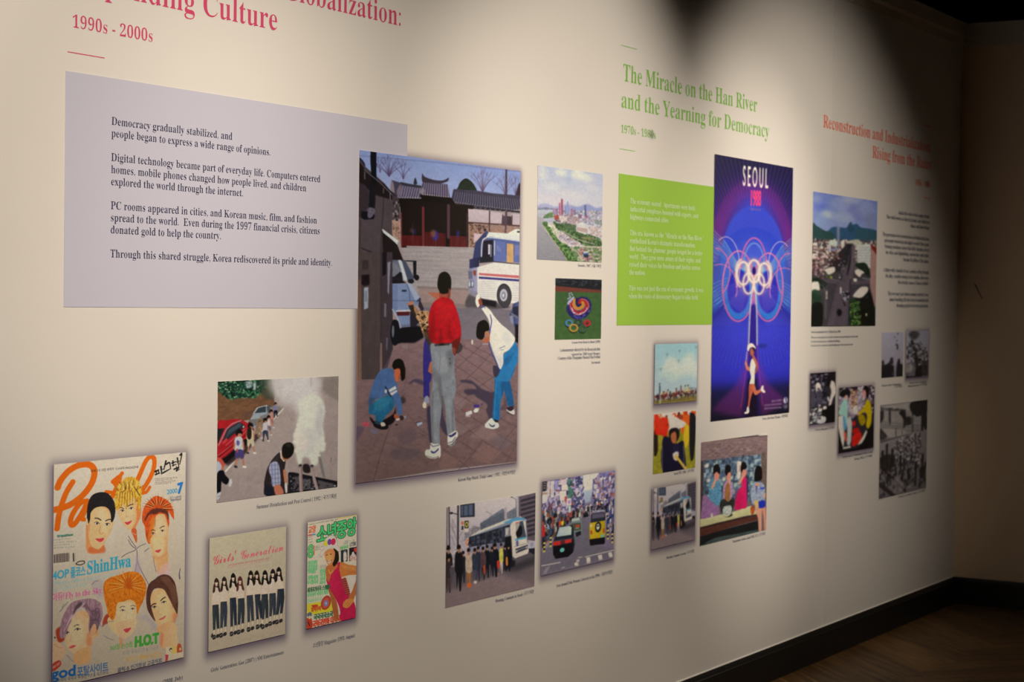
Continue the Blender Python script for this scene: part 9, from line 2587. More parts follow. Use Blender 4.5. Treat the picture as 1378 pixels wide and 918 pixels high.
ART['seoul'] = '''
P 8308 -20,-20 1020,-20 1020,1020 -20,1020
P 6571 g=9823 0,0 1000,0 1000,450 0,450
E 21022 x1=60 y1=100 b=10 a=.9 500,360
E 11757 x1=44 y1=78 b=.6 500,400
E 11675 x1=44 y1=150 b=10 a=.9 500,560
E 11758 x1=30 y1=48 b=8 a=.8 500,480
P 8227 g=8223 b=6 a=.8 0,560 1000,560 1000,1000 0,1000
P 14838 b=10 a=.8 0,620 1000,620 1000,860 0,860
R 37518 w=.5 a=.5 500,400 437,143 1444,471 180,360 m=75
R 37958 w=.4 a=.45 500,480 500,160 900,330 0,180 m=60
E 37145 x1=46 y1=82 a=0 500,398
O 43545 w=2.2 a=.1 b=0 500,400 440,262 180,360
O 43545 w=2.2 a=.1 b=0 500,400 447,267 180,360
O 43545 w=2.2 a=.1 b=0 500,400 455,272 180,360
O 43545 w=2.2 a=.1 b=0 500,400 463,277 180,360
O 43545 w=2.2 a=.1 b=0 500,400 471,282 180,360
O 43545 w=2.2 a=.1 b=0 500,400 479,287 180,360
O 43545 w=2.2 a=.1 b=0 500,400 487,292 180,360
O 43545 w=2.2 a=.1 b=0 500,400 495,297 180,360
O 43545 w=2.2 a=.1 b=0 500,400 502,302 180,360
O 43545 w=2.2 a=.1 b=0 500,400 510,307 180,360
O 43545 w=2.2 a=.1 b=0 500,400 518,312 180,360
O 43545 w=2.2 a=.1 b=0 500,400 526,317 180,360
O 43545 w=2.2 a=.1 b=0 500,400 534,322 180,360
O 43545 w=2.2 a=.1 b=0 500,400 542,327 180,360
P 6569 b=6 a=.8 0,880 1000,880 1000,1000 0,1000
P 4927 b=4 a=.9 0,940 1000,940 1000,1000 0,1000
E 21518 x1=34 y1=46 b=9 a=.55 500,440
E 16518 x1=40 y1=40 b=10 a=.5 500,640
E 37958 x1=20 y1=20 b=6 a=.6 500,445
W 34918 w=1 a=.62 0,285 150,330 300,405 500,480
W 34918 w=1 a=.62 1000,285 850,330 700,405 500,480
W 44678 w=1 a=.6 0,570 180,520 300,440 420,400
W 44678 w=1 a=.6 1000,570 820,520 700,440 580,400
W 34918 w=1 a=.62 0,297 150,340 300,410 500,475
W 34918 w=1 a=.62 1000,297 850,340 700,410 500,475
W 44678 w=1 a=.6 0,556 180,510 300,444 420,403
W 44678 w=1 a=.6 1000,556 820,510 700,444 580,403
W 34918 w=1 a=.62 0,309 150,350 300,415 500,470
W 34918 w=1 a=.62 1000,309 850,350 700,415 500,470
W 44678 w=1 a=.6 0,542 180,500 300,448 420,406
W 44678 w=1 a=.6 1000,542 820,500 700,448 580,406
W 34918 w=1 a=.62 0,321 150,360 300,420 500,465
W 34918 w=1 a=.62 1000,321 850,360 700,420 500,465
W 44678 w=1 a=.6 0,528 180,490 300,452 420,409
W 44678 w=1 a=.6 1000,528 820,490 700,452 580,409
W 34918 w=1 a=.62 0,333 150,370 300,425 500,460
W 34918 w=1 a=.62 1000,333 850,370 700,425 500,460
W 44678 w=1 a=.6 0,514 180,480 300,456 420,412
W 44678 w=1 a=.6 1000,514 820,480 700,456 580,412
W 34918 w=1 a=.62 0,345 150,380 300,430 500,455
W 34918 w=1 a=.62 1000,345 850,380 700,430 500,455
W 44678 w=1 a=.6 0,500 180,470 300,460 420,415
W 44678 w=1 a=.6 1000,500 820,470 700,460 580,415
W 34918 w=1 a=.62 0,357 150,390 300,435 500,450
W 34918 w=1 a=.62 1000,357 850,390 700,435 500,450
W 44678 w=1 a=.6 0,486 180,460 300,464 420,418
W 44678 w=1 a=.6 1000,486 820,460 700,464 580,418
P 16838 b=2 a=.55 0,300 120,360 250,430 200,520 120,560 0,600
P 16838 b=2 a=.55 1000,300 880,360 750,430 800,520 880,560 1000,600
R 43078 w=.6 a=.6 330,450 330,130 410,150 120,240 m=20
R 43078 w=.6 a=.6 670,450 330,130 410,150 -60,60 m=20
E 12038 x1=18 y1=34 a=.9 310,520
E 9913 x1=14.5 y1=29 a=1 b=.6 310,510
E 12038 x1=18 y1=34 a=.9 690,520
E 9913 x1=14.5 y1=29 a=1 b=.6 690,510
O 53509 w=2.2 a=.9 b=0 310,490 195,135 0,360
O 53509 w=2.2 a=.9 b=0 690,490 195,135 0,360
O 61998 w=.8 a=.5 b=0 310,490 195,135 180,300
O 61998 w=.8 a=.5 b=0 690,490 195,135 240,360
O 53509 w=2 a=.9 b=0 500,420 165,120 180,360
O 29838 w=2.6 a=.7 b=0 500,425 140,105 180,360
O 56749 w=1.6 a=.9 b=0 30,440 170,90 -90,60
O 56749 w=1.6 a=.9 b=0 970,440 170,90 120,270
O 56830 w=1.4 a=.8 b=0 90,500 200,90 -110,20
O 56830 w=1.4 a=.8 b=0 910,500 200,90 160,290
O 55678 w=1.2 a=.8 b=0 150,420 170,115 -120,40
O 55678 w=1.2 a=.8 b=0 850,420 170,115 140,300
R 57038 w=.5 a=.6 500,450 210,75 420,150 20,160 m=40
O 61823 w=6 a=.35 b=1.6 365,440 78,44 0,360
O 61823 w=6 a=.35 b=1.6 500,430 78,44 0,360
O 61823 w=6 a=.35 b=1.6 635,440 78,44 0,360
O 61823 w=5.1 a=.35 b=1.6 432,478 66,40 0,360
O 61823 w=5.1 a=.35 b=1.6 568,478 66,40 0,360
E 61823 x1=2 y1=2 b=2 a=.21 500,500
O 61823 w=4.8 a=.28 b=1.6 335,440 62,52 90,270
O 61823 w=4.8 a=.28 b=1.6 665,440 62,52 -90,90
O 62276 w=3.2 a=.55 b=.8 365,440 78,44 0,360
O 62276 w=3.2 a=.55 b=.8 500,430 78,44 0,360
O 62276 w=3.2 a=.55 b=.8 635,440 78,44 0,360
O 62276 w=2.7 a=.55 b=.8 432,478 66,40 0,360
O 62276 w=2.7 a=.55 b=.8 568,478 66,40 0,360
E 62276 x1=2 y1=2 b=2 a=.33 500,500
O 62276 w=2.6 a=.44 b=.8 335,440 62,52 90,270
O 62276 w=2.6 a=.44 b=.8 665,440 62,52 -90,90
O 62358 w=1.7 a=1 b=.2 365,440 78,44 0,360
O 62358 w=1.7 a=1 b=.2 500,430 78,44 0,360
O 62358 w=1.7 a=1 b=.2 635,440 78,44 0,360
O 62358 w=1.4 a=1 b=.2 432,478 66,40 0,360
O 62358 w=1.4 a=1 b=.2 568,478 66,40 0,360
E 62358 x1=2 y1=2 b=2 a=.6 500,500
O 62358 w=1.4 a=.8 b=.2 335,440 62,52 90,270
O 62358 w=1.4 a=.8 b=.2 665,440 62,52 -90,90
E 8140 x1=2.6 y1=5.5 500,428
P 11425 b=1 a=.9 455,560 545,560 575,860 600,1000 400,1000 425,860
P 4886 b=1.5 a=.95 440,850 560,850 590,1000 410,1000
W 62358 w=1.1 a=.95 486,490 460,580 448,720
W 47798 w=1.8 a=.5 b=.6 478,500 450,600 442,720
W 54949 w=1 a=.7 b=.3 448,715 425,800 360,960
P 37146 b=3 a=.45 440,760 300,870 0,960 380,1000 410,900
W 62358 w=1.1 a=.95 514,490 540,580 552,720
W 47798 w=1.8 a=.5 b=.6 522,500 550,600 558,720
W 54949 w=1 a=.7 b=.3 552,715 575,800 640,960
P 37146 b=3 a=.45 560,760 700,870 1000,960 620,1000 590,900
L 51078 w=.3 a=.4 400,500 330,640
L 51078 w=.3 a=.4 600,500 670,640
L 51078 w=.3 a=.4 394,500 304,640
L 51078 w=.3 a=.4 606,500 696,640
L 51078 w=.3 a=.4 388,500 278,640
L 51078 w=.3 a=.4 612,500 722,640
L 51078 w=.3 a=.4 382,500 252,640
L 51078 w=.3 a=.4 618,500 748,640
L 51078 w=.3 a=.4 376,500 226,640
L 51078 w=.3 a=.4 624,500 774,640
L 51078 w=.3 a=.4 370,500 200,640
L 51078 w=.3 a=.4 630,500 800,640
L 51078 w=.3 a=.4 364,500 174,640
L 51078 w=.3 a=.4 636,500 826,640
L 51078 w=.3 a=.4 358,500 148,640
L 51078 w=.3 a=.4 642,500 852,640
L 51078 w=.3 a=.4 352,500 122,640
L 51078 w=.3 a=.4 648,500 878,640
L 51078 w=.3 a=.4 346,500 96,640
L 51078 w=.3 a=.4 654,500 904,640
L 51078 w=.3 a=.4 340,500 70,640
L 51078 w=.3 a=.4 660,500 930,640
L 51078 w=.3 a=.4 334,500 44,640
L 51078 w=.3 a=.4 666,500 956,640
L 51078 w=.3 a=.4 328,500 18,640
L 51078 w=.3 a=.4 672,500 982,640
L 51078 w=.3 a=.4 322,500 -8,640
L 51078 w=.3 a=.4 678,500 1008,640
T 62358 f=B c1=27 w=.6 340,102 664,98 t=S E O U L
T 59663 f=B c1=21 w=.9 434,175 576,172 t=1988
T 43949 f=B c1=3 w=.1 431,193 573,192 t=서울올림픽
E 5012 x1=6 y1=3 b=1 a=.4 627,723
S 60758 481,777 524,771 545,792 533,816 529,845 526,877 493,879 464,870 482,844 465,814
S 50335 504,757 534,769 564,793 571,813 538,833 526,830 546,810 525,786 500,771
S 55298 406,778 425,784 441,799 464,808 461,820 427,814 407,797
S 48693 465,742 474,733 503,730 517,742 510,757 491,762 472,756
S 8167 474,730 508,726 524,736 513,745 497,733
S 62358 430,738 436,718 482,711 521,721 541,734 502,727 465,730 447,741
L 60758 w=.8 426,744 417,779
E 60389 x1=.9 y1=.9 410,790
S 50253 464,873 531,874 519,897 496,914 478,937 466,960 447,960 457,925 457,896
S 53575 493,879 531,877 558,898 609,894 616,903 553,916 524,909
S 62358 609,894 628,881 647,883 648,895 673,907 649,910 620,903
S 62358 436,964 455,957 467,972 460,984 415,986 406,980 430,976
S 34009 a=.5 544,786 571,813 538,833 530,828 552,811
E 55878 x1=3 y1=4.6 b=.3 947,948
S 8220 a=.6 937,933 962,939 960,964 943,951
L 55878 w=.35 940,972 939,975 934,976 928,977 922,976 917,974 915,971 917,969 921,967 927,967 934,968 938,970 940,972
L 55878 w=.35 961,972 959,974 955,976 949,976 942,975 938,973 936,971 937,968 942,967 948,966 954,967 959,969 961,972
L 55878 w=.35 981,971 980,973 975,975 969,976 963,975 958,973 956,970 958,968 962,966 968,966 975,967 979,969 981,971
L 55878 w=.35 951,979 949,981 945,983 939,983 933,982 928,980 926,978 928,975 932,974 938,973 944,974 949,976 951,979
L 55878 w=.35 971,978 970,980 965,982 959,983 953,982 948,980 947,977 948,975 952,973 959,973 965,974 970,976 971,978
T 54238 f=B c1=2.2 w=.25 756,950 893,949 t=SEOUL OLYMPICS
T 54238 f=B c1=2.2 w=.2 663,963 894,964 t=JEUX DE LA XXIVEME OLYMPIADE
T 54238 f=B c1=2.2 w=.2 660,976 895,979 t=GAMES OF THE XXIVTH OLYMPIAD
L 21341 w=.3 27,979 249,979
Z x b=0.2
'''
ART['clouds'] = '''
P 47838 -20,-20 1020,-20 1020,1020 -20,1020
P 44638 g=51038 -19,-4 1030,-4 1023,846 -5,842
E 55958 x1=9 y1=7 b=2.5 a=.7 377,314
E 55958 x1=8 y1=6 b=2.5 a=.7 271,414
E 55958 x1=6 y1=4 b=2.5 a=.7 202,514
E 55958 x1=10 y1=9 b=2.5 a=.7 488,423
E 55958 x1=10 y1=9 b=2.5 a=.7 743,328
E 55958 x1=6 y1=6 b=2.5 a=.7 832,226
E 55958 x1=8 y1=9 b=2.5 a=.7 894,413
E 55958 x1=10 y1=8 b=2.5 a=.7 637,481
E 55958 x1=9 y1=5 b=2.5 a=.7 420,576
E 55958 x1=5 y1=6 b=2.5 a=.7 937,547
S 60758 b=3 a=.5 200,411 339,236 521,294 634,402 776,224 966,309 974,522 674,509 345,495
L 26424 w=.5 255,161 284,177 316,158
L 26424 w=.5 284,177 278,208
L 26424 w=.5 542,110 571,127 604,107
L 26424 w=.5 571,127 565,158
L 26424 w=.5 521,278 551,295 583,275
L 26424 w=.5 551,295 544,326
L 26424 w=.5 107,405 136,421 168,402
L 26424 w=.5 136,421 130,452
L 26424 w=.5 946,57 976,73 1009,53
L 26424 w=.5 976,73 970,104
P 36263 g=40894 -4,907 1024,873 1029,1003 -3,985
P 32369 n=.5 x=1 y=1 -5,855 1022,806 1024,873 -4,920
P 33029 a=.8 793,753 1021,779 1023,833 796,820
K 57478/40490/11490/55701/47507/14938 k=130 w0=0.6 w1=1.8 h0=0.8 h1=2.4 -5,829 1021,792 1026,914 -3,946
L 11490 w=1.2 118,794 129,954
L 18179 w=1.6 117,700 119,809
E 13046 x1=.8 y1=1 116,666
L 11490 w=1.2 210,872 219,960
L 40572 w=1.6 208,820 210,880
E 13046 x1=.8 y1=1 208,801
L 11490 w=1.2 311,875 321,992
L 50832 w=1.6 309,804 311,886
E 13046 x1=.8 y1=1 309,781
L 11490 w=1.2 362,881 371,969
L 18179 w=1.6 360,828 362,889
E 13046 x1=.8 y1=1 360,810
L 11490 w=1.2 507,847 517,951
L 40572 w=1.6 505,786 507,857
E 13046 x1=.8 y1=1 505,765
L 11490 w=1.2 617,837 629,971
L 40572 w=1.6 615,757 618,850
E 13046 x1=.8 y1=1 614,731
L 11490 w=1.2 721,824 732,943
L 55703 w=1.6 719,752 721,835
E 13046 x1=.8 y1=1 718,728
L 11490 w=1.2 789,839 801,982
L 55703 w=1.6 786,756 789,852
E 13046 x1=.8 y1=1 785,726
L 11490 w=1.2 911,880 921,948
L 18179 w=1.6 909,840 911,886
E 13046 x1=.8 y1=1 909,826
L 11490 w=1.2 67,916 76,990
L 13173 w=1.6 66,874 67,924
E 13046 x1=.8 y1=1 66,859
L 11490 w=1.2 446,899 455,974
L 40572 w=1.6 445,857 446,907
E 13046 x1=.8 y1=1 445,841
L 11490 w=1.2 686,902 695,962
L 55703 w=1.6 685,865 686,908
E 13046 x1=.8 y1=1 685,854
P 37652 n=.15 a=.8 -3,946 1026,914 1029,995 -2,998
L 57518 w=1.8 a=.7 130,823 133,981
Z x b=0.6
'''
ART['tug'] = '''
P 39370 -20,-20 1020,-20 1020,1020 -20,1020
P 62358 -3,-16 1006,0 995,236 0,263
P 45930 n=.15 x=3 y=3 0,315 1017,317 1021,1018 7,1004
K 58571/61448/62054/29208/62358/14732 k=120 w0=1 w1=4 h0=2 h1=7 -3,9 988,25 991,342 0,315
S 61568 603,103 747,35 861,121 869,385 740,427 645,314
S 62358 332,84 475,68 622,130 771,219 607,285 370,189
S 56487 710,7 772,-2 796,51 730,60
S 62170 752,218 886,333 853,490 764,642 703,451
S 9848 859,69 991,104 995,448 957,821 882,841 846,489
S 61489 981,25 1006,0 997,78 968,89
S 13047 17,265 88,322 99,633 22,678
S 45330 566,74 656,55 687,122 604,129
S 61166 b=.6 n=.1 x=3 y=3 15,11 84,3 137,70 261,66 333,135 319,340 303,443 230,385 159,353 35,317
S 61368 b=2 a=.6 50,64 226,102 264,259 123,273
S 8211 n=.1 x=3 y=3 213,435 374,423 522,540 686,502 727,638 737,1015 233,994
S 14737 b=1 a=.6 449,560 577,545 617,681 489,696
S 62358 336,316 371,228 460,201 569,230 598,337 480,275 390,294
S 9806 354,317 407,270 534,267 597,324 593,441 485,537 412,505 367,422
S 53655 409,361 499,329 537,410 521,514 449,521 403,438
S 62358 452,706 525,673 591,692 586,785 547,834 484,802 461,759
L 62095 w=3.4 526,753 621,842 774,1006
L 62343 w=1.2 a=.8 534,748 781,993
L 62358 w=.5 204,538 211,973
L 62358 w=.5 707,583 737,1015
Z x b=0.6
'''
ART['kids'] = '''
P 34422 -20,-20 1020,-20 1020,1020 -20,1020
P 40903 n=.12 x=3 y=1 -18,-18 1004,17 1015,266 -13,173
L 27817 w=.5 a=.6 -2,22 996,71
L 27817 w=.5 a=.6 -2,36 996,88
L 27817 w=.5 a=.6 -1,50 997,104
L 27817 w=.5 a=.6 -1,64 998,121
L 27817 w=.5 a=.6 -1,78 998,138
L 27817 w=.5 a=.6 0,92 999,154
L 27817 w=.5 a=.6 0,106 1000,171
L 27817 w=.5 a=.6 1,120 1000,187
L 27817 w=.5 a=.6 1,134 1001,204
L 27817 w=.5 a=.6 1,148 1002,220
L 27817 w=.5 a=.6 2,162 1002,237
L 27817 w=.5 a=.6 2,176 1003,254
L 27817 w=.5 a=.6 3,190 1004,270
K 45826/31098/39307/50748 k=160 w0=2 w1=5 h0=0.7 h1=1.2 a=.6 1,15 995,51 990,195 694,206 5,162
P 62358 853,2 999,-4 1000,19 854,15
L 13130 w=.8 19,-8 483,0 854,15 1000,24
P 26425 n=.3 x=3 y=4 34,178 904,207 935,699 36,576
K 34672/16496/46157/23143/54358 k=200 w0=1.5 w1=5 h0=1.5 h1=6 a=.7 43,179 904,214 921,614 53,527
E 62358 x1=3 y1=2.6 b=.8 115,380 82,234
E 57558 x1=2.4 y1=3 b=.8 337,393
P 50913 n=.2 527,236 582,248 588,410 537,410
P 34378 n=.3 x=1 y=1 904,193 979,193 989,706 924,698
L 22892 w=.5 a=.7 904,207 975,211
L 22892 w=.5 a=.7 905,237 977,241
L 22892 w=.5 a=.7 907,267 978,272
L 22892 w=.5 a=.7 908,297 979,302
L 22892 w=.5 a=.7 909,328 980,333
L 22892 w=.5 a=.7 910,358 982,363
L 22892 w=.5 a=.7 911,388 983,394
L 22892 w=.5 a=.7 913,419 984,424
L 22892 w=.5 a=.7 914,449 985,455
L 22892 w=.5 a=.7 915,480 987,485
L 22892 w=.5 a=.7 916,510 988,516
L 22892 w=.5 a=.7 918,541 989,547
L 22892 w=.5 a=.7 919,571 990,577
L 22892 w=.5 a=.7 920,602 992,608
L 22892 w=.5 a=.7 921,632 993,639
L 22892 w=.5 a=.7 922,663 994,670
P 22893 n=.3 x=1 y=1 -3,181 34,178 40,577 11,676
P 60752 n=.05 x=4 y=1 g=55828 3,740 508,735 754,715 864,814 674,806 214,811 2,823
P 27650 n=.12 x=5 y=1 2,823 214,813 675,810 864,820 867,876 513,883 217,903 4,908
P 16329 1,817 511,816 864,814 865,825 511,829 2,832
P 9888 n=.2 x=3 y=2 4,908 513,890 867,883 881,982 681,992 317,986 6,993
S 23098 n=.4 x=1 y=1 218,956 516,965 849,977 871,1002 417,1009 124,1006 48,993
S 45712 n=.12 x=2 y=2 34,525 72,523 149,579 248,645 279,715 231,734 116,743 18,731 22,626
S 62358 153,710 176,707 181,740 158,747
S 29956 n=.3 x=1 y=1 125,394 181,368 240,388 290,440 303,534 296,625 238,643 169,595 120,536
S 61905 195,311 261,319 266,365 244,395 201,384
P 62027 201,371 230,374 203,443 165,477 149,449
S 6565 176,316 182,258 216,233 258,247 275,294 269,336 227,309 195,325
S 52273 n=.2 x=1 y=1 330,471 377,411 437,425 470,502 462,581 404,627 334,597
S 45654 n=.1 363,462 414,442 431,551 420,629 385,651 354,593
S 61905 375,338 424,331 440,386 421,410 377,405
P 62027 406,388 436,398 434,445 408,455
S 6565 347,329 357,277 392,259 428,278 434,325 395,341 372,368
S 14810 n=.6 x=1 y=1 285,610 344,592 404,627 473,596 505,640 486,691 448,753 329,742 292,690
S 51078 n=.5 x=1 y=1 336,670 445,672 458,741 389,757 325,735
E 62358 x1=2 y1=1.4 388,731 423,702
S 8288 309,746 389,774 464,755 459,775 389,778
S 18060 661,432 703,464 704,586 690,666 647,633 647,497
S 61101 n=.06 608,412 671,419 681,542 688,713 609,725 511,719 520,616 571,515 602,505
S 53017 b=1 a=.4 506,560 582,530 609,709 517,716
S 61905 600,344 668,338 675,379 649,406 608,399
P 62027 608,388 643,400 590,464 560,487 549,459
S 6565 583,329 593,269 630,256 667,277 673,325 620,333 601,364
S 62358 n=.2 x=1 y=1 527,245 562,239 597,252 584,302 578,408 537,410 530,323
L 50214 w=.6 573,287 565,340
S 46078 n=.3 x=1 y=1 748,551 809,490 894,494 961,536 976,649 956,702 839,727 763,676
P 27826 821,519 853,523 835,603
S 62027 819,738 882,733 926,753 926,864 925,996 884,994 871,870 831,795
S 61945 926,753 980,758 995,847 997,998 968,996 957,869
S 11675 870,690 967,690 974,757 894,760 869,731
P 18318 886,548 965,551 966,572 897,570
S 61985 820,498 873,498 870,525 831,523
S 6565 798,434 808,354 855,318 910,344 924,421 915,469 851,479 804,469
P 62026 953,618 985,616 983,664 957,667
S 62182 806,675 859,675 872,739 829,740
S 51890 n=.2 745,735 786,720 809,764 796,804 758,801
Z x b=0.4
'''
ART['road'] = '''
P 22976 -20,-20 1020,-20 1020,1020 -20,1020
P 34638 g=44438 -19,-6 1027,-2 1042,324 -9,366
E 29718 x1=8 y1=7 b=3 a=.8 111,99
E 55918 x1=8 y1=5 b=3 a=.8 210,159
E 42798 x1=14 y1=10 b=3 a=.8 424,63
E 52598 x1=14 y1=6 b=3 a=.6 595,18
E 37836 x1=14 y1=12 b=3 a=.8 669,116
E 42798 x1=12 y1=12 b=3 a=.8 828,72
E 47718 x1=14 y1=8 b=3 a=.7 462,162
E 39598 x1=10 y1=8 b=3 a=.6 147,212
E 37874 x1=9 y1=12 b=3 a=.7 887,164
E 42798 x1=6 y1=6 b=3 a=.8 62,53
S 16704 -3,301 149,282 214,283 296,246 448,242 516,235 566,190 602,209 672,201 744,224 1001,237 1005,335 -1,374
S 15016 -5,236 67,253 181,280 281,288 316,337 -1,366
S 16701 673,236 817,237 1001,255 1005,343 677,339
S 13379 a=.6 516,239 566,194 594,222 638,246 569,275
P 27899 -10,350 1041,315 1052,555 -3,579
K 62358/42626/22934/52431/62358/32699/18011 k=420 w0=0.8 w1=3 h0=1 h1=4 -2,354 1004,326 1009,432 684,503 370,452 237,490 5,579
P 57558 n=.05 241,356 316,341 366,351 369,419 243,423
P 39516 234,398 368,393 369,419 235,427
P 44394 360,247 396,242 407,451 373,452
L 26345 w=.8 380,258 390,443
P 52552 n=.15 x=1 y=1 503,346 659,322 785,343 679,373 521,379
P 60758 n=.1 417,349 476,334 480,432 429,438
P 62358 n=.1 x=2 y=1 4,382 71,371 83,503 8,509
L 19695 w=1.2 8,407 80,406
L 19695 w=1.2 8,429 80,429
L 19695 w=1.2 9,452 81,452
L 19695 w=1.2 10,475 82,475
L 19695 w=1.2 10,498 82,498
P 21335 n=.08 x=3 y=3 -19,593 1015,572 1035,1020 -7,1006
P 27859 n=.05 x=4 y=4 14,642 445,652 573,375 643,372 618,649 943,626 945,662 584,676 561,996 237,992 377,678 -1,659
P 16371 n=.2 x=2 y=2 238,521 520,360 607,356 408,576 291,604
W 6565 w=4 v=2 a=.8 b=.5 608,374 577,478 529,599
P 31141 n=.05 591,374 652,372 615,563 581,581 586,477
P 13170 n=.3 x=1.5 y=1.5 521,377 582,375 526,522 441,550 473,481
P 57518 n=.06 x=1 y=3 678,362 894,345 902,539 829,540 684,501
P 42710 a=.7 700,379 718,378 718,389 701,389
P 42710 a=.7 732,378 750,377 751,387 733,388
P 42710 a=.7 765,376 783,376 783,386 765,387
P 42710 a=.7 797,375 815,375 816,385 797,386
P 42710 a=.7 830,374 848,373 848,384 830,384
P 42710 a=.7 862,373 881,372 881,383 863,383
P 42710 a=.7 701,400 719,399 719,409 701,410
P 42710 a=.7 733,398 751,398 751,408 734,409
P 42710 a=.7 765,397 783,397 784,407 766,408
P 42710 a=.7 798,396 816,395 816,406 798,407
P 42710 a=.7 830,395 849,394 849,405 831,405
P 42710 a=.7 863,394 882,393 882,404 864,404
P 42710 a=.7 702,420 720,420 720,430 702,431
P 42710 a=.7 734,419 752,419 752,429 734,430
P 42710 a=.7 766,418 784,418 785,428 767,429
P 42710 a=.7 799,417 817,416 817,427 799,427
P 42710 a=.7 831,416 850,415 850,426 832,426
P 42710 a=.7 864,415 882,414 883,425 865,425
P 42710 a=.7 703,441 720,440 721,451 703,451
P 42710 a=.7 735,440 753,439 753,450 735,450
P 42710 a=.7 767,439 785,438 786,449 768,449
P 42710 a=.7 800,438 818,437 818,448 800,448
P 42710 a=.7 832,437 850,436 851,447 833,447
P 42710 a=.7 865,436 883,435 884,446 865,446
P 42710 a=.7 703,462 721,461 722,472 704,472
P 42710 a=.7 736,461 754,460 754,471 736,471
P 42710 a=.7 768,460 786,459 786,470 768,470
P 42710 a=.7 800,459 819,458 819,469 801,469
P 42710 a=.7 833,458 851,457 852,468 833,468
P 42710 a=.7 866,457 884,456 885,467 866,467
P 42710 a=.7 704,483 722,482 723,493 705,493
P 42710 a=.7 736,482 754,481 755,492 737,492
P 42710 a=.7 769,481 787,480 787,491 769,491
P 42710 a=.7 801,480 819,479 820,490 802,490
P 42710 a=.7 834,479 852,478 853,489 834,489
P 42710 a=.7 867,478 885,477 886,488 867,489
P 42710 a=.7 705,503 723,503 723,513 705,514
P 42710 a=.7 737,503 755,502 756,513 738,513
P 42710 a=.7 770,502 788,501 788,512 770,512
P 42710 a=.7 802,501 820,500 821,511 803,511
P 42710 a=.7 835,500 853,499 853,510 835,510
P 42710 a=.7 868,499 886,499 886,509 868,510
P 49025 n=.04 913,362 1018,429 1019,858 980,840 899,680 899,468
P 38767 n=.3 x=1 y=1 894,345 1007,376 1000,430 914,380
K 57231/44184/29292/62358/19652 k=200 w0=0.7 w1=2 h0=0.7 h1=2 0,397 435,380 405,483 239,554 6,626
K 39097/52473/17971 k=90 w0=0.7 w1=1.8 h0=0.7 h1=1.8 2,495 188,506 176,639 6,642
S 9968 n=.3 x=1 y=1 649,519 791,498 865,531 905,609 831,593 721,552
S 9968 n=.2 -2,642 144,648 227,689 97,724 1,716
K 28213/52535 k=20 w0=0.8 w1=1.6 h0=0.8 h1=1.6 191,589 306,570 292,637 209,630
S 62358 187,572 314,546 340,561 332,586 241,609 216,593
S 62358 647,571 703,552 803,576 759,590 733,614 670,596
S 62358 -1,675 63,664 99,670 117,723 65,732 1,745
S 62358 631,757 692,718 763,691 854,691 864,725 766,774 650,775
S 6606 b=.3 650,775 766,778 864,729 874,751 767,796 677,796
S 13331 n=.35 x=1.5 y=1.5 1,741 97,732 148,790 133,840 54,907 6,906
S 6605 n=.3 4,840 149,823 168,907 154,991 8,994
S 11688 n=.45 x=1.5 y=1.5 572,805 695,796 751,840 757,994 578,992
S 6604 n=.3 x=2 y=2 749,796 932,795 993,912 996,997 739,994
K 29855/19972/37975/8287 k=120 w0=0.7 w1=2 h0=0.7 h1=2 581,814 750,814 757,990 596,988
S 4964 b=.4 873,707 931,769 992,894 934,858 876,787
W 42710 w=.7 a=.8 128,682 195,731 210,941
W 29500 w=1.4 a=.5 144,665 228,714 233,874
L 34463 w=.7 a=.6 445,652 303,993
L 34463 w=.6 a=.5 531,651 491,995
L 52556 w=.8 769,621 888,627
P 62358 626,627 685,626 682,653 631,651
L 45992 w=.6 275,642 410,648
P 62358 212,731 228,731 230,790 214,794
P 56654 215,769 230,769 230,774 215,775
P 62358 421,699 443,699 445,746 424,753
K 8207/47634/29500 k=70 w0=0.8 w1=1.8 h0=0.8 h1=2.2 456,729 586,727 571,788 485,831 467,789
S 4924 b=.8 384,879 418,866 453,887 437,917 403,921 381,900
P 62358 835,898 859,898 859,920 839,920
L 4924 w=1.4 485,814 503,840
K 8207/49274 k=30 w0=0.6 w1=1.2 h0=0.6 h1=1.4 405,483 507,480 478,634 410,635
E 42773 x1=.8 y1=.8 579,624 259,636
L 16372 w=1.6 583,632 561,992
Z x b=0.55
'''
ART['rocket'] = '''
P 49234 -20,-20 1020,-20 1020,1020 -20,1020
P 52558 g=47593 -26,-20 1022,-5 1015,793 9,765
P 11489 n=.3 x=1 y=1 -18,728 286,700 571,744 605,1000 -6,1004
S 18012 6,692 28,620 104,622 110,743
S 16371 261,699 362,653 410,569 513,571 528,706
S 11529 701,760 774,602 853,617 882,716 998,744 1004,1008 693,1003
P 41029 a=.6 580,708 684,723 692,979 604,976
L 62358 w=.6 525,901 527,961
E 11530 x1=.8 y1=1.1 731,36
E 11530 x1=.8 y1=.8 602,110
E 11530 x1=.8 y1=.8 699,191
E 11530 x1=.8 y1=1.1 670,278
E 11530 x1=.8 y1=2.1 724,317
E 11530 x1=.8 y1=1.1 715,366
L 11530 w=1.4 712,279 736,379
Z x b=0.7
'''
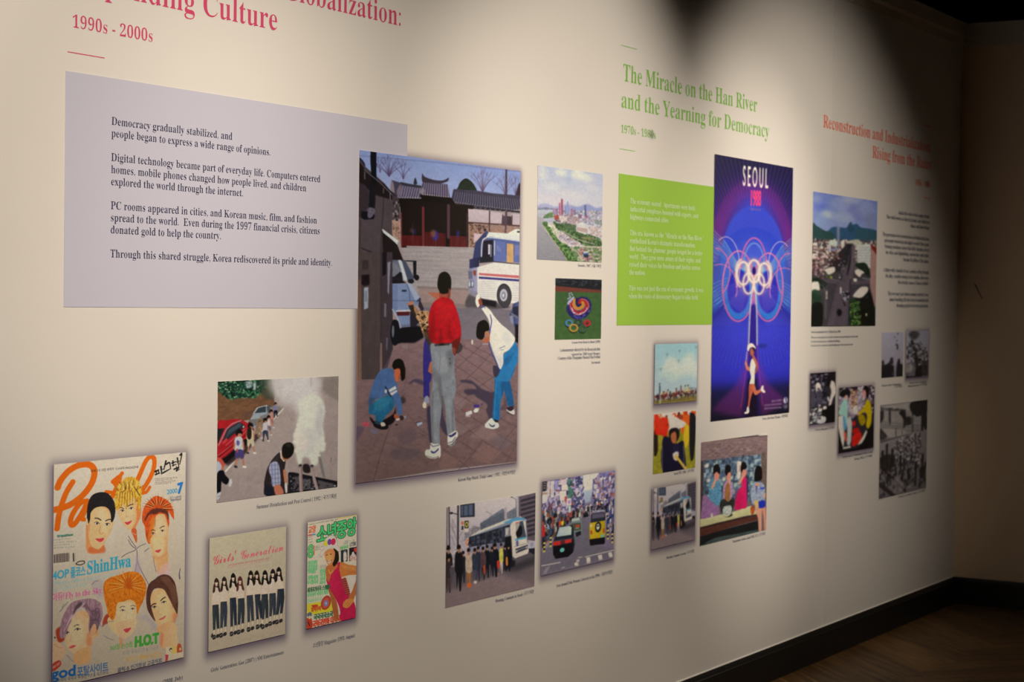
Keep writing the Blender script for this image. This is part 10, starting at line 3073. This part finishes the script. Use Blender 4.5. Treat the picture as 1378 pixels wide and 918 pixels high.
ART['tree'] = '''
P 47594 g=49233 -20,-20 1020,-20 1020,1020 -20,1020
P 50917 g=47634 -13,-18 1025,-6 1010,549 -6,545
S 18051 n=.5 x=1.5 y=1.5 a=.8 b=1 84,53 275,0 566,41 473,155 280,197 133,123
W 11488 w=3 v=8 232,219 360,411 465,607 549,855 528,980
S 11488 n=.2 367,653 638,587 696,761 706,985 402,981 422,802
K 14770/21334/60758/32823 k=220 w0=0.5 w1=1.6 h0=0.5 h1=2 15,284 625,276 1003,428 1007,919 648,809 294,699 19,594
W 16411 w=.7 360,411 186,312 87,239
W 16411 w=.7 411,460 578,322 623,229
W 16411 w=.7 438,557 91,452
W 16411 w=.7 489,583 780,446 876,377
W 16411 w=.7 782,470 841,666
W 16411 w=.7 929,450 970,719
P 32823 n=.4 x=1.5 y=1.5 -4,691 393,678 401,951 0,988
P 21335 n=.5 x=1.5 y=1.5 691,662 1016,647 1011,982 706,980
S 59118 n=.2 a=.6 21,740 245,722 298,847 49,889
L 62358 w=1.2 538,572 663,588
L 11487 w=1.6 0,988 1010,970
Z x b=0.7
'''
ART['factory'] = '''
P 16412 -20,-20 1020,-20 1020,1020 -20,1020
P 9807 n=.4 x=2 y=1.5 -5,-6 1009,5 998,209 3,207
K 22978/11448/34466/6567 k=160 w0=1 w1=4 h0=1 h1=3 -4,15 706,24 691,607 20,705
E 37748 x1=2 y1=3 108,159
S 8207 48,139 106,107 168,144
E 37748 x1=2 y1=3 279,113
S 8207 218,93 277,61 338,98
E 37748 x1=2 y1=3 114,320
S 8207 53,300 112,268 174,305
E 37748 x1=2 y1=3 322,329
S 8207 261,309 320,277 382,315
E 37748 x1=2 y1=3 219,238
S 8207 158,219 217,187 279,224
E 37748 x1=2 y1=3 498,208
S 8207 437,188 496,156 558,194
P 24619 n=.2 30,380 202,367 234,628 40,662
P 22978 n=.2 246,390 463,379 494,597 277,608
S 62358 219,238 282,188 391,225 441,378 373,310 286,306 247,412
S 62358 758,187 866,177 969,229 1005,426 906,530 824,657 738,674 783,524 833,396 784,286
S 6566 647,150 777,135 803,222 719,283 651,236
S 54198 676,486 751,501 768,589 688,552
P 4924 477,705 824,657 977,642 1019,1019 534,1005 330,851
S 62358 324,698 432,670 491,728 436,769 348,765
S 62358 511,685 597,657 673,704 609,729 521,725
S 57478 309,883 483,859 638,889 599,986 313,983
K 42711/19654/59158 k=70 w0=1 w1=3 h0=1 h1=2 21,727 430,638 485,903 51,969
L 54198 w=.8 50,925 291,959
Z x b=0.6
'''
ART['market'] = '''
P 14771 -20,-20 1020,-20 1020,1020 -20,1020
P 14731 -20,3 1014,1 1015,542 -8,465
K 42590/59038/21255/37541/62358 k=260 w0=1 w1=4 h0=1 h1=4 -5,29 998,18 962,432 20,400
P 49154 n=.2 x=2 y=2 a=.7 13,147 162,105 226,210 381,254 388,495 22,467
P 55758 n=.3 x=2 y=2 a=.7 253,76 690,64 636,374 388,495 261,349
K 47214/62231/37454 k=60 w0=1.5 w1=3 h0=0.8 h1=1.4 329,46 500,37 508,331 353,338
S 6606 12,80 130,27 283,43 300,129 226,210 164,156 43,132
S 62071 148,138 208,116 256,169 211,226 159,206
S 47958 76,235 149,172 226,210 245,331 234,483 213,618 147,655 114,542 117,424 20,417 4,348
S 28398 112,474 157,444 213,618 162,662 121,577
P 62358 -3,432 111,423 131,629 179,718 140,936 45,774 -5,600
P 55878 218,482 325,456 374,563 351,836 307,918 229,876 239,689
P 58172 148,698 203,686 238,843 221,910 182,821
S 61536 148,690 203,694 212,789 169,794
P 9969 182,838 228,833 239,915 199,899
S 6565 665,63 720,0 818,27 847,125 807,193 709,152 666,115
S 61948 665,80 723,66 757,137 727,197 677,159
S 58924 n=.08 x=2 y=2 792,218 892,286 929,429 918,606 839,688 773,629 794,490 734,416 606,442 511,426 636,374 730,293
S 49083 n=.2 x=1 y=1 543,437 703,466 755,575 644,628 562,543
S 62069 479,415 542,402 581,440 512,452
S 62358 n=.2 383,323 476,294 540,350 511,418 417,428
S 57886 374,545 436,533 468,570 454,621 391,598
S 59486 n=.1 519,696 615,721 649,794 619,861 525,905 432,931 375,908 380,770 458,742
S 53045 377,666 518,643 582,684 505,746 395,719
P 62358 603,860 681,797 775,700 808,738 731,837 652,900 526,922
P 4924 839,688 968,609 1007,791 979,949 784,1000 527,966 684,903 778,806
P 6524 -11,600 28,705 124,934 35,959 -2,939
P 6525 5,956 527,966 1019,952 1020,988 528,1001 6,990
P 62358 124,917 338,913 345,943 131,945
S 27944 712,240 760,225 730,293
Z x b=0.55
'''
ART['crowd'] = '''
P 42668 -20,-20 1020,-20 1020,1020 -20,1020
P 50872 n=.04 x=4 y=4 -5,19 1003,3 1002,319 3,304
P 41026 a=.5 n=.1 -5,30 527,90 995,116 1002,319 2,257
L 21335 w=.8 6,25 204,50 527,90
K 21334/32821 k=60 w0=0.6 w1=1.5 h0=0.6 h1=2 17,32 527,84 528,108 18,49
P 16412 n=.4 x=1 y=1 7,60 72,59 75,147 32,190 6,188
S 19693 n=.3 171,60 205,56 220,193 187,214
S 11529 n=.4 x=1.5 y=1.5 609,41 668,7 996,0 996,141 895,159 771,175 672,131 622,90
S 14770 n=.5 x=1 y=1 388,110 480,81 528,120 532,230 486,287 471,177
S 16411 n=.4 x=1 y=1 495,179 625,164 651,240 580,258 497,239
L 14770 w=1.8 a=.7 672,118 680,365
L 11488 w=3.2 894,134 890,384 862,658
S 14770 n=.4 x=1 y=1 869,132 984,165 1000,394 938,313 898,260
L 22975 w=.6 a=.8 10,176 824,279
L 22975 w=.6 a=.8 11,200 825,304
L 22975 w=.6 a=.8 11,217 826,322
L 22975 w=.6 a=.8 12,235 826,341
P 49231 n=.04 56,268 464,312 655,351 443,380 214,370
S 21334 n=.5 x=1 y=1 8,246 101,301 146,352 81,369 5,362
P 27898 n=.3 x=2 y=.8 16,375 304,367 631,349 680,365 351,407 17,422
L 18052 w=1.2 17,422 350,389 656,363
L 21334 w=1 324,273 331,358
L 21334 w=.8 452,308 458,345
P 42668 n=.06 x=4 y=4 g=34463 6,404 350,379 679,348 1003,339 1001,1000 3,1000
K 21335/50873/27899/57436/18052 k=420 w0=0.6 w1=1.4 h0=1 h1=3 305,410 680,361 852,364 889,707 547,691 312,615
K 14729/36104/22976 k=260 w0=0.8 w1=2 h0=2 h1=6 19,487 545,642 790,733 991,719 999,949 11,978
L 11488 w=3 v=1.4 149,442 146,643
E 11488 x1=1.3 y1=1.6 149,435
L 11488 w=3 v=1.4 263,502 258,656
E 11488 x1=1.3 y1=1.6 262,494
L 11488 w=3 v=1.4 63,504 58,656
E 11488 x1=1.3 y1=1.6 63,497
L 11488 w=3 v=1.4 438,593 434,774
E 11488 x1=1.3 y1=1.6 437,586
L 11488 w=2 v=1.4 664,606 656,679
E 11488 x1=1.3 y1=1.6 663,599
L 11488 w=3 v=1.4 764,692 763,942
E 11488 x1=1.3 y1=1.6 764,684
L 11488 w=2 v=1.4 509,638 503,734
E 11488 x1=1.3 y1=1.6 509,630
L 11488 w=3 v=1.4 608,747 604,920
E 11488 x1=1.3 y1=1.6 608,740
L 11488 w=2 v=1.4 490,757 484,866
E 11488 x1=1.3 y1=1.6 489,750
L 11488 w=2 v=1.4 337,714 330,785
E 11488 x1=1.3 y1=1.6 337,707
L 11488 w=3 v=1.4 911,621 910,873
E 11488 x1=1.3 y1=1.6 911,613
L 11488 w=3 v=1.4 954,765 950,917
E 11488 x1=1.3 y1=1.6 954,757
S 13128 n=.4 x=1.5 y=1.5 a=.8 21,558 196,542 310,567 313,663 224,700 91,707 24,663
L 11447 w=1.6 24,663 272,802 556,987
L 11447 w=1.2 154,620 184,885
L 11447 w=1 243,607 228,868
L 14729 w=5 a=.9 7,837 300,998
P 44308 a=.6 n=.1 294,781 410,820 554,937 415,991 277,970 320,880
P 45949 a=.7 649,901 710,897 700,958 579,953
P 27898 551,839 698,908 602,919
Z x b=0.6
'''
ART['comm'] = ART['bus'] + 'Z x b=1.1'
PICTURES = [
    ('hero', 'bordered_photo', 'photo', 'largest photo, boys playing in a street, one in red seen from behind', -5.2104, -4.3668, 1.0084, 1.9004, 218.5, 420.6),
    ('smoke', 'photo_print', 'photo', 'photo of a truck blowing thick white smoke down a street beside a red car', -5.7824, -5.2909, 1.0055, 1.2986, 163.3, 156.2),
    ('gg', 'bordered_print', 'album cover', 'cream album cover with nine girls in white tops and jeans under pink script', -5.8090, -5.5104, 0.6475, 0.9221, 105.1, 149.0),
    ('boys', 'bordered_print', 'magazine', 'comic magazine cover with a smiling woman in a red top and white hat', -5.4199, -5.2033, 0.6471, 0.9236, 67.3, 140.8),
    ('pastel', 'bordered_print', 'magazine', 'magazine cover with orange brush title and six young men with dyed hair', -6.3284, -5.8983, 0.6492, 1.1354, 180.1, 288.6),
    ('bus', 'photo_print', 'photo', 'larger photo of commuters queuing at a city bus, left of the traffic photo', -4.7576, -4.2455, 0.6122, 0.9053, 122.4, 131.0),
    ('street', 'bordered_photo', 'photo', 'photo of a crowded shopping street with a yellow jeep and dark saloon car', -4.2053, -3.7195, 0.6404, 0.9376, 98.9, 122.8),
    ('yeo', 'photo_print', 'photo', 'pale aerial photo of riverside towers and green park under a hazy sky', -4.2574, -3.8305, 1.6337, 1.9263, 87.7, 123.1),
    ('field', 'photo_print', 'photo', 'photo of a coloured swirl emblem and five rings formed on a green field', -4.1382, -3.8277, 1.3824, 1.5777, 62.3, 81.2),
    ('seoul', 'photo_print', 'poster', 'tall deep blue poster with glowing rings and a torch runner', -2.9579, -2.2031, 1.0663, 2.0579, 106.7, 344.7),
    ('clouds', 'bordered_photo', 'photo', 'photo of small figures on a field under a wide blue cloudy sky', -3.4284, -3.0841, 1.1487, 1.3590, 56.9, 79.2),
    ('tug', 'photo_print', 'photo', 'photo of a person in a white cap pulling a tug-of-war rope', -3.4286, -3.0843, 0.9034, 1.1133, 57.3, 78.9),
    ('comm', 'bordered_photo', 'photo', 'smaller copy of the bus queue photo, below the tug-of-war photo', -3.4344, -3.0800, 0.6398, 0.8525, 122.4, 131.0),
    ('kids', 'photo_print', 'photo', 'photo of four children sitting on a bench by a brick wall, drinking', -3.0354, -2.4188, 0.6096, 0.9929, 91.1, 134.9),
    ('road', 'photo_print', 'photo', 'photo of a wide city avenue and crossroads with mountains behind', -1.9788, -1.2066, 1.4134, 1.9758, 87.0, 175.1),
    ('rocket', 'photo_print', 'photo', 'small grey photo of dark specks falling above a skyline', -1.1169, -0.8246, 1.1753, 1.3837, 28.8, 60.7),
    ('tree', 'bordered_photo', 'photo', 'small grey photo of people crowding a dark leaning tree', -0.7837, -0.4555, 1.1672, 1.3876, 30.2, 62.0),
    ('factory', 'bordered_photo', 'photo', 'small black and white photo of people bent over a work table', -1.9822, -1.6919, 1.0037, 1.2198, 34.5, 68.8),
    ('market', 'bordered_photo', 'photo', 'small colour photo of a market seller in yellow and a customer in pale blue', -1.6469, -1.2075, 0.8644, 1.1477, 48.0, 86.3),
    ('crowd', 'photo_print', 'photo', 'tall grey photo of a crowd beside a bridge, lowest and nearest the room corner', -1.1246, -0.4551, 0.6218, 1.0520, 65.0, 122.8),
]
for key, name, cat, label, x0, x1, z0, z1, wpx, hpx in PICTURES:
    m = print_mat('picture_' + key, wpx, hpx, ART[key])
    if name == 'photo_print':                            # pasted straight on the wall
        y0, y1 = (.0018, .0024) if key == 'seoul' else (.0004, .0010)
        tag(face(name, x0, x1, z0, z1, y0, y1, m, M_BOARD), label, cat)
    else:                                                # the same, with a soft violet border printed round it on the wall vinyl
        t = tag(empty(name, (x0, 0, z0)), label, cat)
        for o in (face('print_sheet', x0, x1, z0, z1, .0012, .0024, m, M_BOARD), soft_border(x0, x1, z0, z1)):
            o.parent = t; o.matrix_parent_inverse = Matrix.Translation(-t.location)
SM = []
SM.append((-3.4772, 2.0866, 0.022, 'small round grey smudge over the end of the green dates'))
SM.append((-0.5162, 2.0980, 0.026, 'small round dark smudge over the end of the red dates'))
ms, ts, bs = mat('grey_smudge', .9, .1); bs.inputs['Base Color'].default_value = (.10, .10, .12, 1)
tc = nd(ts, 'ShaderNodeTexCoord'); ln = nd(ts, 'ShaderNodeVectorMath', _operation='LENGTH'); rm = nd(ts, 'ShaderNodeMapRange'); rm.inputs['From Min'].default_value = .2; rm.inputs['From Max'].default_value = 1; rm.inputs['To Min'].default_value = .28; rm.inputs['To Max'].default_value = 0
ts.links.new(tc.outputs['Object'], ln.inputs[0]); ts.links.new(ln.outputs['Value'], rm.inputs[0]); ts.links.new(rm.outputs[0], bs.inputs['Alpha'])
for x, z, r, lab in SM:
    o = mesh('smudge', [(math.cos(k * math.pi / 10), 0, math.sin(k * math.pi / 10)) for k in range(20)], [tuple(range(20))], ms, None, (x, -.0016, z)); o.scale = (r * 1.3, 1, r)
    tag(o, lab, 'smudge')
